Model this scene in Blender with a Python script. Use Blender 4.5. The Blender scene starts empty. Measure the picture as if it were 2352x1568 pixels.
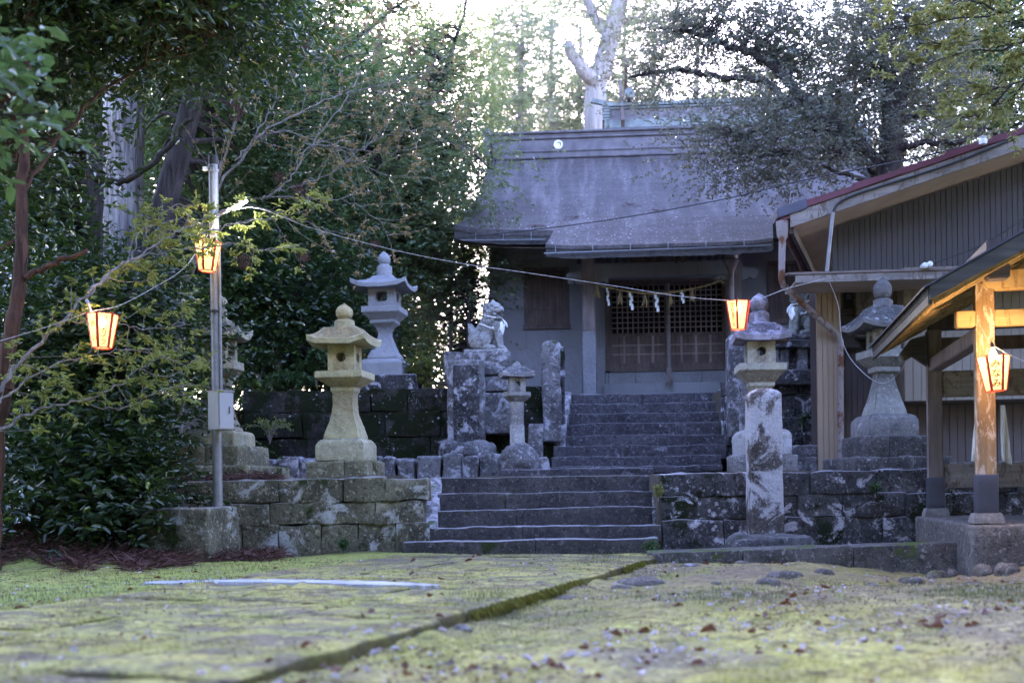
import bpy, bmesh, math, random
import numpy as np
from mathutils import Vector, Matrix
R = math.radians
SC = bpy.context.scene
COL = SC.collection
pi = math.pi
# ---------------------------------------------------------------- camera geometry (level camera, slight roll)
F, CX, HY, CZ, ROLL = 2700.0, 1176.0, 1130.0, 0.66, R(0.8)
_c, _s = math.cos(ROLL), math.sin(ROLL)

def ray(px, py):
    dx, dy = px - CX, py - HY
    return (dx * _c - dy * _s) / F, -(dx * _s + dy * _c) / F

def P(px, py, Y):
    a, b = ray(px, py)
    return Vector((a * Y, Y, CZ + b * Y))

def G(px, py, z=0.0):
    a, b = ray(px, py)
    Y = (z - CZ) / b
    return Vector((a * Y, Y, z))

class Fr:
    """a local frame: origin on the ground and a turn about the vertical"""
    def __init__(s, o=(0, 0, 0), yaw=0.0):
        s.o = Vector(o); s.yaw = yaw
        s.x = Vector((math.cos(yaw), math.sin(yaw), 0)); s.y = Vector((-math.sin(yaw), math.cos(yaw), 0))
    def px(s, px, py, d=0.0):
        a, b = ray(px, py)
        dr = Vector((a, 1, b)); c = Vector((0, 0, CZ))
        t = (d + s.y.dot(s.o - Vector((0, 0, s.o.z)))) / s.y.dot(dr)
        rel = c + t * dr - s.o
        return Vector((rel.dot(s.x), d, rel.z))
    def loc(s, w):
        rel = Vector(w) - s.o
        return Vector((rel.dot(s.x), rel.dot(s.y), rel.z))

# ---------------------------------------------------------------- noise
def _h(i, j, k, seed):
    n = (i * 374761393 + j * 668265263 + k * 2147483647 + seed * 1274126177) & 0xFFFFFFFF
    n = ((n ^ (n >> 13)) * 1274126177) & 0xFFFFFFFF
    n = n ^ (n >> 16)
    return (n & 0xFFFF) / 65535.0

def vnoise(p, seed=0):
    p = np.asarray(p, float); f = np.floor(p); i = f.astype(np.int64); u = p - f; u = u * u * (3 - 2 * u)
    r = 0
    for a in (0, 1):
        for b in (0, 1):
            for c in (0, 1):
                w = (u[:, 0] if a else 1 - u[:, 0]) * (u[:, 1] if b else 1 - u[:, 1]) * (u[:, 2] if c else 1 - u[:, 2])
                r = r + w * _h(i[:, 0] + a, i[:, 1] + b, i[:, 2] + c, seed)
    return r * 2 - 1

def fbm(p, seed=0, o=3):
    p = np.asarray(p, float); r = 0; a = 1.0
    for k in range(o):
        r = r + a * vnoise(p * (2 ** k), seed + k * 7); a *= .5
    return r

# ---------------------------------------------------------------- objects
def tag(o, label=None, cat=None, group=None, kind=None):
    if label: o['label'] = label
    if cat: o['category'] = cat
    if group: o['group'] = group
    if kind: o['kind'] = kind
    return o

def thing(name, label, cat, fr=None, group=None):
    fr = fr or Fr()
    o = bpy.data.objects.new(name, None); COL.objects.link(o)
    o.empty_display_size = .2
    o.location = fr.o; o.rotation_euler = (0, 0, fr.yaw)
    return tag(o, label, cat, group)

class MB:
    def __init__(s):
        s.v = []; s.f = []; s.n = 0
    def add(s, v, f):
        v = np.asarray([tuple(a) for a in v] if not isinstance(v, np.ndarray) else v, float).reshape(-1, 3)
        s.v.append(v); n = s.n
        s.f.extend([tuple(int(i) + n for i in q) for q in f]); s.n += len(v)
    def box(s, x0, x1, y0, y1, z0, z1):
        v = [(x, y, z) for z in (z0, z1) for y in (y0, y1) for x in (x0, x1)]
        s.add(v, [(0, 2, 3, 1), (4, 5, 7, 6), (0, 1, 5, 4), (2, 6, 7, 3), (0, 4, 6, 2), (1, 3, 7, 5)])
    def hexa(s, v):
        s.add(v, [(0, 2, 3, 1), (4, 5, 7, 6), (0, 1, 5, 4), (2, 6, 7, 3), (0, 4, 6, 2), (1, 3, 7, 5)])
    def beam(s, a, b, w, h, up=(0, 0, 1)):
        a, b = Vector(a), Vector(b); t = (b - a).normalized(); sd = t.cross(Vector(up)).normalized(); u = sd.cross(t)
        v = [q + sd * i * w / 2 + u * k * h / 2 for q in (a, b) for k in (-1, 1) for i in (-1, 1)]
        s.hexa(v)
    def loft(s, rings, cap=True, closed=True):
        n = len(rings[0]); v = [tuple(p) for r in rings for p in r]; f = []
        m = n if closed else n - 1
        for i in range(len(rings) - 1):
            for j in range(m):
                k = (j + 1) % n
                f.append((i * n + j, i * n + k, (i + 1) * n + k, (i + 1) * n + j))
        if cap and closed:
            f.append(tuple(range(n - 1, -1, -1))); f.append(tuple(range((len(rings) - 1) * n, len(rings) * n)))
        s.add(v, f)
    def lathe(s, prof, n=20, cx=0, cy=0, ph=0.0, cap=True):
        k = 1 / math.cos(pi / n) if n <= 8 else 1
        s.loft([[(cx + r * k * math.cos(ph + 2 * pi * j / n), cy + r * k * math.sin(ph + 2 * pi * j / n), z) for j in range(n)] for r, z in prof], cap)
    def sq(s, prof, cx=0, cy=0):
        s.lathe(prof, 4, cx, cy, pi / 4)
    def tube(s, pts, rad, n=6, cap=True):
        pts = [Vector(p) for p in pts]
        if not hasattr(rad, '__len__'): rad = [rad] * len(pts)
        rings = []; ref = None
        for i, p in enumerate(pts):
            t = (pts[min(i + 1, len(pts) - 1)] - pts[max(i - 1, 0)])
            if t.length < 1e-9: t = Vector((0, 0, 1))
            t.normalize()
            if ref is None: ref = Vector((1, 0, 0)) if abs(t.x) < .8 else Vector((0, 1, 0))
            a = (ref - t * ref.dot(t)).normalized(); b = t.cross(a); ref = a
            rings.append([p + (a * math.cos(2 * pi * j / n) + b * math.sin(2 * pi * j / n)) * rad[i] for j in range(n)])
        s.loft(rings, cap)
    def rbox(s, x0, x1, y0, y1, z0, z1, cell=.08, rnd=.02, amp=.01, seed=0, fs=6.0, fn=None):
        """a stone: rounded box with worn, uneven faces"""
        lo = np.array([x0, y0, z0]); hi = np.array([x1, y1, z1]); L = hi - lo
        r = min(rnd, *(L * .49)); ns = [max(2, int(round(l / cell))) for l in L]
        def axis(i):
            a = np.linspace(lo[i], hi[i], ns[i] + 1)
            if r > .004: a = np.unique(np.concatenate([a[1:-1], [lo[i], lo[i] + r * .35, lo[i] + r, hi[i] - r, hi[i] - r * .35, hi[i]]]))
            return a
        ax = [axis(i) for i in range(3)]
        for d in range(3):
            o = [i for i in range(3) if i != d]
            A, B = np.meshgrid(ax[o[0]], ax[o[1]], indexing='ij')
            for side in (0, 1):
                p = np.zeros((A.size, 3)); p[:, o[0]] = A.ravel(); p[:, o[1]] = B.ravel(); p[:, d] = (lo, hi)[side][d]
                q = np.clip(p, lo + r, hi - r); dv = p - q; ln = np.linalg.norm(dv, axis=1, keepdims=True)
                nr = dv / np.maximum(ln, 1e-9); p = q + nr * np.minimum(ln, r)
                if amp: p = p + nr * (amp * fbm(p * fs + seed * 3.7, seed)[:, None])
                if fn: p = fn(p)
                na, nb = A.shape; f = []
                for i in range(na - 1):
                    for j in range(nb - 1):
                        k = i * nb + j; qd = (k, k + nb, k + nb + 1, k + 1)
                        f.append(qd if (side == 1) ^ (d == 1) else qd[::-1])
                s.add(p, f)
    def build(s, name, mat, parent=None, bevel=0, smooth=None, loc=None, weld=False, noise=None, recalc=True):
        me = bpy.data.meshes.new(name)
        v = np.concatenate(s.v) if s.v else np.zeros((0, 3))
        if noise: v = v + noise[0] * np.stack([fbm(v * noise[1] + 11 * k, 3 + k) for k in range(3)], 1)
        if loc is not None: v = v - np.array(loc)
        me.from_pydata(v.tolist(), [], s.f)
        if bevel or weld or recalc:
            bm = bmesh.new(); bm.from_mesh(me)
            if weld: bmesh.ops.remove_doubles(bm, verts=bm.verts, dist=1e-4)
            if recalc: bmesh.ops.recalc_face_normals(bm, faces=bm.faces)
            if bevel: bmesh.ops.bevel(bm, geom=[e for e in bm.edges if len(e.link_faces) == 2 and e.calc_face_angle(0) > .5], offset=bevel, segments=2, affect='EDGES', clamp_overlap=True)
            bm.to_mesh(me); bm.free()
        if smooth is not None:
            me.polygons.foreach_set('use_smooth', [True] * len(me.polygons))
            me.set_sharp_from_angle(angle=R(smooth))
        for m in (mat if isinstance(mat, (list, tuple)) else [mat]): me.materials.append(m)
        o = bpy.data.objects.new(name, me); COL.objects.link(o)
        if parent: o.parent = parent
        if loc is not None: o.location = loc
        return o

def npmesh(name, V, quads, mat, parent=None, tris=None, smooth=False):
    """fast mesh from arrays (leaves, needles, grass)"""
    me = bpy.data.meshes.new(name); V = np.asarray(V, np.float32)
    me.vertices.add(len(V)); me.vertices.foreach_set('co', V.ravel())
    k = quads.shape[1]; nf = len(quads)
    me.loops.add(nf * k); me.loops.foreach_set('vertex_index', quads.astype(np.int32).ravel())
    me.polygons.add(nf); me.polygons.foreach_set('loop_start', np.arange(nf, dtype=np.int32) * k)
    if smooth: me.polygons.foreach_set('use_smooth', np.ones(nf, bool))
    me.update(calc_edges=True); me.materials.append(mat)
    o = bpy.data.objects.new(name, me); COL.objects.link(o)
    if parent: o.parent = parent
    return o

# ---------------------------------------------------------------- materials
class Mt:
    def __init__(s, name):
        s.m = bpy.data.materials.new(name); s.m.use_nodes = True; s.t = s.m.node_tree
        s.t.nodes.clear(); s.out = s.t.nodes.new('ShaderNodeOutputMaterial')
    def n(s, typ, ins=None, **at):
        nd = s.t.nodes.new('ShaderNode' + typ)
        for k, v in at.items(): setattr(nd, k, v)
        for k, v in (ins or {}).items():
            if isinstance(v, bpy.types.NodeSocket): s.t.links.new(v, nd.inputs[k])
            else: nd.inputs[k].default_value = (tuple(v) + (1,) if isinstance(v, (tuple, list)) and len(v) == 3 and nd.inputs[k].type == 'RGBA' else v)
        return nd
    def co(s, sc=(1, 1, 1), world=False):
        c = s.n('NewGeometry').outputs['Position'] if world else s.n('TexCoord').outputs['Object']
        return s.n('Mapping', {'Vector': c, 'Scale': sc}).outputs[0]
    def noise(s, sc, det=4, vec=None, rough=.55, dist=0):
        return s.n('TexNoise', {'Vector': vec if vec is not None else s.co(), 'Scale': sc, 'Detail': det, 'Roughness': rough, 'Distortion': dist}).outputs['Fac']
    def ramp(s, fac, lo, hi, a=0., b=1.):
        return s.n('MapRange', {0: fac, 1: lo, 2: hi, 3: a, 4: b}).outputs[0]
    def mix(s, fac, a, b, mode='MIX'):
        nd = s.n('Mix', data_type='RGBA', blend_type=mode)
        for k, v in ((0, fac), (6, a), (7, b)):
            if isinstance(v, bpy.types.NodeSocket): s.t.links.new(v, nd.inputs[k])
            else: nd.inputs[k].default_value = v if k == 0 else (tuple(v) + (1,))[:4]
        return nd.outputs[2]
    def mul(s, a, b, op='MULTIPLY'):
        return s.n('Math', {0: a, 1: b}, operation=op).outputs[0]
    def fin(s, col, rough=.9, bump=None, bs=.3, bd=.02, spec=.3, metal=0, trans=None, tf=.3):
        ins = {'Base Color': col, 'Roughness': rough, 'Specular IOR Level': spec, 'Metallic': metal}
        if bump is not None: ins['Normal'] = s.n('Bump', {'Strength': bs, 'Distance': bd, 'Height': bump}).outputs[0]
        sh = s.n('BsdfPrincipled', ins).outputs[0]
        if trans is not None:
            tr = s.n('BsdfTranslucent', {'Color': trans}).outputs[0]
            mx = s.n('MixShader', {0: tf}); s.t.links.new(sh, mx.inputs[1]); s.t.links.new(tr, mx.inputs[2]); sh = mx.outputs[0]
        s.t.links.new(sh, s.out.inputs[0]); return s.m

def stone(name, base, dark, lichen=None, lf=.5, spots=.0, moss=None, mf=.6, ls=4.0, ms=2.5, fine=.3, world=True, edge=.35, ochre=None, mott=.7, top=0, band=None):
    t = Mt(name); v = t.co(world=world)
    c = t.mix(t.ramp(t.noise(2.6, 5, v), .35, .65), dark, base)
    c = t.mix(t.ramp(t.noise(17, 7, v, .7), .52, .60, 0, mott), c, tuple(x * .20 for x in base))
    c = t.mix(t.ramp(t.noise(23, 7, v, .7, .5), .56, .62, 0, mott * .8), c, tuple(min(.6, x * 2.9) for x in base))
    c = t.mix(t.ramp(t.noise(60, 3, v), .3, .7, 0, fine), c, tuple(x * .35 for x in base))
    c = t.mix(t.ramp(t.noise(95, 2, v), .55, .75, 0, fine * 1.4), c, tuple(min(1, x * 2.2) for x in base))
    if ochre: c = t.mix(t.ramp(t.noise(3.3, 3, v), .5, .7, 0, .7), c, ochre)
    if moss:
        nz = t.n('NewGeometry').outputs['Normal']; up = t.n('SeparateXYZ', {0: nz}).outputs[2]
        mm = t.mul(t.noise(ms, 5, v, .65), t.mul(up, .08), 'ADD')
        c = t.mix(t.ramp(mm, mf, mf + .06), c, t.mix(t.noise(40, 3, v), tuple(x * .5 for x in moss), tuple(x * 1.5 for x in moss)))
    if lichen:
        n1 = t.mul(t.noise(ls, 8, v, .68, .6), t.mul(t.noise(48, 4, v, .7), .16), 'ADD')
        if band:
            zz = t.n('SeparateXYZ', {0: v}).outputs[2]
            n1 = t.mul(n1, t.mul(t.ramp(zz, band[0] - .12, band[0] + .05, -.14, 0), t.ramp(zz, band[1] - .05, band[1] + .12, 0, -.09), 'ADD'), 'ADD')
        c = t.mix(t.ramp(n1, lf + .065, lf + .13, 0, .9), c, t.mix(t.ramp(t.noise(35, 4, v), .3, .7), tuple(x * .72 for x in lichen), lichen))
        if spots:
            vo = t.n('TexVoronoi', {'Vector': v, 'Scale': 9.0, 'Randomness': 1.0}); rs = t.noise(1.7, 2, v)
            d = t.mul(vo.outputs['Distance'], t.mul(t.noise(30, 3, v), .16), 'ADD')
            th = t.mul(t.ramp(rs, .4, .7, .04, .10 + spots * 1.6), 0.0, 'ADD')
            m = t.n('Math', {0: d, 1: th}, operation='LESS_THAN').outputs[0]
            c = t.mix(t.mul(m, .5), c, lichen)
            v2 = t.n('TexVoronoi', {'Vector': v, 'Scale': 27.0, 'Randomness': 1.0})
            m2 = t.n('Math', {0: t.mul(v2.outputs['Distance'], t.mul(t.noise(60, 2, v), .12), 'ADD'), 1: t.ramp(t.noise(3.1, 3, v), .42, .66, .02, .30)}, operation='LESS_THAN').outputs[0]
            c = t.mix(t.mul(m2, .3), c, lichen)
    if top:  # skylight on up-facing treads and wall tops painted as paler colour
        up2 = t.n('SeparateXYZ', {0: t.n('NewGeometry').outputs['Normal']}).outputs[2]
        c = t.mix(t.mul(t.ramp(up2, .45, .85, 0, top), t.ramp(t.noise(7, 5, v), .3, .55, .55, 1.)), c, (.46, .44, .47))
    if edge:  # convex edges paler: wear, plus a painted sky-catching highlight
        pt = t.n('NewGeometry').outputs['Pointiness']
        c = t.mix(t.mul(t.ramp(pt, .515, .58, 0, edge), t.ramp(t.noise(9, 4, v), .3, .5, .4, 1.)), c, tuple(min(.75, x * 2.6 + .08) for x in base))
    h = t.mul(t.noise(14, 6, v), t.mul(t.noise(70, 3, v), .5), 'ADD')
    return t.fin(c, .92, h, .75, .03, .2)

def plain(name, c, rough=.6, metal=0, var=.25, sc=8, spec=.4, bs=.15):
    t = Mt(name); v = t.co()
    n = t.noise(sc, 5, v)
    col = t.mix(t.ramp(n, .3, .7, 0, 1), tuple(x * (1 - var) for x in c), tuple(min(1, x * (1 + var)) for x in c))
    return t.fin(col, rough, t.noise(sc * 6, 3, v), bs, .01, spec, metal)

def wood(name, a, b, axis=2, rough=.75, sc=6, fl=None):
    t = Mt(name); s = [22, 22, 22]; s[axis] = 1.4
    v = t.co(tuple(s)); n = t.noise(sc / 6, 6, v, .6, .6)
    c = t.mix(t.ramp(n, .35, .65), a, b)
    c = t.mix(t.ramp(t.noise(3, 4), .4, .7, 0, .5), c, tuple(x * .45 for x in a))
    if fl: c = t.mix(t.ramp(t.noise(5, 7, t.co((3, 3, 1)), .7, .8), .54, .57), c, fl)
    return t.fin(c, rough, n, .35, .01, .3)

def leafmat(name, a, b, tr, rough=.35, tf=.3, spec=.5, c=None):
    t = Mt(name); r = t.n('NewGeometry').outputs['Random Per Island']
    col = t.mix(r, a, b)
    if c: col = t.mix(t.ramp(r, .9, .92), col, c)
    return t.fin(col, rough, None, spec=spec, trans=t.mix(r, tr, tuple(x * .6 for x in tr)), tf=tf)

def emis(name, c, st):
    t = Mt(name); e = t.n('Emission', {'Color': c, 'Strength': st}); t.t.links.new(e.outputs[0], t.out.inputs[0]); return t.m

LIL = (.52, .50, .56)
M = {}
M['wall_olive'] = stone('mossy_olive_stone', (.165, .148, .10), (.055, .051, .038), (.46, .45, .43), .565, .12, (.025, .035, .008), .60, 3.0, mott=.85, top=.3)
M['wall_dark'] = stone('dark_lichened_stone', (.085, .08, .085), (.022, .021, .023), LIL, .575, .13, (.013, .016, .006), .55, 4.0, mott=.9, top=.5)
M['wall_black'] = stone('black_mossy_stone', (.042, .038, .035), (.012, .011, .01), LIL, .64, .12, (.010, .013, .004), .45, 3.2)
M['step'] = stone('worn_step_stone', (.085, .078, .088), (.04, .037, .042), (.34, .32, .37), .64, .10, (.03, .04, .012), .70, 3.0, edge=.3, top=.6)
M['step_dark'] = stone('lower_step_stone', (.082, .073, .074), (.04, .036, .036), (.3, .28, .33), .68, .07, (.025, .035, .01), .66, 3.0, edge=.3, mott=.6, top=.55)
M['cheek'] = stone('pale_lichened_slab', (.2, .19, .2), (.09, .085, .09), (.46, .44, .48), .52, .1, (.06, .09, .02), .66, 5.0)
M['gran_y'] = stone('yellowish_granite', (.35, .275, .16), (.20, .155, .085), (.46, .44, .38), .66, .06, None, mott=.5, ochre=(.40, .30, .14))
M['gran_ym'] = stone('mossy_granite_base', (.26, .235, .15), (.11, .10, .065), (.42, .42, .36), .58, .08, (.05, .055, .015), .58, 3.5)
M['gran_pale'] = stone('new_pale_granite', (.31, .305, .33), (.25, .245, .27), None, fine=.18, mott=.06, edge=.1)
M['gran_grey'] = stone('weathered_grey_stone', (.27, .25, .245), (.12, .11, .11), (.5, .48, .53), .6, .12, (.03, .04, .012), .7, 5.0)
M['gran_f'] = stone('dull_green_grey_stone', (.17, .168, .155), (.085, .083, .078), (.34, .34, .33), .64, .1, (.03, .04, .015), .7, 5.0)
M['gran_dk'] = stone('dark_grey_stone', (.11, .105, .105), (.045, .043, .045), (.42, .41, .44), .63, .13, (.03, .04, .015), .68, 4.5)
M['gran_c'] = stone('brownish_mossy_granite', (.25, .225, .165), (.11, .10, .07), (.36, .36, .33), .66, .06, (.04, .05, .015), .62, 3.0)
M['gran_br'] = stone('tan_granite', (.33, .28, .21), (.2, .165, .125), (.45, .42, .4), .68, .07)
M['roof_pur'] = stone('purplish_lichened_roof_stone', (.17, .15, .17), (.07, .06, .075), (.42, .38, .47), .52, .14, None, ls=7)
M['post'] = stone('white_lichened_post', (.14, .12, .11), (.05, .042, .04), (.54, .52, .56), .44, .05, (.05, .05, .03), .75, 2.6, mott=.6, band=(.40, 1.42))
M['rail'] = stone('lichened_rail_stone', (.19, .18, .185), (.06, .056, .06), (.46, .44, .49), .555, .12, (.03, .035, .012), .66, 5)
M['statue'] = stone('pale_carved_stone', (.36, .35, .345), (.17, .165, .17), (.5, .48, .53), .62, .08, None, ls=6)
M['statue_g'] = stone('greenish_carved_stone', (.25, .26, .24), (.11, .115, .11), (.45, .45, .46), .66, .08, None, ls=6)
M['rock'] = stone('field_rock', (.16, .135, .115), (.075, .064, .055), (.45, .43, .47), .6, .1, (.06, .08, .02), .62, 4)
M['concrete'] = stone('stained_concrete', (.13, .118, .112), (.075, .068, .065), (.34, .33, .34), .68, .05, (.05, .06, .02), .68, 4)
M['kerb'] = stone('kerb_concrete', (.12, .11, .105), (.05, .046, .044), (.42, .40, .43), .66, .08, (.05, .08, .01), .60, 3)
def plaster():
    t = Mt('grey_temple_plaster'); v = t.co()
    c = t.mix(t.ramp(t.noise(1.1, 6, v), .3, .7), (.185, .18, .195), (.25, .245, .26))
    c = t.mix(t.ramp(t.noise(2.2, 5, t.co((6, 6, .5))), .55, .75, 0, .5), c, (.11, .106, .115))
    c = t.mix(t.ramp(t.noise(120, 2, v), .35, .65, 0, .3), c, (.15, .15, .16))
    return t.fin(c, .9, t.noise(150, 2, v), .3, .005, .2)
M['plaster'] = plaster()
M['granite_panel'] = stone('granite_panel', (.26, .255, .275), (.21, .206, .225), None, fine=.3, world=False, mott=.05, edge=0)
def roofm():
    t = Mt('weathered_purple_roofing'); v = t.co()
    c = t.mix(t.ramp(t.noise(.8, 5, v), .3, .7), (.060, .050, .052), (.10, .086, .090))
    st = t.noise(1.0, 5, t.co((3.5, .35, .35)), .6, .3)
    c = t.mix(t.ramp(st, .46, .66, 0, .8), c, (.175, .152, .162))
    c = t.mix(t.ramp(t.noise(1.0, 4, t.co((.5, 5, 9))), .5, .66, 0, .18), c, (.18, .16, .18))
    c = t.mix(t.ramp(t.noise(1.0, 6, t.co((7, .5, .5)), .65, .4), .52, .64, 0, .5), c, (.05, .042, .045))
    c = t.mix(t.ramp(t.noise(14, 7, v, .72), .5, .6, 0, .6), c, (.045, .038, .040))
    c = t.mix(t.ramp(t.noise(19, 7, v, .72, .4), .57, .64, 0, .4), c, (.24, .215, .23))
    # moss and dirt creeping up from the eave
    c = t.mix(t.mul(t.ramp(t.noise(3.5, 7, v, .7), .5, .6, 0, .7), t.ramp(t.n('SeparateXYZ', {0: t.co()}).outputs[2], 4.2, 2.9)), c, (.05, .046, .04))
    w = t.n('TexWave', {'Vector': t.co((0, 0, 1)), 'Scale': 1.35, 'Distortion': .6, 'Detail': 2, 'Detail Scale': 2.}, bands_direction='Z').outputs['Fac']
    c = t.mix(t.ramp(w, .8, 1., 0, .08), c, (.10, .09, .11))
    return t.fin(c, .85, t.mul(t.noise(40, 4, v), t.mul(w, .5), 'ADD'), .45, .02, .3)
M['roof'] = roofm()
M['roof_edge'] = stone('mossy_roof_edge', (.035, .031, .032), (.016, .014, .015), (.1, .095, .1), .74, .0, (.03, .04, .01), .6, 4, world=False)
M['ridge'] = plain('ridge_stone', (.13, .12, .14), .85, 0, .35, 4)
M['verdigris'] = plain('verdigris_copper', (.13, .15, .16), .6, .1, .3, 6)
M['copper_br'] = plain('brown_copper', (.17, .13, .12), .5, .3, .3, 6)
M['wood_dk'] = wood('dark_weathered_wood', (.075, .055, .05), (.14, .105, .10))
M['wood_rd'] = wood('reddish_weathered_wood', (.085, .06, .054), (.165, .12, .108))
M['wood_lat'] = wood('pale_lattice_wood', (.20, .15, .135), (.32, .25, .23))
M['wood_pil'] = wood('pillar_brown', (.16, .125, .12), (.26, .21, .20))
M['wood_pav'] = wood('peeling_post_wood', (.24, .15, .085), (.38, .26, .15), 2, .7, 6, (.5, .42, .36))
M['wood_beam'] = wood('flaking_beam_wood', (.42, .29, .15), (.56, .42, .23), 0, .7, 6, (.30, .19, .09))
M['wood_grey'] = wood('grey_board_wood', (.05, .046, .042), (.105, .098, .09), 0)
M['fascia'] = wood('stained_white_fascia', (.19, .165, .155), (.31, .275, .26), 0, .7, 6, (.13, .10, .085))
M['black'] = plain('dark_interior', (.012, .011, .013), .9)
M['siding'] = plain('pale_metal_siding', (.27, .235, .20), .5, .1, .08, 3, .4, .05)
M['siding_warm_lit'] = plain('lamp_warmed_siding', (.33, .245, .175), .5, .1, .08, 3, .4, .05)  # warm lantern light on the house corner put into the siding colour
M['siding_gb'] = plain('shaded_brown_siding', (.072, .062, .066), .5, .1, .1, 3, .4, .05)  # darker copy of the siding, the gable's shade put into the colour
M['siding_dk'] = plain('shadowed_brown_siding', (.13, .105, .105), .5, .1, .08, 3, .4, .05)  # siding darkened: shadow of the recess put into the colour
M['soffit'] = plain('soffit_board', (.46, .37, .30), .8, 0, .15, 3)
M['maroon'] = plain('maroon_metal', (.115, .036, .05), .45, .3, .15, 5)
M['bluegrey'] = plain('bluish_metal', (.075, .075, .105), .45, .4, .15, 5)
M['galv'] = plain('galvanised_steel', (.22, .22, .24), .42, .5, .2, 12)
M['galv_dk'] = plain('dark_cap', (.02, .02, .025), .5)
M['box'] = plain('grey_enamel', (.33, .315, .32), .45, 0, .05, 4, .4, .03)
M['white'] = plain('white_cloth', (.78, .78, .80), .9, 0, .08, 20)
M['paper'] = plain('folded_white_paper', (.8, .8, .82), .9, 0, .03, 20)
def rustpipe():
    t = Mt('rusted_painted_pipe'); v = t.co()
    c = t.mix(t.ramp(t.noise(4, 6, v, .65), .5, .58), (.27, .235, .245), (.13, .055, .03))
    return t.fin(c, .7, t.noise(30, 3, v), .3, .005)
M['rust'] = rustpipe()
M['rustdk'] = plain('rusty_gutter', (.12, .055, .04), .8, 0, .4, 12)
M['straw'] = plain('straw_rope', (.38, .28, .14), .9, 0, .3, 30)
M['rope'] = plain('grey_bell_rope', (.16, .135, .125), .9, 0, .3, 30)
M['cord'] = plain('pale_twisted_cord', (.42, .39, .40), .7, 0, .1, 30)
M['wire'] = plain('black_wire', (.02, .02, .024), .5)
M['porcelain'] = plain('white_porcelain', (.72, .72, .74), .25)
M['red'] = plain('red_lacquered_strip', (.55, .035, .025), .45, 0, .15, 10)
M['red_dk'] = plain('dark_red_strip', (.16, .03, .02), .5)
M['ink'] = plain('black_ink', (.015, .012, .012), .8)
def paperm():
    t = Mt('lantern_paper'); v = t.co()
    c = t.mix(t.ramp(t.noise(9, 3, v), .3, .7), (.17, .135, .07), (.21, .17, .095))
    tr = t.n('BsdfTranslucent', {'Color': c}).outputs[0]; df = t.n('BsdfDiffuse', {'Color': c}).outputs[0]; tp = t.n('BsdfTransparent', {'Color': (1, .86, .62, 1)}).outputs[0]
    a = t.n('MixShader', {0: .22}); t.t.links.new(tr, a.inputs[1]); t.t.links.new(df, a.inputs[2])
    b = t.n('MixShader', {0: .32}); t.t.links.new(a.outputs[0], b.inputs[1]); t.t.links.new(tp, b.inputs[2])
    e = t.n('Emission', {'Color': (1, .66, .27, 1), 'Strength': .075}).outputs[0]
    ad = t.n('AddShader'); t.t.links.new(b.outputs[0], ad.inputs[0]); t.t.links.new(e, ad.inputs[1])
    t.t.links.new(ad.outputs[0], t.out.inputs[0]); return t.m
M['lpaper'] = paperm()
M['bulb'] = emis('lit_bulb', (1, .66, .30, 1), 5)
M['led'] = emis('lit_white_tube', (.95, .97, 1, 1), 4)
def barkm(name, a, b, vs=1.2, mossc=None):
    t = Mt(name); v = t.co((11, 11, vs)); n = t.noise(1.3, 8, v, .68, .7)
    c = t.mix(t.ramp(n, .38, .62), a, b)
    if mossc: c = t.mix(t.ramp(t.noise(2, 5), .5, .6), c, mossc)
    return t.fin(c, .9, n, .8, .04, .2)
M['bark'] = barkm('dark_bark', (.025, .02, .02), (.07, .058, .055))
M['bark_red'] = barkm('reddish_bark', (.04, .022, .018), (.12, .06, .042), 1.2)
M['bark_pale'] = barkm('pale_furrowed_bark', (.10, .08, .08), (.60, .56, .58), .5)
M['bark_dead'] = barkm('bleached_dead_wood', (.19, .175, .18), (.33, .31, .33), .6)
M['bark_twig'] = barkm('grey_twig', (.13, .11, .105), (.30, .27, .26), 3)
M['bark_moss'] = barkm('mossy_bark', (.025, .022, .018), (.06, .05, .045), 1.5, (.03, .04, .012))
M['lf_dark'] = leafmat('glossy_dark_leaf', (.018, .036, .016), (.035, .062, .022), (.06, .13, .02), .28, .22, .6, (.09, .15, .02))
M['lf_mid'] = leafmat('evergreen_leaf', (.04, .07, .034), (.085, .13, .055), (.16, .27, .07), .33, .32, .5)
M['lf_back'] = leafmat('woodland_leaf', (.07, .095, .058), (.14, .175, .09), (.26, .34, .13), .35, .4, .55)
M['lf_pale'] = leafmat('backlit_far_leaf', (.12, .15, .11), (.20, .23, .16), (.30, .36, .22), .45, .5, .4)  # distance haze and sky glare put in as paler leaf colour
M['lf_mauve'] = leafmat('backlight_tinted_leaf', (.08, .085, .068), (.165, .17, .13), (.2, .21, .14), .33, .38, .6)  # pale greyish tone: backlight and leaf reflection put into the colour
M['lf_maple'] = leafmat('young_yellow_green_leaf', (.19, .20, .06), (.30, .29, .11), (.36, .37, .12), .5, .4, .3)
M['lf_spring'] = leafmat('light_green_leaf', (.18, .215, .055), (.28, .295, .09), (.36, .4, .1), .5, .4, .3)
M['lf_cherry'] = leafmat('bronze_young_leaf', (.25, .185, .085), (.36, .27, .12), (.36, .26, .11), .5, .35, .3, (.62, .56, .58))
M['lf_fern'] = leafmat('fern_leaf', (.035, .075, .03), (.07, .12, .045), (.10, .2, .05), .4, .3, .4)
M['lf_moss'] = leafmat('mossy_shrub_leaf', (.07, .08, .015), (.15, .15, .03), (.2, .22, .03), .6, .35, .3)
M['litter'] = leafmat('dry_cedar_needle', (.07, .035, .03), (.16, .085, .075), (.1, .05, .04), .8, .15, .2)
M['dead'] = leafmat('fallen_brown_leaf', (.05, .03, .022), (.20, .085, .045), (.3, .1, .03), .6, .2, .4)
M['petal'] = leafmat('fallen_petal', (.42, .35, .38), (.64, .57, .61), (.7, .6, .65), .6, .3, .3)
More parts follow.
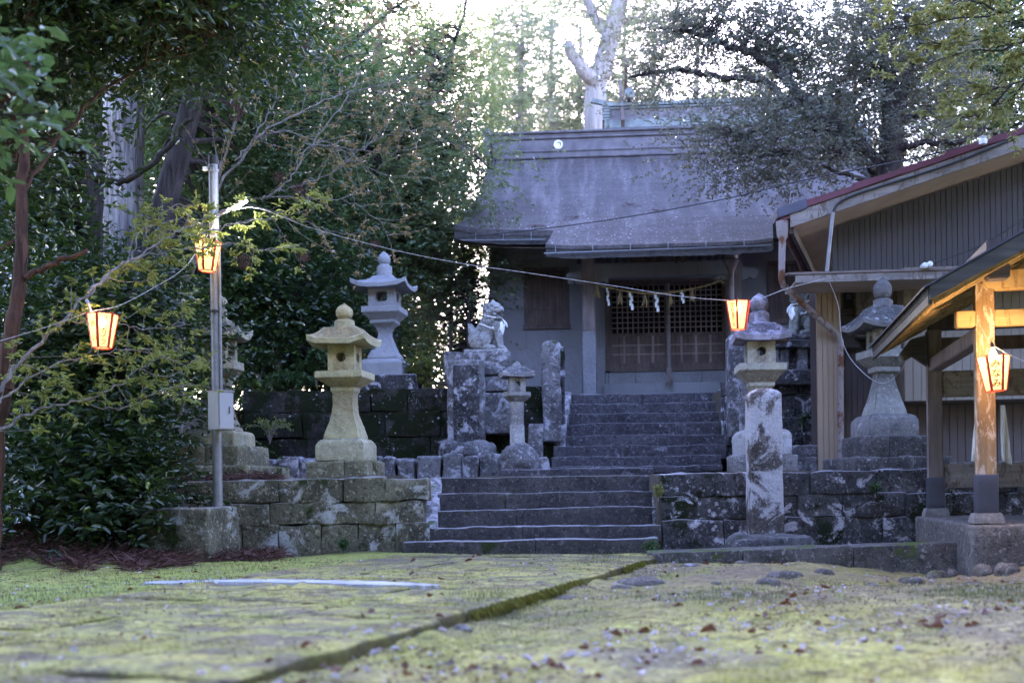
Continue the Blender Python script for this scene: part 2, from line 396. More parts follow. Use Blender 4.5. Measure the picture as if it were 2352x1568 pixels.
M['grass'] = leafmat('short_grass_blade', (.09, .115, .05), (.17, .19, .085), (.2, .24, .09), .6, .3, .2)
M['moss_tuft'] = leafmat('moss_tuft', (.12, .13, .03), (.56, .49, .13), (.3, .3, .08), .8, .3, .1)
M['moss_strand'] = leafmat('hanging_moss', (.09, .09, .012), (.2, .17, .03), (.2, .2, .03), .8, .2, .2)
def groundm():
    t = Mt('mossy_ground'); v = t.co(world=True)
    c = t.mix(t.ramp(t.noise(1.6, 5, v), .35, .65), (.45, .41, .10), (.58, .48, .17))
    c = t.mix(t.ramp(t.noise(.6, 7, v, .65), .47, .58, 0, .9), c, t.mix(t.noise(11, 5, v), (.20, .15, .115), (.34, .27, .20)))
    c = t.mix(t.ramp(t.noise(7, 6, v, .65), .52, .66, 0, .7), c, (.10, .085, .06))
    c = t.mix(t.ramp(t.noise(4, 6, v, .65), .58, .68, 0, .6), c, (.15, .22, .05))
    c = t.mix(t.ramp(t.noise(60, 3, v), .35, .7, 0, .5), c, (.07, .075, .025))
    sp = t.n('SeparateXYZ', {0: t.n('NewGeometry').outputs['Position']})
    side = t.mul(sp.outputs[0], t.mul(sp.outputs[1], -.302, 'MULTIPLY'), 'ADD')     # which side of the path
    nn = t.mul(t.noise(1.3, 6, v, .6), .5, 'SUBTRACT')
    c = t.mix(t.ramp(t.noise(8.5, 7, v, .72), .52, .58, 0, .7), c, (.15, .12, .06)); c = t.mix(t.ramp(t.noise(13, 7, v, .7), .57, .63, 0, .8), c, (.62, .56, .22))
    br = t.mul(t.ramp(t.mul(sp.outputs[1], t.mul(nn, 5.), 'ADD'), 5.6, 7.2), t.ramp(side, -2.2, -1.7))
    c = t.mix(t.mul(br, .58), c, t.mix(t.noise(9, 6, v, .65), (.10, .072, .05), (.31, .23, .15)))
    c = t.mix(t.mul(br, t.ramp(t.noise(2.2, 5, v), .55, .62, 0, .7)), c, (.26, .25, .07))
    c = t.mix(t.mul(t.ramp(side, -3.6, -4.6), t.ramp(t.noise(2.6, 5, v), .35, .5, .3, .85)), c, (.31, .35, .085))
    c = t.mix(t.ramp(t.noise(28, 7, t.co((1, 1.6, 1), True), .72), .54, .62, 0, .8), c, (.085, .07, .045))
    # the forest floor and terrace away from the open court are bare brown earth
    p = t.n('SeparateXYZ', {0: t.n('NewGeometry').outputs['Position']})
    e = t.ramp(p.outputs[1], 12.6, 13.0)
    c = t.mix(e, c, t.mix(t.noise(9, 5, v), (.05, .04, .03), (.12, .1, .075)))
    h = t.mul(t.noise(18, 6, v), t.mul(t.noise(120, 3, v), .4), 'ADD')
    return t.fin(c, .95, h, .9, .03, .15)
M['ground'] = groundm()
def pathm():
    t = Mt('mossy_paving'); v = t.co(world=True)
    c = t.mix(t.ramp(t.noise(1.9, 7, v, .65), .42, .58), (.62, .51, .17), (.42, .40, .12))
    c = t.mix(t.ramp(t.noise(5, 6, t.co((1, 2.5, 1), True), .6), .46, .62, 0, .8), c, (.54, .49, .15))
    c = t.mix(t.ramp(t.noise(2.3, 8, t.co((1, 2.2, 1), True), .7), .47, .56, 0, .8), c, (.25, .19, .16)); c = t.mix(t.ramp(t.noise(8.5, 7, v, .7), .53, .6, 0, .75), c, (.17, .13, .085)); c = t.mix(t.ramp(t.noise(13, 7, v, .7), .58, .64, 0, .8), c, (.72, .63, .28))
    c = t.mix(t.ramp(t.noise(50, 4, v), .4, .7, 0, .5), c, (.10, .09, .05))
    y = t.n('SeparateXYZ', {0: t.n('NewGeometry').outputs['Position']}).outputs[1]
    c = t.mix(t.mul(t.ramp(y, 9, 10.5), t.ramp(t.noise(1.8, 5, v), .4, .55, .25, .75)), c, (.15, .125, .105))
    c = t.mix(t.ramp(t.noise(26, 7, t.co((1, 2, 1), True), .72), .54, .62, 0, .75), c, (.09, .075, .04))
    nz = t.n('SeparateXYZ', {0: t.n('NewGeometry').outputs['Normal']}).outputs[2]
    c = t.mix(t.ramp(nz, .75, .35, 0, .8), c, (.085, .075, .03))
    return t.fin(c, .95, t.mul(t.noise(22, 7, v, .65), t.mul(t.noise(110, 3, v), .5), 'ADD'), 1., .03, .1)
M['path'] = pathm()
M['strip'] = plain('pale_smooth_stone', (.46, .45, .49), .45, 0, .25, 5)
EXPO = 4.15; ROLL_SIGN = 1; HAZE = 0
# ================================================================ TERRAIN
def sm(a, b, x):
    t = np.clip((x - a) / (b - a), 0, 1); return t * t * (3 - 2 * t)
LX0, LX1 = P(925, 1270, 12.65).x, P(1521, 1270, 12.65).x            # lower flight
UX0, UX1 = P(1272, 1000, 17.4).x, P(1668, 1000, 17.4).x             # upper flight
WL = P(372, 1200, 13).x                                             # left end of the lower wall
def H(x, y):
    x = np.asarray(x, float); y = np.asarray(y, float)
    z = .012 * vnoise(np.stack([x * 3.1, y * 3.1, 0 * x], -1).reshape(-1, 3), 5).reshape(x.shape) \
        + .03 * vnoise(np.stack([x * .7, y * .7, 0 * x], -1).reshape(-1, 3), 6).reshape(x.shape)
    z = z * np.clip((y - 3) / 3, .4, 1)
    near = np.clip((12 - y) / 2, 0, 1)
    z = z + near * .013 * vnoise(np.stack([x * 7.3, y * 7.3, 0 * x], -1).reshape(-1, 3), 15).reshape(x.shape) + near * .006 * vnoise(np.stack([x * 17, y * 17, 0 * x], -1).reshape(-1, 3), 16).reshape(x.shape)
    dp = (x - y * .302 + 2.27)                                          # moss banked against the path's right edge
    z = z + near * .045 * np.exp(-((dp - .12) / .16) ** 2) * np.clip(.5 + 1.2 * vnoise(np.stack([x * 1.9, y * 1.9, 0 * x], -1).reshape(-1, 3), 17).reshape(x.shape), 0, 1)
    z = z - .09 * sm(2.2, 3.2, x) * sm(7.6, 9.0, y) * (1 - sm(9.7, 10.4, y)) * (1 - sm(5, 7, x))  # dip before the kerb
    low_l = (x > LX0 - .02) & (x < LX1 + .02) & (y < 14.3)
    up_l = (x > UX0 - .05) & (x < UX1 + .05) & (y < 19.0)
    t1 = np.where(y > 13.08, .84, 0.); t1 = np.where(low_l, 0, t1)
    left = x < UX0 - .3
    t1 = np.where((y > 16.25) & left & (x > WL - .3), 1.14, t1)
    t2 = np.where((y > 17.6), 2.2, 0.); t2 = np.where(up_l, 0, t2)
    t = np.maximum(t1, t2)
    hill = 2.2 * sm(11.0, 17.8, y + .3 * np.sin(x * 1.3))                # the wooded slope left of the walls
    t = np.where(x < WL - .02, hill * sm(0.0, 1.0, (WL - x)) + np.minimum(t, 0) + np.where(y > 13.08, .5, 0) * (1 - sm(0, 1, WL - x)), t)
    mound = .40 * sm(10.0, 12.6, y) * sm(.1, 2.2, P(520, 1200, 12).x - x) * (y < 13.05)
    mound = mound + .17 * np.exp(-((x - 4.3) / .8) ** 2 - ((y - 8.75) / .45) ** 2)
    far = .05 * np.maximum(y - 30, 0) * (y < 1e5)
    return z + t + mound + np.minimum(far, 3.0)
def axis_vals(parts):
    return np.unique(np.round(np.concatenate([np.atleast_1d(np.asarray(p, float)) for p in parts]), 4))
xs = axis_vals([np.arange(-9, 9, .1), np.arange(-5, 5.5, .05), -9 - np.geomspace(.3, 300, 24), 9 + np.geomspace(.3, 300, 24)] +
               [[q - .03, q + .03] for q in (LX0, LX1, UX0 - .03, UX1 + .03, WL, UX0 - .3)])
ys = axis_vals([np.arange(-6, 1, .5), np.arange(1, 21, .1), np.arange(3.2, 11, .05), 21 + np.geomspace(.3, 400, 34), -6 - np.geomspace(.5, 300, 16), [13.06, 13.1, 14.28, 14.32, 16.23, 16.27, 17.58, 17.62, 18.98, 19.02]])
XX, YY = np.meshgrid(xs, ys, indexing='ij')
ZZ = H(XX, YY)
nX, nY = XX.shape
ii = (np.arange(nX - 1)[:, None] * nY + np.arange(nY - 1)[None, :]).ravel()
g = npmesh('ground', np.stack([XX, YY, ZZ], -1).reshape(-1, 3), np.stack([ii, ii + nY, ii + nY + 1, ii + 1], -1), M['ground'], smooth=True)
tag(g, kind='structure')
def gz(x, y): return float(H(np.array([x]), np.array([y]))[0])

# paved approach, a low bank of mossy slabs running back to the steps
pa, pb = G(560, 1548, .06), G(1470, 1288, .06)
pdir = (pb - pa).normalized(); pnr = Vector((pdir.y, -pdir.x, 0))            # to the right
pa = pa - pdir * 6; Lp = (pb - pa).length + .9
mb = MB(); rngp = random.Random(3); s0 = 0
while s0 < Lp:
    ln = rngp.uniform(.7, 1.15); e = min(s0 + ln, Lp); w0 = -2.62
    cuts = sorted([w0, 0] + [w0 * q + rngp.uniform(-.1, .1) for q in (.33, .66)])
    for k in range(3):
        zt = .056 + rngp.uniform(-.006, .006)
        def fn(p, s0=s0):
            w = np.array(pa)[None, :] * np.array([1, 1, 0]) + p[:, 1:2] * np.array(pdir)[None, :] + p[:, 0:1] * np.array(pnr)[None, :]
            w[:, 2] = p[:, 2]; w[:, :2] += (.014 * fbm(w * 2.3, 5) * (p[:, 0] > -.4))[:, None] * np.array([[pnr.x, pnr.y]]); return w
        rr = rngp.uniform(-.015, .015) if k == 2 else 0
        mb.rbox(cuts[k] + .002, cuts[k + 1] - .002 + rr, s0 + .002, e - .002, -.12, zt, .06, .025, .017, rngp.randrange(999), 4, fn)
    s0 = e
def fn(p):
    w = np.array(pa)[None, :] * np.array([1, 1, 0]) + p[:, 1:2] * np.array(pdir)[None, :] + p[:, 0:1] * np.array(pnr)[None, :]
    w[:, 2] = p[:, 2]; return w
mb.rbox(-2.6, -.03, .02, Lp - .02, -.12, .046, .1, .01, .004, 7, 4, fn)
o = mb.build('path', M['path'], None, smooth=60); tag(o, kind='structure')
# ================================================================ FOLIAGE
def leafset(B, T, N, L, W=.42, fold=.12, droop=.12, six=True):
    T = T / np.maximum(np.linalg.norm(T, axis=1, keepdims=True), 1e-9)
    S = np.cross(N, T); S /= np.maximum(np.linalg.norm(S, axis=1, keepdims=True), 1e-9)
    N = np.cross(T, S); L = L[:, None]
    if six:
        a = B + T * L * .34; b = B + T * L * .74 - N * L * droop * .4; w = L * W * .5
        V = np.stack([B, a + S * w + N * fold * L, b + S * w * .78 + N * fold * L * .6, B + T * L - N * L * droop, b - S * w * .78 + N * fold * L * .6, a - S * w + N * fold * L], 1)
        k = np.arange(len(B))[:, None] * 6
        Q = np.concatenate([k + np.array([[0, 3, 2, 1]]), k + np.array([[0, 5, 4, 3]])])
    else:
        a = B + T * L * .45; w = L * W * .5
        V = np.stack([B, a + S * w + N * fold * L, B + T * L - N * L * droop, a - S * w + N * fold * L], 1)
        k = np.arange(len(B))[:, None] * 4
        Q = k + np.array([[0, 3, 2, 1]])
    return V.reshape(-1, 3), Q

def unit(v): return v / np.maximum(np.linalg.norm(v, axis=1, keepdims=True), 1e-9)

def twig_leaves(rng, O, D, ln, m, L, spread=.9, up=.7, W=.42, six=True, lvar=.35, droop=.12, fold=.1):
    """m leaves along each twig O + D*ln"""
    n = len(O); D = unit(D); j = (np.arange(m) + .6) / m
    t = np.repeat(j[None, :], n, 0) + rng.uniform(-.06, .06, (n, m))
    B = O[:, None, :] + D[:, None, :] * (t * np.asarray(ln).reshape(-1, 1))[:, :, None]
    side = unit(np.cross(D, np.array([[0, 0, 1.]])) + 1e-4)
    sg = np.where(np.arange(m) % 2, 1., -1.)[None, :, None]
    T = D[:, None, :] * .55 + side[:, None, :] * sg * spread + rng.normal(0, .38, (n, m, 3))
    N = np.array([0, 0, up]) + rng.normal(0, .45, (n, m, 3))
    LL = L * rng.uniform(1 - lvar, 1 + lvar, (n, m))
    return leafset(B.reshape(-1, 3), T.reshape(-1, 3), N.reshape(-1, 3), LL.ravel(), W, fold, droop, six)

def catmull(pts, k=6):
    pts = [Vector(p) for p in pts]
    if len(pts) < 3: return [pts[0].lerp(pts[-1], i / k) for i in range(k + 1)]
    r = []
    for i in range(len(pts) - 1):
        p0, p1, p2, p3 = pts[max(i - 1, 0)], pts[i], pts[i + 1], pts[min(i + 2, len(pts) - 1)]
        for j in range(k):
            t = j / k
            r.append(.5 * ((2 * p1) + (p2 - p0) * t + (2 * p0 - 5 * p1 + 4 * p2 - p3) * t * t + (3 * p1 - p0 - 3 * p2 + p3) * t ** 3))
    r.append(pts[-1]); return r

def limb(mb, pts, r0, r1, n=8, k=6, wob=0., rng=None, gn=0.):
    c = catmull(pts, k); m = len(c)
    if wob:
        c = [p + Vector(rng.normal(0, wob, 3)) if 0 < i < m - 1 else p for i, p in enumerate(c)]
    rad = [(r0 + (r1 - r0) * (i / (m - 1))) * (1 + (gn * math.sin(i * 2.3) if gn else 0)) for i in range(m)]
    mb.tube(c, rad, n); return list(zip(c, rad))

def ell(px, py, Y, rx, ry, dz):
    """crown volume: centre seen at px,py in depth Y, radii in photo pixels and metres of depth"""
    return (P(px, py, Y), (rx * Y / F, dz, ry * Y / F))

def tree(name, label, trunk, crowns, lf, L, bark, seed=0, limbs=(), cl=.16, tw=12, lv=8, cr=.42, twl=.34, six=True, W=.42, up=.7, group=None, cat='tree', shell=.5, br=.022, dirup=.1, crown_name='crown', droop=.12, trunk_sides=12):
    """trunk/limbs: (points, r0, r1). crowns: ellipsoids filled with leaf clusters; cl = clusters per cubic metre scale"""
    rng = np.random.default_rng(seed)
    base = Vector(trunk[0][0]); o = thing(name, label, cat, Fr(base), group)
    wm = MB(); sk = limb(wm, trunk[0], trunk[1], trunk[2], trunk_sides, 6, .01, rng, .04)
    sk0 = list(sk)
    for l in limbs: sk += limb(wm, l[0], l[1], l[2], 8, 6, .015, rng, .06)[1:]
    SP = np.array([p[0] for p in sk]); SR = np.array([p[1] for p in sk])
    Os, Ds = [], []
    for (c, r, ncl) in crowns:
        r = np.array(r); c = np.array(c)
        d = unit(rng.normal(0, 1, (ncl, 3))); q = (shell + (1 - shell) * rng.uniform(0, 1, (ncl, 1))) ** .8
        C = c + d * r * q
        for i in range(ncl):
            ds = np.linalg.norm((SP - C[i]) * np.array([1, 1, 1.0]), axis=1) + np.maximum(SP[:, 2] - C[i][2], 0) * .8
            k = int(ds.argmin()); a = Vector(SP[k]); b = Vector(C[i]); mid = a.lerp(b, .5) + Vector((rng.normal(0, .12), rng.normal(0, .12), .12 * (b - a).length * rng.uniform(-.2, 1)))
            if br: limb(wm, [a, mid, b], min(SR[k] * .7, br * (1 + .35 * (b - a).length)), .006, 5, 4, .012, rng)
            O = C[i] + rng.normal(0, 1, (tw, 3)) * cr * np.array([1, 1, .62])
            Dr = d[i] * .5 + (O - C[i]) / cr * .7 + rng.normal(0, .35, (tw, 3)) + np.array([0, 0, dirup])
            Os.append(O); Ds.append(Dr)
    t = wm.build('trunk', bark, o, smooth=50, loc=base, recalc=False); t.location = (0, 0, 0)
    if Os:
        O = np.concatenate(Os); D = np.concatenate(Ds)
        V, Q = twig_leaves(rng, O, D, rng.uniform(.6, 1.3, len(O)) * twl, lv, L, W=W, six=six, up=up, droop=droop)
        npmesh(crown_name, V - np.array(base), Q, lf, o)
    return o

def sparse(name, label, mains, lf, L, bark, seed=0, trunk=None, step=.16, tl=(.25, .7), tufts=3, lv=5, group=None, cat='tree', r=(.018, .004), density=1., spread=1., tw_r=.0035, up=.8, thin=.5, six=True):
    """open branches with side twigs and small tufts of leaves"""
    rng = np.random.default_rng(seed); base = Vector(trunk[0][0]) if trunk else Vector(mains[0][0])
    o = thing(name, label, cat, Fr(base), group); wm = MB(); O, D = [], []
    if trunk: limb(wm, *trunk, n=9, k=5, wob=.01, rng=rng)
    for mp in mains:
        rr = r
        if isinstance(mp, tuple): mp, rr = mp
        sk = limb(wm, mp, rr[0], rr[1], 6, 6, .012, rng)
        pts = [p for p, _ in sk]; acc = 0
        for i in range(1, len(pts)):
            seg = pts[i] - pts[i - 1]; acc += seg.length
            while acc > step:
                acc -= step
                if rng.uniform() > density: continue
                f = i / len(pts)
                if f < .12: continue
                p = pts[i - 1].lerp(pts[i], rng.uniform()); t = seg.normalized()
                sd = Vector(rng.normal(0, 1, 3)); sd = (sd - t * sd.dot(t)).normalized()
                l = rng.uniform(*tl) * (1.15 - .5 * f); dr = (t * rng.uniform(.3, 1.) + sd * spread * rng.uniform(.5, 1) + Vector((0, 0, rng.uniform(-.15, .3)))).normalized()
                e = p + dr * l; m2 = p.lerp(e, .5) + Vector(rng.normal(0, .05 * l, 3))
                tk = limb(wm, [p, m2, e], tw_r * 1.4, tw_r * .6, 4, 3)
                for k in range(int(tufts)):
                    u = rng.uniform(.35, 1.) if k else 1.
                    q = tk[min(int(u * (len(tk) - 1)), len(tk) - 1)][0]
                    O.append(q); D.append(dr * .8 + Vector(rng.normal(0, .5, 3)))
    t = wm.build('branches' if not trunk else 'trunk', bark, o, smooth=60, loc=base, recalc=False); t.location = (0, 0, 0)
    O = np.array(O); D = np.array(D)
    keep = rng.uniform(size=len(O)) < thin * 1.0 + .0
    O, D = O[keep], D[keep]
    V, Q = twig_leaves(rng, O, D, np.full(len(O), .05), lv, L, 1.1, up, .34, six, .4, .25)
    npmesh('crown', V - np.array(base), Q, lf, o)
    return o
# pale strip set across it
mb = MB(); ctr = [(274, 1344, 1), (300, 1341, 5), (345, 1337, 6), (420, 1335, 6), (500, 1333, 5), (600, 1333, 7), (715, 1334, 6), (780, 1336, 8), (850, 1338, 9), (930, 1340, 7), (985, 1342, 4), (1010, 1343, 1)]
cs_ = catmull([Vector((a, b, c)) for a, b, c in ctr], 5); rings_ = []
for i, p in enumerate(cs_):
    h = max(.4, .5 * p.z + .6 * math.sin(i * 1.7)); q_ = G(p.x, p.y, .06); zs_ = .071 if (-2.55 < (q_.x - pa.x) * pnr.x + (q_.y - pa.y) * pnr.y < .02) else gz(q_.x, q_.y) + .012; A, B = G(p.x, p.y - h, zs_), G(p.x, p.y + h * .8, zs_)
    rings_.append([A, B, B - Vector((0, 0, .05)), A - Vector((0, 0, .05))])
mb.loft(rings_)
o = mb.build('stone_strip', M['strip'], smooth=60); tag(o, 'long pale smooth stone strip laid flat across the mossy path', 'stone strip')

# ================================================================ WALLS, STEPS
def block_wall(name, label, x0, x1, y, courses, th, mat, seed, wr=(.36, .75), amp=.022, fr=None, cat='stone wall', rnd=.013, gap=.003, lean=0.0, cell=.085):
    rg = random.Random(seed); mb = MB()
    for z0, z1 in courses:
        x = x0 - rg.uniform(0, .2)
        while x < x1:
            w = rg.uniform(*wr); a, b = max(x, x0), min(x + w, x1); x += w
            if b - a < .1: continue
            off = rg.uniform(-.025, .025); dz0, dz1 = rg.uniform(-.012, .012), rg.uniform(-.012, .012)
            mb.rbox(a + gap / 2, b - gap / 2, y + off, y + th, z0 + dz0, z1 - gap + dz1, cell, rnd, amp, rg.randrange(9999), 5)
    o = mb.build(name, mat, smooth=55); return tag(o, label, cat)

zt = .84
block_wall('retaining_wall', 'low olive mossy stone wall of three courses left of the lower steps', WL, P(985, 1200, 12.95).x, 12.93,
           [(-.15, .335), (.335, .58), (.58, zt)], .5, M['wall_olive'], 5)
block_wall('retaining_wall', 'low dark lichened stone wall of three courses right of the lower steps', P(1519, 1200, 13.05).x, P(2560, 1200, 13.05).x, 13.03,
           [(-.15, .335), (.335, .585), (.585, zt + .01)], .5, M['wall_dark'], 8)
block_wall('retaining_wall', 'tall black mossy stone wall behind the yellowish stone lantern, left of the upper steps', P(560, 1000, 17.4).x, P(1286, 1000, 17.4).x, 17.4,
           [(.9, 1.5), (1.5, 1.88), (1.88, 2.22)], .5, M['wall_black'], 12, (.5, 1.3), .02)
block_wall('retaining_wall', 'dark mossy stone wall under the stone railing right of the upper steps', P(1669, 1000, 17.4).x, P(2100, 1000, 17.4).x, 17.4,
           [(.8, 1.3), (1.3, 1.7), (1.7, 2.05), (2.05, 2.3)], .5, M['wall_dark'], 14, (.4, .8), .02)

def flight(name, label, spec, mat, seed, side):
    """spec: (z_top, y_front, x0, x1) bottom to top; every step is a part"""
    rg = random.Random(seed); b = spec[0]
    o = thing(name, label, 'stone steps', Fr((0, b[1], 0)))
    for i, (z, y, x0, x1) in enumerate(spec):
        zb = (spec[i - 1][0] - .05) if i else z - .35
        yb = spec[i + 1][1] + .12 if i + 1 < len(spec) else y + .9
        mb = MB(); x = x0; n = rg.choice((1, 2, 2, 3))
        cuts = [x0] + sorted(x0 + (x1 - x0) * ((k + 1) / n + rg.uniform(-.1, .1)) for k in range(n - 1)) + [x1]
        for k in range(n):
            dz = rg.uniform(-.004, .004); tl = rg.uniform(-.006, .006)
            def fn(p, z=z, y=y):
                q = p.copy(); w = fbm(np.stack([p[:, 0] * 2.2, p[:, 0] * 0, p[:, 0] * 0 + z * 9], 1), 4)
                q[:, 2] += .013 * w * (p[:, 2] > z - .1); q[:, 1] += .012 * fbm(np.stack([p[:, 0] * 1.7, p[:, 0] * 0 + 5, p[:, 0] * 0 + z * 9], 1), 4) * (p[:, 1] < y + .2); return q
            mb.rbox(cuts[k] + .0008, cuts[k + 1] - .0008, y + rg.uniform(-.005, .005), yb, zb, z + dz, .09, .009, .007, rg.randrange(999), 6, fn)
        t = mb.build('step', mat, o, smooth=55, loc=(0, b[1], 0)); t.location = (0, 0, 0)
    for (a, bb, w, zs) in side:          # sloping cheek slabs
        mb = MB(); A, B = Vector(a), Vector(bb)
        def fn(p, A=A, B=B):
            q = np.array(A)[None, :] + p[:, 1:2] * np.array(B - A)[None, :]; q[:, 0] += p[:, 0]; q[:, 2] += p[:, 2]; return q
        mb.rbox(-w / 2, w / 2, 0, 1, zs, 0, .1, .02, .006, seed, 5, fn)
        t = mb.build('cheek_slab', M['cheek'], o, smooth=55, loc=(0, b[1], 0)); t.location = (0, 0, 0)
    return o
def X(px, Y, py=1130): return P(px, py, Y).x
lower = [(.146, 12.62, X(923, 12.62, 1250), X(1513, 12.62, 1240)), (.276, 12.96, X(950, 12.96, 1220), X(1520, 12.96, 1210)), (.467, 13.30, X(985, 13.3, 1180), X(1512, 13.3, 1175)),
         (.652, 13.64, X(1006, 13.64), X(1500, 13.64)), (.842, 13.98, X(1013, 13.98, 1100), X(1502, 13.98, 1095))]
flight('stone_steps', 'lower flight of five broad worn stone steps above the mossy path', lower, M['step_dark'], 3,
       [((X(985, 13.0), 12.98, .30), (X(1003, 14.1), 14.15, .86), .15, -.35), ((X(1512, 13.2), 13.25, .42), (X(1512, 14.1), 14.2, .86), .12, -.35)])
upper = [(.955, 15.2, X(1150, 15.2, 1076), X(1501, 15.2, 1070)), (1.004, 16.6, X(1262, 16.6, 1070), X(1660, 16.6, 1060)), (1.155, 16.93, X(1267, 16.93, 1045), X(1657, 16.93, 1040)), (1.318, 17.26, X(1272, 17.26, 1023), X(1668, 17.26, 1015)),
         (1.487, 17.59, X(1281, 17.59, 1000), X(1668, 17.59, 990)), (1.682, 17.92, X(1303, 17.92, 973), X(1652, 17.92, 970)), (1.863, 18.25, X(1307, 18.25, 948), X(1653, 18.25, 945)),
         (2.043, 18.58, X(1310, 18.58, 925), X(1653, 18.58, 920)), (2.22, 18.91, X(1313, 18.91, 905), X(1654, 18.91, 895))]
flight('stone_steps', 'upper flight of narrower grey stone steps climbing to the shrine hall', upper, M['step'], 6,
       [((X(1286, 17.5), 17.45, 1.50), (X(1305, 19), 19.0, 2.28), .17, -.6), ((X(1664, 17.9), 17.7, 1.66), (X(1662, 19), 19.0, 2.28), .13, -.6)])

# row of rounded stones edging the middle terrace
rg = random.Random(21); x = X(592, 16.2)
pxs = [592, 648, 690, 733, 880, 913, 958, 1018, 1065, 1100, 1160, 1212, 1262]
for i in range(len(pxs) - 1):
    if pxs[i] == 733: a, b = X(733, 16.15), X(880, 16.15)
    else: a, b = X(pxs[i], 16.15), X(pxs[i + 1], 16.15)
    mb = MB(); h = rg.uniform(1.13, 1.2)
    mb.rbox(a + .01, b - .01, 15.98 + rg.uniform(-.05, .05), 16.5, .8, h, .06, .04, .03, i + 40, 4)
    o = mb.build('edging_stone', M['rail'], smooth=60)
    tag(o, 'rounded lichened stone in the low row edging the middle terrace', 'stone', 'edging stones of the middle terrace')
# flat rocks under the tablet and the small lantern
def boulder(px0, px1, py0, py1, Y, dep, mat, label, seed, name='boulder', rnd=None, cat='rock', amp=.04, group=None):
    a, b = P(px0, py1, Y), P(px1, py0, Y); h = b.z - a.z
    mb = MB(); w = b.x - a.x
    mb.rbox(a.x, b.x, Y - dep / 2, Y + dep / 2, a.z - .12, b.z, max(.03, w / 14), rnd or min(w, dep, h * 2) * .42, amp, seed, 3.5 / max(w, .3))
    o = mb.build(name, mat, smooth=70); return tag(o, label, cat, group)
boulder(1010, 1138, 1017, 1048, 16.55, .6, M['rail'], 'flat pale lichened rock under the dark stone tablet', 3)
boulder(1150, 1238, 1022, 1074, 16.05, .6, M['rail'], 'rounded pale lichened rock carrying the small stone lantern', 4)
boulder(1672, 1862, 1226, 1262, 11.9, .7, M['gran_dk'], 'low rounded rock at the foot of the white lichened stone post', 5)

# carved stones: tablet, marker, posts
def slab(name, label, px0, px1, py0, py1, Y, dep, mat, seed, top=None, amp=.012, rnd=.03, cat='stone tablet', lean=0., extra=.1):
    a, b = P(px0, py1, Y), P(px1, py0, Y); mb = MB()
    def fn(p):
        q = p.copy(); q[:, 0] += lean * (q[:, 2] - a.z)
        if top: k = np.clip((q[:, 2] - (b.z - top)) / top, 0, 1) ** .7; q[:, 0] = (q[:, 0] - (a.x + b.x) / 2) * (1 - .55 * k * k) + (a.x + b.x) / 2; q[:, 1] = (q[:, 1] - Y) * (1 - .5 * k * k) + Y
        return q
    mb.rbox(a.x, b.x, Y - dep / 2, Y + dep / 2, a.z - extra, b.z, .055, rnd, amp, seed, 5, fn)
    o = mb.build(name, mat, smooth=55); return tag(o, label, cat) if label else o
tb = thing('stone_tablet', 'tall dark stone tablet with pale rough edges standing before the left pedestal', 'stone tablet', Fr((X(1070, 16.75), 16.75, 1.3)))
for (nm, a, bb, c, d, Y, dep, mt, sd) in (('slab', 1029, 1112, 826, 1022, 16.78, .16, M['rail'], 31), ('face', 1042, 1100, 836, 1010, 16.70, .06, M['wall_dark'], 32)):
    q = slab(nm, None, a, bb, c, d, Y, dep, mt, sd, amp=.02 if nm == 'slab' else .004, rnd=.04); q.parent = tb; q.location = -tb.location
slab('stone_marker', 'short leaning pale lichened stone block beside the small stone lantern', 1212, 1246, 972, 1040, 16.4, .16, M['cheek'], 33, lean=.05, cat='stone marker')
slab('railing_post', 'tall pale lichened stone post left of the upper steps', 1246, 1286, 783, 1000, 17.35, .3, M['rail'], 34, top=.06, cat='stone post')
slab('railing_post', 'dark stone post just behind the pale one left of the upper steps', 1280, 1296, 795, 960, 17.9, .22, M['wall_dark'], 35, top=.05, cat='stone post')
slab('railing_post', 'pale lichened stone post right of the upper steps behind the tan lantern', 1672, 1716, 768, 990, 17.3, .3, M['rail'], 36, top=.06, cat='stone post')
slab('stone_post', 'thick stone post blotched with white lichen before the right wall', 1721, 1789, 893, 1240, 12.55, .31, M['post'], 37, top=.05, amp=.007, rnd=.025, cat='stone post')
slab('stone_marker', 'thin pale stone slab between the tan lantern and the upper steps', 1700, 1718, 952, 1040, 16.3, .1, M['cheek'], 38, cat='stone marker')
# stone railing right of the steps
fr = Fr((X(1840, 17.45), 17.45, 2.28))
o = thing('stone_railing', 'dark lichened stone railing with upright posts under the right guardian dog', 'railing', fr)
mb = MB(); a, b = fr.px(1716, 790), fr.px(1990, 780); mb.rbox(a.x, b.x, -.16, .16, b.z - .12, b.z, .08, .02, .008, 3); mb.build('top_rail', M['wall_dark'], o, smooth=55)
for k, p in enumerate((1722, 1758, 1800, 1842, 1884, 1926, 1968)):
    mb = MB(); q = fr.px(p, 800); mb.rbox(q.x - .07, q.x + .07, -.08, .08, -.05, b.z - .125, .07, .02, .008, k); mb.build('baluster', M['rail'], o, smooth=55)
mb = MB(); mb.rbox(a.x, b.x, -.2, .25, -.1, .12, .09, .02, .01, 9); mb.build('base_rail', M['wall_dark'], o, smooth=55)
# low pale blocks by the house corner
for k, (a, b, c, d, l) in enumerate(((1822, 1878, 1022, 1052, 'pale lichened stone block beside the house corner, upper one'), (1815, 1872, 1050, 1085, 'pale lichened stone block beside the house corner, lower one'))):
    boulder(a, b, c, d, 15.4 - .1 * k, .4, M['rail'], l, 60 + k, 'stone_block', .03, 'stone block', .012)
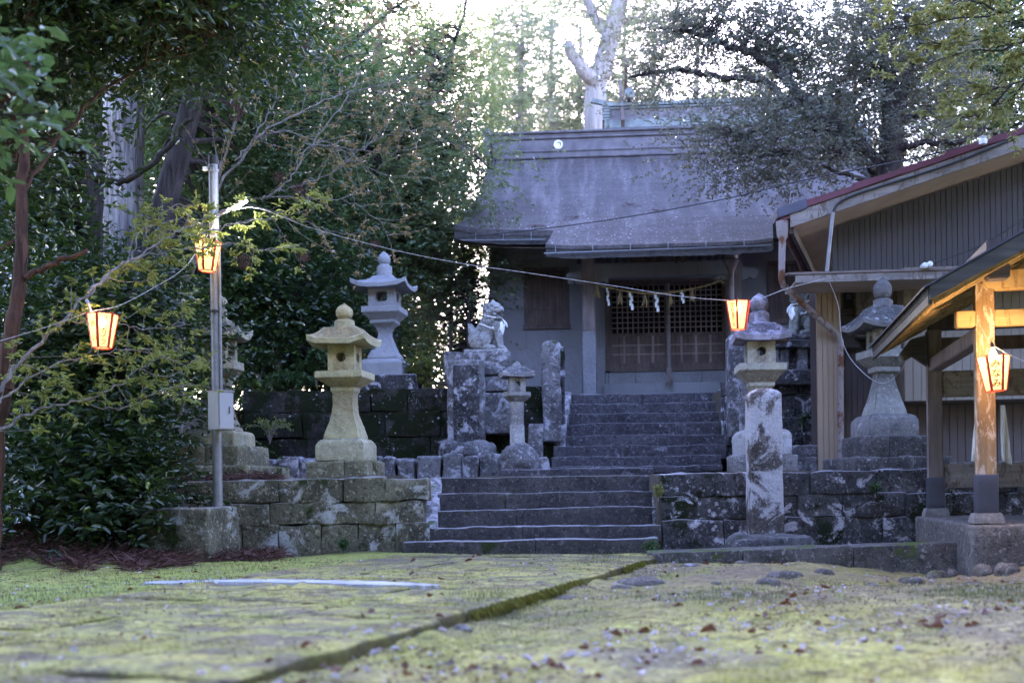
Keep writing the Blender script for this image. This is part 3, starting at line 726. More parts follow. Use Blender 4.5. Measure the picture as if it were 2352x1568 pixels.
# pedestals
def pedestal(label, tiers, Y, dep, mat, seed):
    a0 = P(tiers[-1][0], tiers[-1][3], Y); o = thing('stone_pedestal', label, 'pedestal', Fr((a0.x, Y, a0.z)))
    for k, (x0, x1, y0, y1) in enumerate(tiers):
        a, b = P(x0, y1, Y), P(x1, y0, Y); mb = MB(); dd = dep * (.92 if k else 1)
        mb.rbox(a.x, b.x, Y - dd / 2, Y + dd / 2, a.z, b.z - .004, .07, .025, .014, seed + k, 5)
        q = mb.build('cap_stone' if k == 0 else 'base_stone', mat, o, smooth=55); q.location = -o.location
    return o
pedestal('stacked lichened stone pedestal under the left guardian dog', [(1024, 1172, 812, 868), (1034, 1166, 868, 905), (1030, 1178, 905, 1000)], 17.35, .8, M['rail'], 70)
pedestal('stone pedestal behind the railing under the right guardian dog', [(1785, 1915, 772, 784), (1795, 1905, 784, 880)], 17.95, .8, M['rail'], 75)

# kerb and rock at the right
k0, k1 = G(1500, 1293, 0), G(2216, 1300, 0)
o = thing('kerb_slab', 'long low stained concrete kerb in front of the right wall', 'kerb', Fr((k0.x, k0.y, 0)))
mb = MB(); nseg = 4; cu_ = [0, .31, .66, 1.]
for i in range(3):
    def fn(p):
        u = p[:, 0:1]; A = np.array(k0)[None, :]; q = A + u * np.array(k1 - k0)[None, :]; q[:, 1] += p[:, 1]; q[:, 2] = p[:, 2] + (.10 * u[:, 0] - .02) * (p[:, 2] > 0); return q
    mb.rbox(cu_[i] + .0005, cu_[i + 1] - .0005, .0, .42, -.3, .115, .08, .012, .012, i + 5, 4, fn)
q = mb.build('kerb_stone', M['kerb'], o, smooth=55); q.location = -o.location

# ================================================================ STONE LANTERNS
def kasa(mb, n, Rr, rtop, ze, zt_, up, th, m=7, rings=9, pw=.75):
    def ring(r, zf):
        pts = []
        for s in range(n):
            a0, a1 = 2 * pi * s / n + pi / n, 2 * pi * (s + 1) / n + pi / n
            k = 1 / math.cos(pi / n)
            A = Vector((math.cos(a0), math.sin(a0))) * r * k; B = Vector((math.cos(a1), math.sin(a1))) * r * k
            for j in range(m):
                u = j / m; p = A.lerp(B, u); c = abs(2 * u - 1)
                pts.append((p.x, p.y, zf(c)))
        return pts
    R_ = []
    for i in range(rings + 1):
        t = i / rings; r = rtop + (Rr - rtop) * t; z = zt_ - (zt_ - ze - th) * t ** pw
        R_.append(ring(r, lambda c, z=z, t=t: z + up * c ** 3 * t ** 3))
    R_.append(ring(Rr * .985, lambda c: ze + up * .85 * c ** 3))
    R_.append(ring(Rr * .6, lambda c: ze + up * .12 * c ** 3 + .004))
    R_.append(ring(Rr * .1, lambda c: ze + .004))
    mb.loft(R_)

def firebox(mb, w, z0, z1, hole, th=.07):
    """four stone walls with a window through each"""
    for s in range(4):
        a = s * pi / 2; ca, sa = math.cos(a), math.sin(a)
        h = z1 - z0; cz = (z0 + z1) / 2 + hole.get('dz', 0); ang = sorted([2 * pi * k / 24 for k in range(24)] + [math.atan2(sy * (h / 2), sx * (w / 2)) % (2 * pi) for sx in (-1, 1) for sy in (-1, 1)])
        inn, outr = [], []
        for t in ang:
            c, s_ = math.cos(t), math.sin(t)
            k = 1 / max(abs(c) / (w / 2), abs(s_) / (h / 2)); outr.append((c * k, s_ * k + (z0 + z1) / 2))
            if hole['k'] == 'round' or (s % 2 and hole.get('side') == 'slit'):
                inn.append((c * hole['r'], cz + s_ * hole['r']))
            else:
                e = 4; q = (abs(c) ** e + abs(s_) ** e) ** (-1 / e); inn.append((c * q * hole['r'], cz + s_ * q * hole['r'] * .85))
        rings = []
        for pts, d in ((outr, 0), (inn, 0), (inn, th), (outr, th)):
            rings.append([(ca * (w / 2 - d) * 1 - sa * 0 + (-sa) * x if False else ca * (w / 2 - d) - sa * x, sa * (w / 2 - d) + ca * x, z) for x, z in pts])
        n = len(ang); v = [p for r in rings for p in r]; f = []
        for i in range(3):
            for j in range(n):
                k = (j + 1) % n; f.append((i * n + j, i * n + k, (i + 1) * n + k, (i + 1) * n + j))
        mb.add(v, f)
    mb.box(-w / 2 + .01, w / 2 - .01, -w / 2 + .01, w / 2 - .01, z0 - .01, z0 + .02); mb.box(-w / 2 + .01, w / 2 - .01, -w / 2 + .01, w / 2 - .01, z1 - .02, z1 + .005)

def lantern(label, cx, Y, yb, spec, mats, yaw=0., n=4, group='stone lanterns'):
    k = Y / F; b = P(cx, yb, Y); o = thing('stone_lantern', label, 'stone lantern', Fr(b, yaw), group)
    z = lambda py: (yb - py) * k
    def poly(mb, prof, nn):
        mb.lathe(prof, nn, ph=pi / nn if nn < 12 else 0)
    nz = (.006, 9)
    # finial
    f0, f1, fw, tip = spec['finial']; mb = MB(); r = fw * k / 2; h = (f1 - f0) * k; zb = z(f1); t_ = .22 if tip else .05
    prof = [(r * .62, zb), (r * .80, zb + .05 * h), (r * .97, zb + .25 * h), (r, zb + .4 * h), (r * .93, zb + .58 * h), (r * .72, zb + .74 * h), (r * .42, zb + .86 * h), (r * .16, zb + (.94 if tip else .97) * h), (.004, zb + h)]
    nk = spec['neck']; zk0, zk1 = z(nk[1]), z(nk[0]); nr = nk[2] * k / 2
    poly(mb, [(nr * .98, zk0 - .01), (nr, zk0 + .4 * (zk1 - zk0)), (nr * .96, zk0 + .78 * (zk1 - zk0)), (nr * .7, zk0 + .86 * (zk1 - zk0)), (nr * .55, zk1 + .01)], 20)
    poly(mb, prof, 20); mb.build('finial', mats['roof'], o, smooth=40, noise=nz)
    # roof
    r0, r1, wt, wr, up = spec['roof']; mb = MB(); kasa(mb, n, wr * k / 2, wt * k / 2, z(r1), z(r0), up * k, spec.get('th', 9) * k, pw=spec.get('pw', .75))
    mb.build('roof', mats['roof'], o, smooth=38, noise=(.008, 7))
    # fire box
    y0, y1, w, hole = spec['box']; mb = MB()
    hole = dict(hole); hole['r'] *= k
    firebox(mb, w * k, z(y1) - .005, z(y0) + .02, hole, min(.07, w * k * .22)); mb.build('firebox', mats['box'], o, bevel=.004, smooth=35)
    # platform
    p0, p1, p2, w1, w2 = spec['plat']; mb = MB()
    poly(mb, [(w2 * k / 2, z(p2)), ((w2 * .55 + w1 * .45) * k / 2, z(p2 - (p2 - p1) * .45)), (w1 * .49 * k, z(p1)), (w1 * k / 2, z(p1) + .004), (w1 * k / 2, z(p0) - .006), (w1 * .485 * k, z(p0))], spec.get('pn', n))
    mb.build('platform', mats['plat'], o, bevel=.006, smooth=30, noise=nz)
    # shaft
    mb = MB(); sp = spec['shaft']; sn = spec.get('sn', n)
    poly(mb, [(w_ * k / 2, z(y_)) for y_, w_ in reversed(sp)], sn)
    mb.build('shaft', mats['shaft'], o, bevel=.006 if sn < 12 else 0, smooth=32, noise=nz)
    # base tiers
    for i, (b0, b1, w, ch) in enumerate(spec['bases']):
        mb = MB(); hw = w * k / 2; ch_ = ch * k
        if ch:
            m = MB(); poly(mb, [(hw, z(b1)), (hw, z(b0) - ch_ * 1.1), (hw - ch_ * .5, z(b0) - ch_ * .35), (hw - ch_, z(b0))], spec.get('bn', 4))
            mb.build('base_stone', mats['base'], o, bevel=.008, smooth=35, noise=(.01, 6))
        else:
            rg = random.Random(i + int(cx)); xs_ = [-hw, rg.uniform(-.3, .3) * hw, hw]
            for q in range(2): mb.rbox(xs_[q] + .002, xs_[q + 1] - .002, -hw, hw, z(b1), z(b0), .09, .02, .012, rg.randrange(99), 5)
            mb.build('base_stone', mats['base'], o, smooth=55)
    return o

lantern('yellowish granite lantern with round window on the left wall', 796, 13.65, 1104, dict(finial=(697, 733, 41, 1), neck=(730, 760, 47), roof=(755, 796, 74, 138, 11), th=11, pw=.9,
        box=(792, 857, 62, dict(k='round', r=11, side='slit')), plat=(855, 871, 889, 110, 62), shaft=[(888, 54), (899, 54), (903, 47), (930, 47), (950, 51), (970, 61), (990, 74), (1002, 81), (1009, 82)],
        bases=[(1008, 1059, 112, 13), (1059, 1106, 146, 0)]), dict(roof=M['gran_y'], box=M['gran_y'], plat=M['gran_y'], shaft=M['gran_y'], base=M['gran_ym']), R(-9))
lantern('new smooth pale grey stone lantern with square window on the upper terrace', 886, 18.4, 867, dict(finial=(578, 608, 30, 0), neck=(606, 640, 36), roof=(636, 668, 44, 128, 12), th=9, pw=.62,
        box=(664, 709, 62, dict(k='sq', r=13)), plat=(708, 722, 738, 88, 56), shaft=[(737, 58), (744, 58), (750, 40), (762, 29), (772, 28), (788, 38), (806, 52), (818, 66), (825, 70), (828, 66)],
        bases=[(827, 868, 98, 9)]), dict(roof=M['gran_pale'], box=M['gran_pale'], plat=M['gran_pale'], shaft=M['gran_pale'], base=M['gran_pale']), R(-8))
lantern('large brownish mossy stone lantern behind the steel pole', 507, 14.0, 1103, dict(finial=(676, 704, 42, 0), neck=(702, 742, 40), roof=(735, 782, 50, 136, 18), th=9, pw=.6,
        box=(780, 834, 62, dict(k='sq', r=16)), plat=(832, 852, 872, 98, 60), shaft=[(870, 54), (880, 54), (886, 48), (920, 50), (960, 66), (985, 88), (992, 92)], sn=6, pn=6,
        bases=[(990, 1027, 118, 8), (1026, 1074, 168, 0), (1073, 1105, 240, 0)]), dict(roof=M['gran_c'], box=M['gran_c'], plat=M['gran_c'], shaft=M['gran_c'], base=M['gran_ym']), R(-12), 6)
lantern('small grey stone lantern with round shaft beside the upper steps', 1189, 16.05, 1030, dict(finial=(829, 845, 20, 0), neck=(836, 846, 22), roof=(843, 868, 34, 74, 4), th=8, pw=1.2,
        box=(866, 903, 36, dict(k='round', r=6)), plat=(901, 911, 923, 66, 34), shaft=[(922, 33), (950, 31), (975, 31), (977, 33), (1030, 34)], sn=20, pn=20, bases=[]),
        dict(roof=M['rail'], box=M['gran_grey'], plat=M['gran_grey'], shaft=M['gran_grey'], base=M['gran_grey']), R(8))
lantern('tan stone lantern with dark lichened roof behind the white blotched post', 1749, 15.0, 1083, dict(finial=(672, 714, 44, 1), neck=(712, 748, 48), roof=(744, 788, 62, 126, 8), th=12, pw=1.0,
        box=(782, 840, 62, dict(k='round', r=10)), plat=(838, 855, 880, 106, 58), shaft=[(878, 58), (888, 58), (893, 50), (930, 46), (955, 50), (990, 70)],
        bases=[(988, 1046, 118, 12), (1046, 1086, 142, 0)]), dict(roof=M['roof_pur'], box=M['gran_br'], plat=M['gran_br'], shaft=M['gran_br'], base=M['gran_grey']), R(-4))
lantern('dark grey stone lantern with onion finial before the house, on a stepped base', 2033, 13.9, 1081, dict(finial=(635, 686, 43, 1), neck=(684, 709, 46), roof=(705, 760, 66, 148, 12), th=9, pw=.8,
        box=(752, 808, 58, dict(k='round', r=9)), plat=(806, 824, 843, 96, 58), shaft=[(842, 55), (855, 55), (858, 38), (875, 40), (915, 58), (948, 77), (955, 79)],
        bases=[(953, 1004, 115, 12), (1003, 1052, 150, 0), (1051, 1083, 222, 0)]), dict(roof=M['gran_dk'], box=M['gran_f'], plat=M['gran_f'], shaft=M['gran_f'], base=M['gran_dk']), R(4))
slab('stone_block', 'dark mossy plinth block under the pale grey lantern', 822, 962, 865, 896, 18.4, .95, M['wall_dark'], 90, cat='stone block')

# ================================================================ GUARDIAN DOGS
def ico(bm, c, r, rot=(0, 0, 0), sub=3):
    m = Matrix.Translation(c) @ Matrix.Rotation(rot[2], 4, 'Z') @ Matrix.Rotation(rot[1], 4, 'Y') @ Matrix.Rotation(rot[0], 4, 'X') @ Matrix.Diagonal((r[0], r[1], r[2], 1))
    bmesh.ops.create_icosphere(bm, subdivisions=sub, radius=1, matrix=m)
def fuse(name, bm, mat, parent, voxel, smooth=2):
    me = bpy.data.meshes.new(name); bm.to_mesh(me); bm.free(); t = bpy.data.objects.new(name, me); COL.objects.link(t)
    m = t.modifiers.new('r', 'REMESH'); m.mode = 'VOXEL'; m.voxel_size = voxel
    s = t.modifiers.new('s', 'SMOOTH'); s.iterations = smooth; s.factor = .5
    e = bpy.data.meshes.new_from_object(t.evaluated_get(bpy.context.evaluated_depsgraph_get()))
    bpy.data.objects.remove(t); e.name = name; e.materials.clear(); e.materials.append(mat)
    e.polygons.foreach_set('use_smooth', [True] * len(e.polygons))
    o = bpy.data.objects.new(name, e); COL.objects.link(o)
    if parent: o.parent = parent
    return o
def guardian(label, fr, sc, mat, open_mouth, flip):
    """seated lion-dog facing local +x, head turned to the viewer (-y)"""
    o = thing('guardian_dog_statue', label, 'statue', fr, 'guardian dog statues')
    bm = bmesh.new(); I = lambda c, r, rot=(0, 0, 0), s=3: ico(bm, c, r, rot, s)
    I((-.17, 0, .22), (.21, .17, .20)); I((-.05, 0, .34), (.20, .15, .26), (0, R(28), 0)); I((.05, 0, .50), (.145, .135, .19), (0, R(12), 0)); I((.10, 0, .42), (.12, .12, .16))
    for s in (-1, 1):
        I((-.10, .145 * s, .17), (.17, .07, .155), (0, R(-12), 0)); I((.02, .165 * s, .05), (.13, .06, .05)); I((.10, .165 * s, .045), (.06, .06, .045))
        bmesh.ops.create_cone(bm, segments=14, radius1=.058, radius2=.075, depth=.42, cap_ends=True, matrix=Matrix.Translation((.20, .085 * s, .24)) @ Matrix.Rotation(R(-7), 4, 'Y'))
        I((.165, .09 * s, .43), (.085, .07, .11)); I((.235, .085 * s, .05), (.085, .062, .05)); I((.30, .085 * s, .04), (.03, .05, .035))
        for k in range(3): I((.305, .085 * s + (k - 1) * .032, .035), (.025, .014, .03), (0, 0, 0), 2)
    T = Matrix.Translation((.10, -.01, .70)) @ Matrix.Rotation(R(-34), 4, 'Z')     # head
    def hd(c, r, s=3):
        p = T @ Vector(c); ico(bm, p, r, (0, 0, R(-34)), s)
    hd((0, 0, .03), (.155, .145, .15)); hd((.02, 0, .12), (.13, .13, .075)); hd((.12, 0, -.005 + (.025 if open_mouth else 0)), (.10, .105, .062)); hd((.10, 0, -.085 - (.03 if open_mouth else 0)), (.095, .095, .042))
    hd((.20, 0, .03), (.04, .055, .036))
    for s in (-1, 1):
        hd((.205, .03 * s, .02), (.022, .022, .02), 2); hd((.135, .062 * s, .085), (.05, .05, .026), 2); hd((.148, .058 * s, .058), (.024, .026, .020), 2)
        hd((-.03, .135 * s, .13), (.06, .032, .055), 2); hd((-.06, .15 * s, .10), (.05, .025, .05), 2); hd((.115, .098 * s, -.05), (.05, .022, .018), 2)
        for k in range(4):
            a = R(-50 + 45 * k); hd((-.05 + .045 * math.sin(k), .14 * s, .05 - .055 * k), (.05, .045, .042), 2); hd((-.12, .10 * s, .10 - .07 * k), (.055, .055, .045), 2)
    hd((0, 0, .20), (.04, .04, .045), 2); hd((-.10, 0, .13), (.07, .09, .07), 2); hd((-.14, 0, -.02), (.06, .11, .12), 2)
    for k in range(10):
        a = R(-160 + 32 * k); I((.03 + .14 * math.cos(a), .13 * math.sin(a), .55 - .02 * (k % 3)), (.045, .045, .055), (0, 0, 0), 2)
    for k in range(5): I((-.27 - .03 * math.sin(k * 1.4), (k - 2) * .05, .30 + .035 * (2 - abs(k - 2))), (.06, .04, .115 + .02 * (2 - abs(k - 2))), (0, R(-22), 0), 2)
    I((-.33, 0, .44), (.035, .035, .09), (0, R(-30), 0), 2); I((-.30, 0, .16), (.07, .09, .07), (0, 0, 0), 2)
    for v in bm.verts:
        v.co = v.co * sc
        if flip: v.co.x = -v.co.x
    if flip: bmesh.ops.reverse_faces(bm, faces=bm.faces)
    b = fuse('body', bm, mat, o, .0095 * sc, 1)
    n = len(b.data.vertices); co = np.zeros(n * 3); b.data.vertices.foreach_get('co', co); co = co.reshape(-1, 3)
    no = np.zeros(n * 3); b.data.vertices.foreach_get('normal', no); no = no.reshape(-1, 3)
    q = co / sc; curl = np.sin(q[:, 0] * 70 + 6 * vnoise(q * 9, 2)) * np.sin(q[:, 2] * 60 + 5 * vnoise(q * 9, 3)) * (q[:, 2] < .62)
    co += no * ((.003) * sc * curl + .003 * sc * fbm(q * 18, 1))[:, None]; b.data.vertices.foreach_set('co', co.ravel())
    mb = MB(); hw = .40 * sc; sgn = -1 if flip else 1
    mb.rbox(min(-.42 * sc * sgn, .36 * sc * sgn), max(-.42 * sc * sgn, .36 * sc * sgn), -.26 * sc, .26 * sc, -.075 * sc, .012 * sc, .05, .015, .008, 4, 6); mb.build('base_slab', mat, o, smooth=55)
    # white cloth bib with its strings, tied round the neck and body
    t = thing('cloth_bib', 'white cloth bib tied round the chest of the ' + ('right' if flip else 'left') + ' guardian dog', 'bib', fr)
    s_ = sc; sx = (lambda x: -x) if flip else (lambda x: x)
    A, B, C_ = Vector((.265, -.02, .575)), Vector((.07, -.17, .40)), Vector((.29, -.085, .28)); D_ = Vector((.27, .13, .42))
    def patch(p, q, r, bul, nn=9):
        v, f = [], []
        for i in range(nn + 1):
            for j in range(nn + 1 - i):
                u, w = i / nn, j / nn; pt = p * (1 - u - w) + q * u + r * w; m = 27 * u * w * (1 - u - w)
                pt = pt + Vector((.75, -.65, 0)).normalized() * (bul * m + .006 * math.sin(u * 22) * (w + .2)); v.append((sx(pt.x) * s_, pt.y * s_, pt.z * s_))
        idx = {}; c = 0
        for i in range(nn + 1):
            for j in range(nn + 1 - i): idx[i, j] = c; c += 1
        for i in range(nn):
            for j in range(nn - i):
                f.append((idx[i, j], idx[i + 1, j], idx[i, j + 1]))
                if j < nn - i - 1: f.append((idx[i + 1, j], idx[i + 1, j + 1], idx[i, j + 1]))
        return v, f
    mb = MB(); mb.add(*patch(A, B, C_, .055)); mb.add(*patch(A, C_, D_, .04)); q = mb.build('cloth', M['white'], t, smooth=70, recalc=True)
    sd = q.modifiers.new('t', 'SOLIDIFY'); sd.thickness = .004
    mb = MB(); w = lambda pts, r: mb.tube([(sx(x) * s_, y * s_, z * s_) for x, y, z in pts], r * s_, 6)
    w(catmull([(.07, -.172, .40), (-.04, -.172, .45), (-.13, -.125, .485), (-.165, -.02, .50)], 4), .011)
    w(catmull([(.275, -.03, .575), (.18, -.135, .585), (.04, -.16, .61), (-.04, -.11, .64), (-.07, .0, .65)], 4), .013)
    w(catmull([(.27, -.03, .57), (.31, -.05, .52), (.315, -.06, .44)], 3), .013); w(catmull([(.27, -.03, .57), (.34, -.06, .50), (.36, -.08, .42)], 3), .010)
    mb.build('tie_string', M['white'], t, smooth=60)
    return o
kk = 17.3 / F
guardian('pale carved stone guardian dog seated on the left pedestal', Fr(P(1122, 806, 17.3), R(-6)), .80, M['statue'], True, False)
guardian('greenish carved stone guardian dog seated right of the upper steps, half behind the house', Fr(P(1849, 772, 17.8), R(6)), .82, M['statue_g'], False, True)
# ================================================================ SHRINE HALL
TF = Fr((X(1533, 22.6), 22.6, 2.32), R(-4))
tp = lambda px, py, d=0.: TF.px(px, py, d)
hall = thing('shrine_hall', 'grey shrine hall with a broad purplish roof, lattice doors and a projecting porch roof', 'shrine', TF)
def walls(mb, x0, x1, z0, z1, ops, d0, d1):
    xs_ = sorted({x0, x1, *[v for o in ops for v in o[:2]]}); zs = sorted({z0, z1, *[v for o in ops for v in o[2:]]})
    for i in range(len(xs_) - 1):
        cx = (xs_[i] + xs_[i + 1]) / 2; run = None
        for j in range(len(zs)):
            cz = (zs[j] + zs[j + 1]) / 2 if j < len(zs) - 1 else None
            hole = cz is None or any(o[0] < cx < o[1] and o[2] < cz < o[3] for o in ops)
            if not hole and run is None: run = zs[j]
            if hole and run is not None: mb.box(xs_[i], xs_[i + 1], d0, d1, run, zs[j]); run = None
lw, rw = tp(1126, 800).x, 4.7
zg = tp(1300, 800).z; wtop = tp(1300, 505).z
D0, D1 = tp(1392, 752), tp(1674, 752); dz0, dz1 = tp(1533, 850).z, tp(1533, 642).z
Wn = (tp(1207, 700).x, tp(1304, 700).x, tp(1250, 750).z, tp(1250, 618).z)
W2x0 = tp(1768, 700).x; Wr = (W2x0, W2x0 + (Wn[1] - Wn[0]), Wn[2], Wn[3])
mb = MB(); walls(mb, lw, rw, zg, wtop, [(D0.x, D1.x, dz0, dz1), Wn, Wr], 0, .22)
mb.box(lw, lw + .2, .22, 6, -.1, wtop); mb.box(rw - .2, rw, .22, 6, -.1, wtop); mb.box(lw + .2, rw - .2, 5.8, 6, -.1, wtop)
mb.build('wall', M['plaster'], hall)
# granite base panels, a little proud, with open joints
mb = MB(); rg = random.Random(4); edges = [lw - .01, tp(1272, 850).x, tp(1340, 850).x - .02, tp(1368, 850).x + .02, D0.x - .03]
for a, b in zip(edges[:-1], edges[1:]): mb.box(a + .005, b - .005, -.018, .2, -.25, zg - .012)
rr = [D1.x + .03 + .72 * i for i in range(4)]
for a, b in zip(rr[:-1], rr[1:]): mb.box(a + .005, b - .005, -.018, .2, -.25, zg - .012)
dd = [D0.x - .03, tp(1398, 870).x, tp(1460, 870).x, tp(1533, 870).x, tp(1612, 870).x, D1.x + .03]
for a, b in zip(dd[:-1], dd[1:]): mb.box(a + .005, b - .005, -.018, .2, -.25, dz0 - .03)
mb.build('granite_base', M['granite_panel'], hall, bevel=.004)
mb = MB(); a, b = tp(1386, 880, -.5), tp(1692, 880, -.5); mb.rbox(a.x, b.x, -.55, -.02, -.3, tp(1533, 879, -.5).z, .12, .015, .004, 3); mb.build('door_step', M['plaster'], hall, smooth=50)
mb = MB(); mb.rbox(lw - .6, rw + .6, -2.2, 6.3, -.5, -.10, .3, .02, .004, 5); mb.build('plinth', M['granite_panel'], hall, smooth=50)
# interior darkness put into near-black walls, floor and ceiling
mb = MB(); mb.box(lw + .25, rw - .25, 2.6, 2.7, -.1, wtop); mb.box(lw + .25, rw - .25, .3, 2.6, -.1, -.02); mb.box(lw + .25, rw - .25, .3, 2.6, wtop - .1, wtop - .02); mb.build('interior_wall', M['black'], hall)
# doors: four leaves, lattice above and panels below
zm = tp(1533, 766).z; n = 4; wd = (D1.x - D0.x) / n
mb = MB(); t = .07
mb.box(D0.x - .02, D0.x + t, -.03, .16, dz0, dz1); mb.box(D1.x - t, D1.x + .02, -.03, .16, dz0, dz1); mb.box(D0.x + t, D1.x - t, -.03, .16, dz1 - .05, dz1); mb.box(D0.x + t, D1.x - t, -.04, .16, dz0 - .02, dz0 + .06)
mb.build('door_frame', M['wood_rd'], hall, bevel=.004)
ix0, ix1 = D0.x + t, D1.x - t; w = (ix1 - ix0) / 2
for s in range(2):
    x0 = ix0 + s * w; x1 = x0 + w; dp = .03 + .035 * s; zb, ztp = dz0 + .06, dz1 - .05
    mb = MB(); st = .05
    mb.box(x0, x0 + st, dp, dp + .035, zb, ztp); mb.box(x1 - st, x1, dp, dp + .035, zb, ztp); mb.box(x0 + st, x1 - st, dp, dp + .035, ztp - .05, ztp); mb.box(x0 + st, x1 - st, dp, dp + .035, zb, zb + .09); mb.box(x0 + st, x1 - st, dp, dp + .035, zm - .03, zm + .03)
    door = mb.build('door', M['wood_rd'], hall, bevel=.003)
    mb = MB(); N = 10
    for i in range(1, N): mb.box(x0 + st + (w - 2 * st) * i / N - .011, x0 + st + (w - 2 * st) * i / N + .011, dp + .004, dp + .02, zm + .03, ztp - .05)
    Nz = 9
    for j in range(1, Nz): mb.box(x0 + st, x1 - st, dp + .0065, dp + .0225, zm + .03 + (ztp - .08 - zm) * j / Nz - .009, zm + .03 + (ztp - .08 - zm) * j / Nz + .009)
    mb.build('lattice', M['wood_lat'], door)
    mb = MB(); mb.box(x0 + st, x1 - st, dp + .02, dp + .03, zb + .09, zm - .03); mb.build('door_panel', M['wood_rd'], door); mb = MB()
    for i in range(1, 4): mb.box(x0 + w * i / 4 - .02, x0 + w * i / 4 + .02, dp + .002, dp + .02, zb + .09, zm - .03)
    for j in (1, 2): mb.box(x0 + st, x1 - st, dp + .0045, dp + .02, zb + .09 + (zm - zb - .12) * j / 3 - .012, zb + .09 + (zm - zb - .12) * j / 3 + .012)
    mb.build('panel_grid', M['wood_lat'], door)
# shuttered windows
for q in (Wn, Wr):
    mb = MB(); x0, x1, z0, z1 = q
    mb.box(x0 - .03, x0 + .05, -.03, .12, z0 - .02, z1 + .03); mb.box(x1 - .05, x1 + .03, -.03, .12, z0 - .02, z1 + .03); mb.box(x0 + .05, x1 - .05, -.03, .12, z1 - .04, z1 + .03); mb.box(x0 - .05, x1 + .05, -.05, .12, z0 - .05, z0 + .03)
    fw = mb.build('window', M['wood_dk'], hall, bevel=.004)
    mb = MB(); N = 15; bw = (x1 - x0 - .1) / N
    for i in range(N): mb.box(x0 + .05 + i * bw + .004, x0 + .05 + (i + 1) * bw - .004, .02 + .008 * (i % 2), .05, z0 + .03, z1 - .04)
    mb.box(x0 + .04, x1 - .04, .055, .1, z0, z1)
    for f in (.3, .62): mb.box(x0 + .05, x1 - .05, .006, .02, z0 + (z1 - z0) * f, z0 + (z1 - z0) * f + .03)
    mb.build('slats', M['wood_rd'], fw)
# porch pillars, beam, carving
PD = -1.35
pz0 = tp(1356, 905, PD).z
for cxp in (1353, 1690):
    c = tp(cxp, 760, PD); hw = .115; zt_ = tp(1353, 572, PD).z; zk = tp(1353, 762, PD).z
    mb = MB(); mb.box(c.x - hw, c.x + hw, PD - hw, PD + hw, zk, zt_); pil = mb.build('pillar', M['wood_pil'], hall, bevel=.012)
    mb = MB(); mb.box(c.x - hw - .006, c.x + hw + .006, PD - hw - .006, PD + hw + .006, -.02, zk); mb.build('pillar_sheath', M['granite_panel'], pil, bevel=.01)
    mb = MB(); mb.rbox(c.x - .18, c.x + .18, PD - .18, PD + .18, -.25, .09, .08, .02, .004, 3); mb.build('pillar_base', M['granite_panel'], pil, smooth=50)
    for s in (-1, 1):                     # curled bracket ends beside each pillar head
        mb = MB(); k = 21.2 / F; zc = tp(1353, 640, PD).z; out = [(.115, 16 * k), (.20, 17 * k), (.27, 12 * k), (.33, 15 * k), (.40, 10 * k), (.41, 2 * k), (.36, -3 * k), (.37, -10 * k), (.30, -12 * k), (.26, -7 * k), (.20, -12 * k), (.115, -15 * k)]
        mb.loft([[(c.x + s * x_, PD + y_, zc + z_) for x_, z_ in out] for y_ in (-.07, .07)])
        mb.build('bracket', M['plaster'], hall, smooth=50)
a, b = tp(1365, 606, PD), tp(1680, 606, PD)
mb = MB(); mb.box(a.x - .02, b.x + .02, PD - .09, PD + .09, tp(1353, 640, PD).z, tp(1353, 608, PD).z); mb.build('beam', M['plaster'], hall, bevel=.01)
mb = MB(); mb.box(a.x - .35, b.x + .35, PD - .08, PD + .08, tp(1353, 590, PD).z, tp(1353, 574, PD).z)
for i in range(22): q = a.x - .3 + (b.x - a.x + .6) * i / 21; mb.box(q - .03, q + .03, PD - .75, .0, tp(1353, 572, PD).z, tp(1353, 572, PD).z + .06)
mb.build('eave_beam', M['wood_dk'], hall, bevel=.006)
mb = MB(); rg = random.Random(2); cc = tp(1512, 600, PD)
for i in range(26):
    u = rg.uniform(-1, 1); mb.tube(catmull([(cc.x + u * .45 + rg.uniform(-.1, .1), PD - rg.uniform(.02, .08), cc.z + .1 * (1 - abs(u)) + rg.uniform(-.09, .09)) for _ in range(4)], 4), [.035] * 13, 6)
mb.box(cc.x - .5, cc.x + .5, PD - .01, PD + .05, cc.z - .12, cc.z + .13)
mb.build('carving', M['wood_dk'], hall, smooth=60)
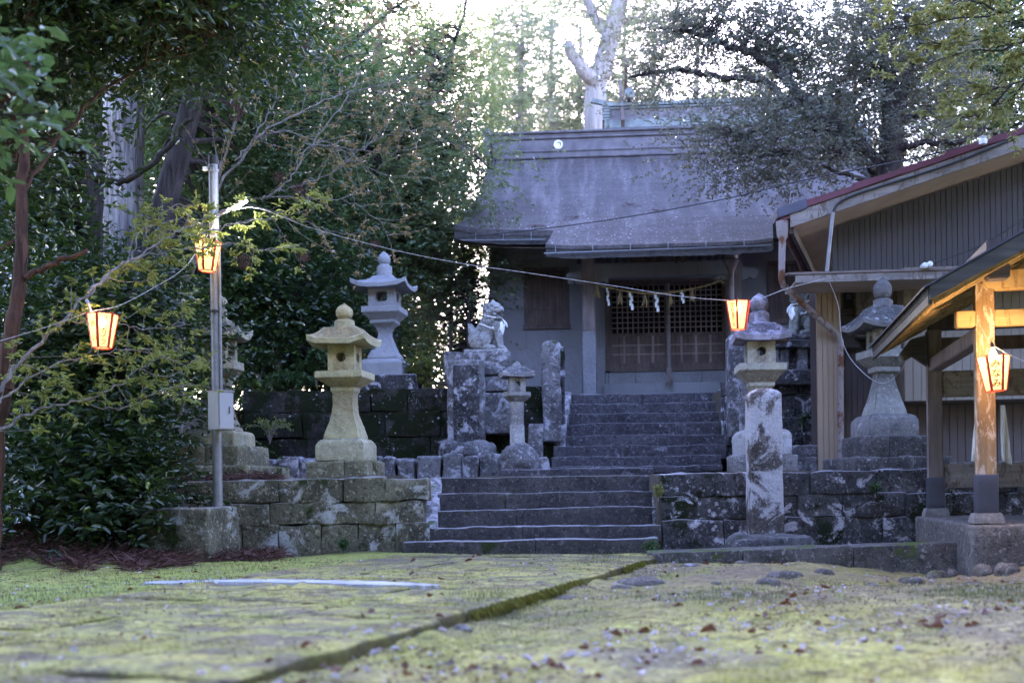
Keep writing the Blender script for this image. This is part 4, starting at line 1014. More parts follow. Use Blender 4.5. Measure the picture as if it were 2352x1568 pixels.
# ---- roof
rd, ed = 3.5, -1.55
zr, ze = tp(1500, 348, rd).z, tp(1150, 532, ed).z
xlr, xle = tp(1134, 345, rd).x, tp(1043, 530, ed).x; xrr, xre = -xlr + .5, -xle + .5
def slope(u, v, back=False, lift=0.):
    """u across 0..1, v 0 ridge .. 1 eave"""
    x0 = xlr + (xle - xlr) * v ** .8; x1 = xrr + (xre - xrr) * v ** .8
    z = ze + (zr - ze) * (1 - v) ** 1.28; c = abs(2 * u - 1)
    z += .16 * c ** 6 * v + lift
    d = rd + (ed - rd) * v
    if back: d = 2 * rd - d
    return (x0 + (x1 - x0) * u, d, z)
def sheet(mb, fn, nu, nv, th):
    top = [[fn(i / nu, j / nv, 0) for i in range(nu + 1)] for j in range(nv + 1)]
    bot = [[fn(i / nu, j / nv, -th) for i in range(nu + 1)] for j in range(nv + 1)]
    W = nu + 1; n = W * (nv + 1); v = [p for r in top for p in r] + [p for r in bot for p in r]; f = []
    for j in range(nv):
        for i in range(nu):
            k = j * W + i; f.append((k, k + W, k + W + 1, k + 1)); f.append((n + k, n + k + 1, n + k + W + 1, n + k + W))
    for i in range(nu): f.append((nv * W + i, n + nv * W + i, n + nv * W + i + 1, nv * W + i + 1)); f.append((i, i + 1, n + i + 1, n + i))
    for j in range(nv): f.append((j * W, n + j * W, n + (j + 1) * W, (j + 1) * W)); f.append((j * W + nu, (j + 1) * W + nu, n + (j + 1) * W + nu, n + j * W + nu))
    mb.add(v, f)
mb = MB(); sheet(mb, lambda u, v, l: slope(u, v, False, l), 60, 30, .10); sheet(mb, lambda u, v, l: slope(u, v, True, l), 40, 20, .10)
roof = mb.build('roof', M['roof'], hall, smooth=40, noise=(.012, 1.5))
mb = MB(); L_ = 40
for lo, hi, dd_ in ((-.12, -.26, .02),):           # thick dark eave edge under the sheet
    sheet(mb, lambda u, v, l: (lambda p: (p[0], p[1] + .0, p[2] - .105 + l))(slope(u, .93 + .068 * v)), 60, 3, .16)
mb.build('eave_edge', M['roof_edge'], roof, smooth=40, noise=(.012, 5))
mb = MB(); sheet(mb, lambda u, v, l: (lambda p: (p[0] * .985, p[1], p[2] - .30 + l))(slope(u, .45 + .53 * v)), 20, 8, .03); mb.build('soffit', M['wood_dk'], hall)
# gable ends under the roof
for s, xx in ((-1, lw + .05), (1, rw - .05)):
    mb = MB()
    pts = [(0, wtop - .05), (6, wtop - .05)] + [(2 * rd - (rd + (ed - rd) * v), ze + (zr - ze) * (1 - v) ** 1.28 - .2) for v in (.55, .35, .15)] + [(rd, zr - .2)] + [(rd + (ed - rd) * v, ze + (zr - ze) * (1 - v) ** 1.28 - .2) for v in (.15, .35, .55)]
    mb.loft([[(xx + s * .0, d, z) for d, z in pts], [(xx - s * .15, d, z) for d, z in pts]])
    mb.build('gable_wall', M['plaster'], hall)
# porch roof: the same sweep drawn further out and lower
pd0, pd1 = -1.1, -2.75
xa0, xa1, xb0, xb1 = tp(1282, 528, pd0).x, tp(1253, 566, pd1).x, tp(1774, 520, pd0).x, tp(1776, 545, pd1).x
za, zb_ = slope(.5, (pd0 - rd) / (ed - rd))[2] + .135, tp(1500, 560, pd1).z
def pslope(u, v, l):
    x0 = xa0 + (xa1 - xa0) * v; x1 = xb0 + (xb1 - xb0) * v; c = abs(2 * u - 1)
    return (x0 + (x1 - x0) * u, pd0 + (pd1 - pd0) * v, zb_ + (za - zb_) * (1 - v) ** 1.1 + .05 * c ** 6 * v + l)
mb = MB(); sheet(mb, pslope, 40, 14, .06); pr = mb.build('porch_roof', M['roof'], hall, smooth=40)
mb = MB(); sheet(mb, lambda u, v, l: (lambda p: (p[0], p[1] + .012, p[2] - .065 + l))(pslope(u, .0 + .995 * v, 0)), 40, 8, .15); mb.build('eave_edge', M['roof_edge'], pr, smooth=40, noise=(.014, 5))
# ridge
mb = MB(); a = tp(1132, 345, rd); hh = tp(1500, 303, rd).z - zr
mb.box(xlr - .02, xrr + .02, rd - .28, rd + .28, zr - .15, zr + hh * .62); mb.box(xlr - .06, xrr + .06, rd - .33, rd + .33, zr + hh * .62, zr + hh * .74); mb.box(xlr - .04, xrr + .04, rd - .30, rd + .30, zr + hh * .74, zr + hh * .88); mb.box(xlr - .10, xrr + .10, rd - .36, rd + .36, zr + hh * .88, zr + hh)
mb.box(xlr - .03, xrr + .03, rd - .31, rd + .31, zr - .02, zr + .05)
rb = mb.build('ridge', M['ridge'], roof, bevel=.015)
for s, xx in ((-1, xlr - .12), (1, xrr + .12)):
    mb = MB()
    pts = [(-.38, -.1), (.38, -.1), (.42, .15), (.34, .35), (.40, hh * .95), (.22, hh + .14), (.05, hh + .05), (-.12, hh + .16), (-.40, hh * .95), (-.34, .35), (-.42, .15)]
    mb.loft([[(xx - .06, rd + p, zr + q) for p, q in pts], [(xx + .06, rd + p, zr + q) for p, q in pts]])
    mb.build('ridge_end_tile', M['ridge'], rb, bevel=.01)
for p in (1282, 1832):
    c = tp(p, 318, rd - .29); mb = MB()
    ring = lambda r, d: [(c.x + r * math.cos(2 * pi * k / 28), rd - .285 - d, zr + hh * .32 + r * math.sin(2 * pi * k / 28)) for k in range(28)]
    mb.loft([ring(.098, 0), ring(.098, .02), ring(.080, .024)]); cr_ = mb.build('round_crest', M['paper'], rb, smooth=40)
    mb = MB(); mb.tube([(c.x + .012 + .045 * math.cos(a_), rd - .312, zr + hh * .32 + .045 * math.sin(a_)) for a_ in np.linspace(-1.2, 2.8, 16)], [.004 + .012 * math.sin(pi * k / 15) for k in range(16)], 6); mb.build('crest_mark', M['ridge'], cr_, smooth=50)
# gutter wires and drain pipe
mb = MB(); a, b = tp(1250, 582, pd1 - .05), tp(1771, 563, pd1 - .05)
mb.tube([a, b], .010, 8)
for i in range(6): q = a.lerp(b, (i + .3) / 6); mb.tube([q, q + Vector((0, .05, .13))], .008, 5)
mb.build('gutter', M['galv'], hall, smooth=50)
mb = MB(); a, b = tp(1060, 552, ed - .05), tp(1252, 550, ed - .05); mb.tube([a, b], .010, 8)
for i in range(3): q = a.lerp(b, (i + .5) / 3); mb.tube([q, q + Vector((0, .05, .14))], .008, 5)
mb.build('gutter', M['galv'], hall, smooth=50)
mb = MB(); c = tp(1679, 575, PD - .35)
mb.lathe([(.10, c.z + .05), (.17, c.z + .02), (.17, c.z - .02), (.13, c.z - .05), (.12, c.z - .15), (.15, c.z - .18), (.11, c.z - .24), (.06, c.z - .36), (.05, c.z - .42)], 12, c.x, c.y); mb.lathe([(.045, c.z - .40), (.045, c.z - 1.2), (.045, -.2)], 10, c.x, c.y)
mb.build('drain_pipe', M['copper_br'], hall, smooth=40)
# ---- bell rope, straw festoon, paper streamers, tassels
SF = Fr(TF.o, TF.yaw)
rf = thing('bell_rope', 'thick twisted grey bell rope hanging before the lattice doors', 'rope', SF)
a, b = tp(1534, 652, -.7), tp(1537, 846, -.7); mb = MB()
for s in range(3):
    mb.tube([(a.x + (b.x - a.x) * t_ + .018 * math.cos(t_ * 60 + s * 2.09), -.7 + .018 * math.sin(t_ * 60 + s * 2.09), a.z + (b.z - a.z) * t_) for t_ in np.linspace(0, 1, 150)], .020, 6)
mb.build('strand', M['rope'], rf, smooth=60)
mb = MB(); mb.lathe([(.03, b.z - .17), (.05, b.z - .12), (.055, b.z - .02), (.04, b.z + .02)], 14, b.x, -.7)
for k in range(30): q = rg.uniform(0, 6.28); mb.tube([(b.x + .035 * math.cos(q), -.7 + .035 * math.sin(q), b.z - .12), (b.x + .06 * math.cos(q), -.7 + .06 * math.sin(q), b.z - .22 - rg.uniform(0, .12))], .009, 4)
mb.build('tassel', M['rope'], rf, smooth=60)
sd = PD - .16
key = [(1369, 655), (1395, 660), (1440, 669), (1490, 674), (1540, 672), (1590, 663), (1625, 655), (1655, 644)]
cv = catmull([tp(x_, y_, sd) for x_, y_ in key], 6)
mb = MB()
for s in range(2): mb.tube([p + Vector((0, .013 * math.cos(i * 1.1 + s * pi), .013 * math.sin(i * 1.1 + s * pi))) for i, p in enumerate(cv)], .010, 6)
e = cv[-1]
for k in range(6): mb.tube([e, e + Vector((rg.uniform(.02, .16), rg.uniform(-.03, .03), rg.uniform(-.12, .04)))], .006, 4)
sh = mb.build('straw_rope', M['straw'], smooth=60, loc=tuple(cv[0])); sh.location = TF.o + TF.x * cv[0].x + TF.y * cv[0].y + Vector((0, 0, cv[0].z)); sh.rotation_euler.z = TF.yaw
tag(sh, 'sagging straw rope strung between the porch pillars', 'straw rope')
def at(x_):
    return min(cv, key=lambda p: abs(p.x - tp(x_, 660, sd).x))
def hang(ob, p): ob.location = TF.o + TF.x * p.x + TF.y * p.y + Vector((0, 0, p.z)); ob.rotation_euler.z = TF.yaw
NAMES = ['first from the left', 'second from the left', 'third from the left', 'last, nearest the lit lantern']
for i, (x_, h_, w_) in enumerate(((1396, 40, 6), (1447, 40, 8), (1507, 40, 8), (1569, 27, 7))):
    p = at(x_); k = 21.2 / F; mb = MB(); nz_ = 4; hh_ = h_ * k / nz_; w = w_ * k * .6
    for j in range(nz_):
        off = (.3 * w if j % 2 else -.3 * w) + .12 * w * j; y_ = .006 * (j % 2) - .008 * j
        v = [(off - w * .6, y_, -j * hh_ * .98), (off + w * .6, y_ + .004, -j * hh_ * .98 + .012), (off + w * .75, y_ - .015, -(j + 1.15) * hh_), (off - w * .45, y_ - .02, -(j + 1.15) * hh_ - .012)]
        mb.add(v + [(a_, b_ + .002, c_) for a_, b_, c_ in v], [(0, 1, 2, 3), (7, 6, 5, 4), (0, 4, 5, 1), (1, 5, 6, 2), (2, 6, 7, 3), (3, 7, 4, 0)])
    o = mb.build('paper_streamer', M['paper']); hang(o, p); tag(o, 'white zigzag paper streamer on the straw rope, ' + NAMES[i], 'paper streamer', 'paper streamers')
TN = ['before the left pillar side', 'left of the second streamer', 'left of the bell rope', 'right of the third streamer', 'nearest the right end']
for i, (x_, h_) in enumerate(((1419 - 50, 30), (1421, 32), (1481, 32), (1538, 30), (1590, 28))):
    p = at(x_ + 2); k = 21.2 / F; mb = MB()
    for j in range(14):
        a_ = rg.uniform(0, 6.28); r_ = rg.uniform(.02, .075); mb.tube([(0, 0, .01), (.2 * r_ * math.cos(a_), .2 * r_ * math.sin(a_), -.06), (r_ * math.cos(a_), r_ * math.sin(a_), -h_ * k * rg.uniform(.75, 1.05))], .006, 4)
    o = mb.build('straw_tassel', M['straw'], smooth=60); hang(o, p); tag(o, 'thin straw tassel hanging on the straw rope, ' + TN[i], 'straw tassel', 'straw tassels')

# ---- sanctuary roof behind
HF = Fr((X(1600, 31), 31, 2.3), R(-4)); hp = lambda a, b, d=0.: HF.px(a, b, d)
ho = thing('sanctuary_hall', 'green copper roof ridge with crossed finials rising behind the shrine hall', 'sanctuary', HF)
x0, x1 = hp(1392, 270).x, hp(1960, 270).x; z0, z1 = hp(1500, 292).z, hp(1500, 243).z
mb = MB(); mb.box(x0 + .1, x1, -.3, .3, z0 - .3, z1 - .1); mb.build('ridge_box', M['ridge'], ho, bevel=.01)
mb = MB(); mb.box(x0 - .05, x1 + .1, -.42, .42, z0 - .12, z0 + .10); mb.box(x0 + .02, x1 + .05, -.36, .36, z1 - .16, z1 - .12); mb.box(x0 - .02, x1 + .1, -.40, .40, z1 - .10, z1)
for k in range(6): mb.box(x0 - .10, x0 + .10, -.37 + .0, .37, z0 + .11 + k * .075, z0 + .17 + k * .075)
mb.build('ridge_trim', M['verdigris'], ho, bevel=.008)
c = hp(1600, 267, -.3); q = hp(1601, 268, -.31)
mb = MB(); mb.loft([[(q.x + r_ * math.cos(2 * pi * k / 20), -.31 - d_, q.z + r_ * math.sin(2 * pi * k / 20)) for k in range(20)] for r_, d_ in ((.11, 0), (.11, .02), (.075, .03))]); mb.build('round_crest', M['verdigris'], ho, smooth=40)
for px_ in (1444, 1900):
    c = hp(px_, 238); mb = MB()
    mb.loft([[(c.x + .13 * math.cos(2 * pi * k / 16), y_, z1 + .12 + .13 * math.sin(2 * pi * k / 16)) for k in range(16)] for y_ in (-.75, .75)]); mb.build('ridge_log', M['verdigris'], ho, smooth=40)
c = hp(1432, 240); mb = MB()
mb.beam((c.x - .05, -1.0, z1 - .75), (c.x - .05, 1.1, z1 + 1.0), .09, .2); mb.beam((c.x + .05, 1.0, z1 - .75), (c.x + .05, -1.1, z1 + .85), .09, .2); mb.build('crossed_finial', M['wood_rd'], ho, bevel=.006)
mb = MB(); mb.beam(hp(1357, 231, -.2), hp(1428, 247, 0), .11, .12); mb.build('finial_arm', M['verdigris'], ho, bevel=.006)
mb = MB()
for s in (-1, 1):
    sheet(mb, lambda u, v, l, s=s: (x0 - .3 + (x1 - x0 + .6) * u, s * 3.2 * v, z0 - .05 + (-2.6) * (1 - (1 - v) ** 1.4) + l), 12, 10, .15)
mb.build('roof', M['verdigris'], ho, smooth=40)
mb = MB(); mb.box(x0 + .3, x1 - .3, -2.2, 2.2, -.2, z0 - 1.4); mb.build('wall', M['wood_dk'], ho)

# ================================================================ HOUSE AT THE RIGHT
BF = Fr((X(1905, 14.9), 14.9, .84), R(-5)); bp = lambda a, b, d=0.: BF.px(a, b, d)
hs = thing('storehouse', 'beige metal-sided house with maroon roof edge and rusted downspout', 'house', BF)
def siding(mb, x0, x1, z0, ztop, d, w=.067, dep=.02, gap=.007):
    x = x0; i = 0
    while x < x1 - .01:
        e = min(x + w, x1); o_ = .004 if i % 2 else 0; za_, zb2 = ztop(x + gap), ztop(e)
        mb.hexa([(x + gap, d - o_, z0), (e, d - o_, z0), (x + gap, d + dep, z0), (e, d + dep, z0), (x + gap, d - o_, za_), (e, d - o_, zb2), (x + gap, d + dep, za_), (e, d + dep, zb2)]); x = e; i += 1
    mb.hexa([(x0, d + .012, z0 + .002), (x1, d + .012, z0 + .002), (x0, d + .04, z0 + .002), (x1, d + .04, z0 + .002), (x0, d + .012, ztop(x0) - .01), (x1, d + .012, ztop(x1) - .01), (x0, d + .04, ztop(x0) - .01), (x1, d + .04, ztop(x1) - .01)])
# roof line in the plane of the verge
vd = -.75
A, B = bp(1795, 486, vd), bp(2352, 296, vd); sl = (B.z - A.z) / (B.x - A.x)
xr_ = A.x + 5.2; zr_ = A.z + sl * 5.2                      # ridge beyond the frame
xe2 = xr_ + (xr_ - A.x)
sh_ = math.tan(R(14))                                    # the eaves run off to the right
def rline(x): return A.z + sl * (x - A.x) if x < xr_ else zr_ - sl * (x - xr_)
gz0 = bp(1950, 618).z; gx0 = bp(1911, 560).x
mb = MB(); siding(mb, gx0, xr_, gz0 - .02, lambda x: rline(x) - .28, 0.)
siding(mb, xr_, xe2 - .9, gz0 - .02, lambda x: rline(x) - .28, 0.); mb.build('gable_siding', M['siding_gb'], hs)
mb = MB(); cx0, cx1 = bp(1876, 800).x, bp(1932, 800).x; lz = bp(1950, 640).z
siding(mb, cx0, cx1, -.02, lambda x: lz + .1, 0., .066); mb.build('corner_siding', M['siding_warm_lit'], hs)
mb = MB(); rx1 = bp(2076, 800, .0).x; siding(mb, cx1, rx1 + .1, -.02, lambda x: lz + .1, .55, .075); mb.box(cx1 - .02, cx1 + .0, .025, .6, -.02, lz + .1); mb.build('recessed_siding', M['siding_dk'], hs)
mb = MB(); px1 = bp(2560, 800, -.1).x; pzb = bp(2120, 920, -.1).z; siding(mb, rx1 - .02, px1, pzb, lambda x: lz + .1, -.1, .10); mb.box(rx1 - .02, rx1 + .01, -.07, .55, pzb, lz + .1); mb.box(rx1 - .02, px1, -.07, .55, pzb - .0, pzb + .03); mb.build('projecting_siding', M['siding'], hs)
mb = MB(); siding(mb, rx1 - .02, px1, .1, lambda x: pzb + .02, .5, .10); mb.build('lower_siding', M['siding_dk'], hs)
mb = MB(); mb.box(rx1 - .3, px1, -.05, .9, -.3, .12); mb.build('foundation', M['kerb'], hs)
# body behind: side wall and back so the house is solid
mb = MB(); dpt = 7.0
mb.hexa([(cx0 + .02, .62, -.02), (xe2 - .9, .62, -.02), (cx0 + .02 + dpt * sh_, dpt, -.02), (xe2, dpt, -.02), (cx0 + .02, .62, lz + .1), (xe2 - .9, .62, lz + .1), (cx0 + .02 + dpt * sh_, dpt, lz + .1), (xe2, dpt, lz + .1)])
mb.build('back_wall', M['siding_dk'], hs)
# roof slopes
mb = MB(); th = .07
for (x0_, z0_, x1_, z1_) in ((A.x - .02, A.z, xr_, zr_), (xr_, zr_, xe2, A.z)):
    v = []
    for zz in (-th, 0):
        for d_ in (vd, dpt):
            for x_, z_ in ((x0_, z0_), (x1_, z1_)): v.append((x_ + (d_ - vd) * sh_, d_, z_ + zz - .05))
    mb.hexa(v)
mb.build('roof', M['maroon'], hs)
# maroon edge tiles in overlapping lengths
mb = MB(); N = 9; xs0 = bp(1852, 470, vd).x
for i in range(N):
    a_ = xs0 + (xr_ - xs0) * i / N; b_ = xs0 + (xr_ - xs0) * (i + 1) / N + .05; zo = .006 * (i % 2)
    mb.hexa([(a_, vd - .03 - zo, rline(a_) - .055 + zo), (b_, vd - .03 - zo, rline(b_) - .055 + zo), (a_, vd + .25, rline(a_) - .055), (b_, vd + .25, rline(b_) - .055), (a_, vd - .03 - zo, rline(a_) + .035 + zo), (b_, vd - .03 - zo, rline(b_) + .01 + zo), (a_, vd + .25, rline(a_) + .035), (b_, vd + .25, rline(b_) + .01)])
mb.build('verge_tiles', M['maroon'], hs, bevel=.005)
mb = MB(); a_, b_ = A.x - .06, xs0
mb.hexa([(a_, vd - .04, rline(a_) - .07), (b_, vd - .04, rline(b_) - .07), (a_, vd + .3, rline(a_) - .07), (b_, vd + .3, rline(b_) - .07), (a_, vd - .04, rline(a_) + .05), (b_, vd - .04, rline(b_) + .05), (a_, vd + .3, rline(a_) + .05), (b_, vd + .3, rline(b_) + .05)])
mb.build('verge_cap', M['bluegrey'], hs, bevel=.006)
fx = bp(1815, 500, vd).x; mb = MB(); fh = .165
for (x0_, x1_) in ((fx, xr_), (xr_, xe2)):
    mb.hexa([(x0_, vd - .01, rline(x0_) - .065 - fh), (x1_, vd - .01, rline(x1_) - .065 - fh), (x0_, vd + .03, rline(x0_) - .065 - fh), (x1_, vd + .03, rline(x1_) - .065 - fh), (x0_, vd - .01, rline(x0_) - .06), (x1_, vd - .01, rline(x1_) - .06), (x0_, vd + .03, rline(x0_) - .06), (x1_, vd + .03, rline(x1_) - .06)])
mb.build('barge_board', M['fascia'], hs, bevel=.004)
mb = MB()
v = []
for zz in (-.02, 0):
    for d_ in (vd + .032, dpt - .1):
        for x_ in (fx + .04, xr_): v.append((x_ + (d_ - vd) * sh_, d_, rline(x_) - .17 + zz))
mb.hexa(v); mb.build('soffit', M['soffit'], hs)
mb = MB(); e0 = Vector((fx + .02, vd + .05, rline(fx) - .21)); e1 = Vector((fx + .02 + dpt * sh_, vd + dpt, rline(fx) - .21)); mb.beam(e0, e1, .05, .16); mb.build('eave_board', M['wood_dk'], hs)
# gutter with hooks, and the bent downspout
g0 = bp(1797, 517, vd + .02); g1 = g0 + Vector((5 * sh_, 5, 0)); mb = MB()
prof = [(math.cos(a_) * .055, math.sin(a_) * .055) for a_ in np.linspace(pi, 2 * pi, 9)]
mb.loft([[(p.x + c_, p.y, p.z + s_) for c_, s_ in prof] + [(p.x + c_ * .93, p.y, p.z + s_ * .93) for c_, s_ in prof[::-1]] for p in (g0, g1)])
for i in range(6):
    p = g0 + Vector((sh_, 1, 0)) * (.35 + .75 * i); mb.tube([(p.x - .06, p.y, p.z + .03), (p.x - .062, p.y, p.z - .02), (p.x, p.y, p.z - .064), (p.x + .062, p.y, p.z - .02), (p.x + .10, p.y, p.z + .09)], .007, 5)
mb.build('gutter', M['rustdk'], hs, smooth=50)
mb = MB(); dS = [bp(1797, 520, -.70), bp(1797, 548, -.70), bp(1795, 640, -.68), bp(1799, 655, -.65), bp(1921, 768, -.09), bp(1930, 782, -.06), bp(1931, 1062, -.05)]
mb.tube(dS, [.044, .042, .040, .04, .04, .04, .04], 12)
mb.lathe([(.042, dS[1].z - .02), (.066, dS[1].z + .03), (.08, dS[0].z + .06)], 12, dS[0].x, dS[0].y)
for py_ in (846, 952, 1020): q = bp(1931, py_, -.05); mb.lathe([(.046, q.z - .012), (.046, q.z + .012)], 12, q.x, q.y)
mb.build('downspout', M['rust'], hs, smooth=50)
mb = MB(); mb.tube(catmull([bp(2330, 318, vd - .02), bp(2180, 378, vd - .03), bp(2010, 432, vd - .03), bp(1952, 452, vd - .03), bp(1922, 470, vd - .03), bp(1913, 492, vd - .03)], 6), .014, 8)
mb.build('cable_conduit', M['galv_dk'], hs, smooth=50)
mb = MB(); mb.tube([bp(1913, 488, vd - .03), bp(1898, 634, vd - .03)], .024, 10); mb.build('conduit', M['galv'], hs, smooth=50)
# lean-to eave
la, lb = bp(1818, 640, -.85), bp(2560, 620, -.85); mb = MB()
zA, zB = bp(1818, 626, -.85).z, bp(1818, 626, -.85).z
v = [(x_, d_, z_ + q) for q in (-.03, 0) for d_, z_ in ((-.87, zA), (.02, zA + .14)) for x_ in (la.x - .02, lb.x)]
mb.hexa(v); lr = mb.build('lean_to_roof', M['copper_br'], hs, bevel=.004)
mb = MB(); f0 = bp(1826, 640, -.84).x; mb.box(f0, lb.x, -.855, -.83, zA - .125, zA - .03); mb.build('fascia', M['fascia'], lr, bevel=.003)
mb = MB(); mb.box(f0, lb.x, -.828, .0, zA - .12, zA - .105); mb.build('soffit', M['soffit'], lr)
# meter, white cabinets
mo = thing('electric_meter', 'grey electric meter box with a dark window on the recessed house wall', 'meter', Fr(BF.o + BF.x * 0 + BF.y * 0, BF.yaw))
a, b = bp(1924, 725, .45), bp(1967, 640, .45); mb = MB(); mb.box(a.x, b.x, .40, .53, a.z, b.z); mb.box(a.x, b.x + .02, .38, .53, bp(1940, 800, .45).z, a.z - .004); mb.build('case', M['siding_dk'], mo, bevel=.015)
mb = MB(); mb.box(a.x + .07, b.x - .04, .392, .40, a.z + .08, b.z - .04); mb.build('window', M['galv_dk'], mo)
mb = MB(); mb.box(a.x + .10, b.x - .08, .386, .393, a.z + .2, a.z + .27); mb.build('label_plate', M['galv'], mo)
mb = MB(); mb.loft([[((a.x + b.x) / 2 + .03 + .035 * math.cos(2 * pi * k / 18) * 1.6, .376 - y_, bp(1945, 768, .45).z + .022 * math.sin(2 * pi * k / 18)) for k in range(18)] for y_ in (0, .005)]); mb.build('badge', M['galv'], mo)
mo2 = thing('wall_cabinet', 'rust-edged white metal cabinet behind the onion-topped stone lantern', 'cabinet', Fr(BF.o, BF.yaw))
a, b = bp(1963, 728, .3), bp(2072, 656, .3); mb = MB(); mb.box(a.x, b.x, .22, .53, a.z, b.z); mb.build('body', M['fascia'], mo2, bevel=.01)
mb = MB(); mb.box(a.x - .015, b.x + .015, .2, .53, b.z, b.z + .025); mb.build('lid', M['rustdk'], mo2, bevel=.004)
a2, b2 = bp(1966, 774, .3), bp(2075, 732, .3)
mo3 = thing('wall_cabinet', 'plain white metal box under the rust-edged cabinet', 'cabinet', Fr(BF.o, BF.yaw)); mb = MB(); mb.box(a2.x, b2.x, .2, .53, a2.z, b2.z); mb.build('body', M['box'], mo3, bevel=.012); mb = MB(); mb.box(a2.x + .01, b2.x - .01, .24, .53, a2.z - .03, a2.z - .001); mb.build('bottom_rail', M['galv_dk'], mo3)
# insulators and wires
ins = thing('wire_insulator', 'white porcelain insulator on the maroon roof edge of the house', 'insulator', Fr(BF.o, BF.yaw)); c = bp(2258, 323, vd - .12); mb = MB(); mb.lathe([(.02, c.z - .05), (.045, c.z - .045), (.05, c.z), (.035, c.z + .02), (.045, c.z + .045), (.02, c.z + .055)], 14, c.x, c.y); mb.build('body', M['porcelain'], ins, smooth=50); mb = MB(); mb.tube([(c.x, c.y, c.z), (c.x, vd + .05, c.z - .05)], .008, 6); mb.build('pin', M['galv'], ins)
for i, (p, q) in enumerate(((2123, 610), (2135, 607))):
    c = bp(p, q, -.92); mb = MB(); mb.loft([[(c.x + r_ * math.cos(2 * pi * k / 14), y_, c.z + r_ * math.sin(2 * pi * k / 14)) for k in range(14)] for r_, y_ in ((.02, -.96), (.034, -.95), (.034, -.9), (.02, -.89), (.03, -.87), (.03, -.84))])
    o = mb.build('wire_insulator', M['porcelain'], smooth=50); o.location = BF.o; o.rotation_euler.z = BF.yaw; tag(o, 'small white insulator on the lean-to edge, %s of a pair' % ('left one' if i == 0 else 'right one'), 'insulator', 'insulator pair')
def wire(name, label, pts, r, mat, cat, k=8, twist=0, n=6):
    c = catmull(pts, k); mb = MB()
    if twist:
        m = len(c); L_ = 0
        for s in range(2): mb.tube([p + Vector((0, math.cos(i * 1.9 + s * pi), math.sin(i * 1.9 + s * pi))) * r * .8 for i, p in enumerate(c)], r, 5)
    else: mb.tube(c, r, n)
    o = mb.build(name, mat, smooth=60, loc=tuple(c[0])); return tag(o, label, cat)
wire('power_wire', 'thin dark wire crossing in front of the shrine roof to the house eave', [P(1040, 548, 19.6), P(1350, 512, 18.2), P(1640, 462, 17), P(1850, 413, 16), P(2060, 372, 14.6), P(2180, 345, 14.2), P(2255, 325, 14.0)], .009, M['wire'], 'wire')
wire('power_wire', 'loose dark wire hanging across the grey gable siding', [P(2134, 608, 13.9), P(2180, 592, 13.8), P(2260, 560, 13.7), P(2352, 500, 13.6), P(2420, 440, 13.5)], .007, M['wire'], 'wire')

# ================================================================ WATER PAVILION
VF = Fr((P(2266, 1212, 9.3).x, 9.3, .36), R(-11)); vp = lambda a, b, d=0.: VF.px(a, b, d)
pv = thing('pavilion', 'open timber pavilion with a dark sloping roof and lamplit beams', 'pavilion', VF)
pw = .069; d2 = 2.45; xs2 = 2.1
ztop = vp(2264, 650).z
for i, (x_, d_) in enumerate(((0, 0), (0, d2), (xs2, 0), (xs2, d2))):
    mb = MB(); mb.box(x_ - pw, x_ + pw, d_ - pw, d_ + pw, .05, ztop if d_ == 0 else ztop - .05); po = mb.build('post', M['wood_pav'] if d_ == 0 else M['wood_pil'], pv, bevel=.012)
    mb = MB(); mb.rbox(x_ - pw - .012, x_ + pw + .012, d_ - pw - .012, d_ + pw + .012, .08, .39, .08, .01, .002, i, 5); mb.build('metal_sheath', M['bluegrey'], po, smooth=50)
    mb = MB(); mb.sq([(pw + .05, 0), (pw + .045, .04), (pw + .03, .085)], x_, d_); mb.build('footing', M['concrete'], po, bevel=.005)
zA1, zA0 = vp(2220, 715).z, vp(2220, 752).z
def vb(name, x0, x1, y0, y1, z0, z1, mat, bv=.008):
    mb = MB(); mb.box(x0, x1, y0, y1, z0, z1); return mb.build(name, mat, pv, bevel=bv)
xl1 = vp(2194, 732).x
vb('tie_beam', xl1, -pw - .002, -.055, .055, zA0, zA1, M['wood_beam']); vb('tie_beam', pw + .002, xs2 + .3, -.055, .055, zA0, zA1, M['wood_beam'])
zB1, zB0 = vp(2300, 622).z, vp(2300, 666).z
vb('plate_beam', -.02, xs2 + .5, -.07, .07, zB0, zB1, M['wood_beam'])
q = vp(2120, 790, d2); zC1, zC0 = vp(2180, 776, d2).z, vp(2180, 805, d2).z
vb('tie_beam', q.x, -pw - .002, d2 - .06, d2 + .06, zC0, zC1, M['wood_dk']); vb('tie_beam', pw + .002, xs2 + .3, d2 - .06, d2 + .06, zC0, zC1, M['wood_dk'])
vb('plate_beam', -.05, xs2 + .5, d2 - .07, d2 + .07, ztop - .05, ztop + .1, M['wood_dk'])
vb('side_beam', -.06, .06, pw + .01, d2 - pw - .01, zA0 - .12, zA1 - .12, M['wood_pil'])
vb('side_beam', -.07, .07, -.5, d2 + .5, zB1 + .002, zB1 + .15, M['wood_dk'])
q = vp(2275, 625, -.09); mb = MB(); mb.box(q.x - .10, q.x + .055, -.52, -.36, vp(2275, 640, -.5).z, vp(2275, 606, -.5).z); mb.build('beam_end_cover', M['bluegrey'], pv, bevel=.01)
# low rails and boards behind
zL1, zL0 = vp(2330, 1062, d2).z, vp(2330, 1118, d2).z
vb('low_rail', pw + .004, xs2 - pw - .004, d2 - .04, d2 + .04, zL0, zL1, M['fascia']); vb('low_rail', pw + .004, xs2 - pw - .004, d2 - .035, d2 + .035, zL0 + .9, zL1 + .92, M['fascia'])
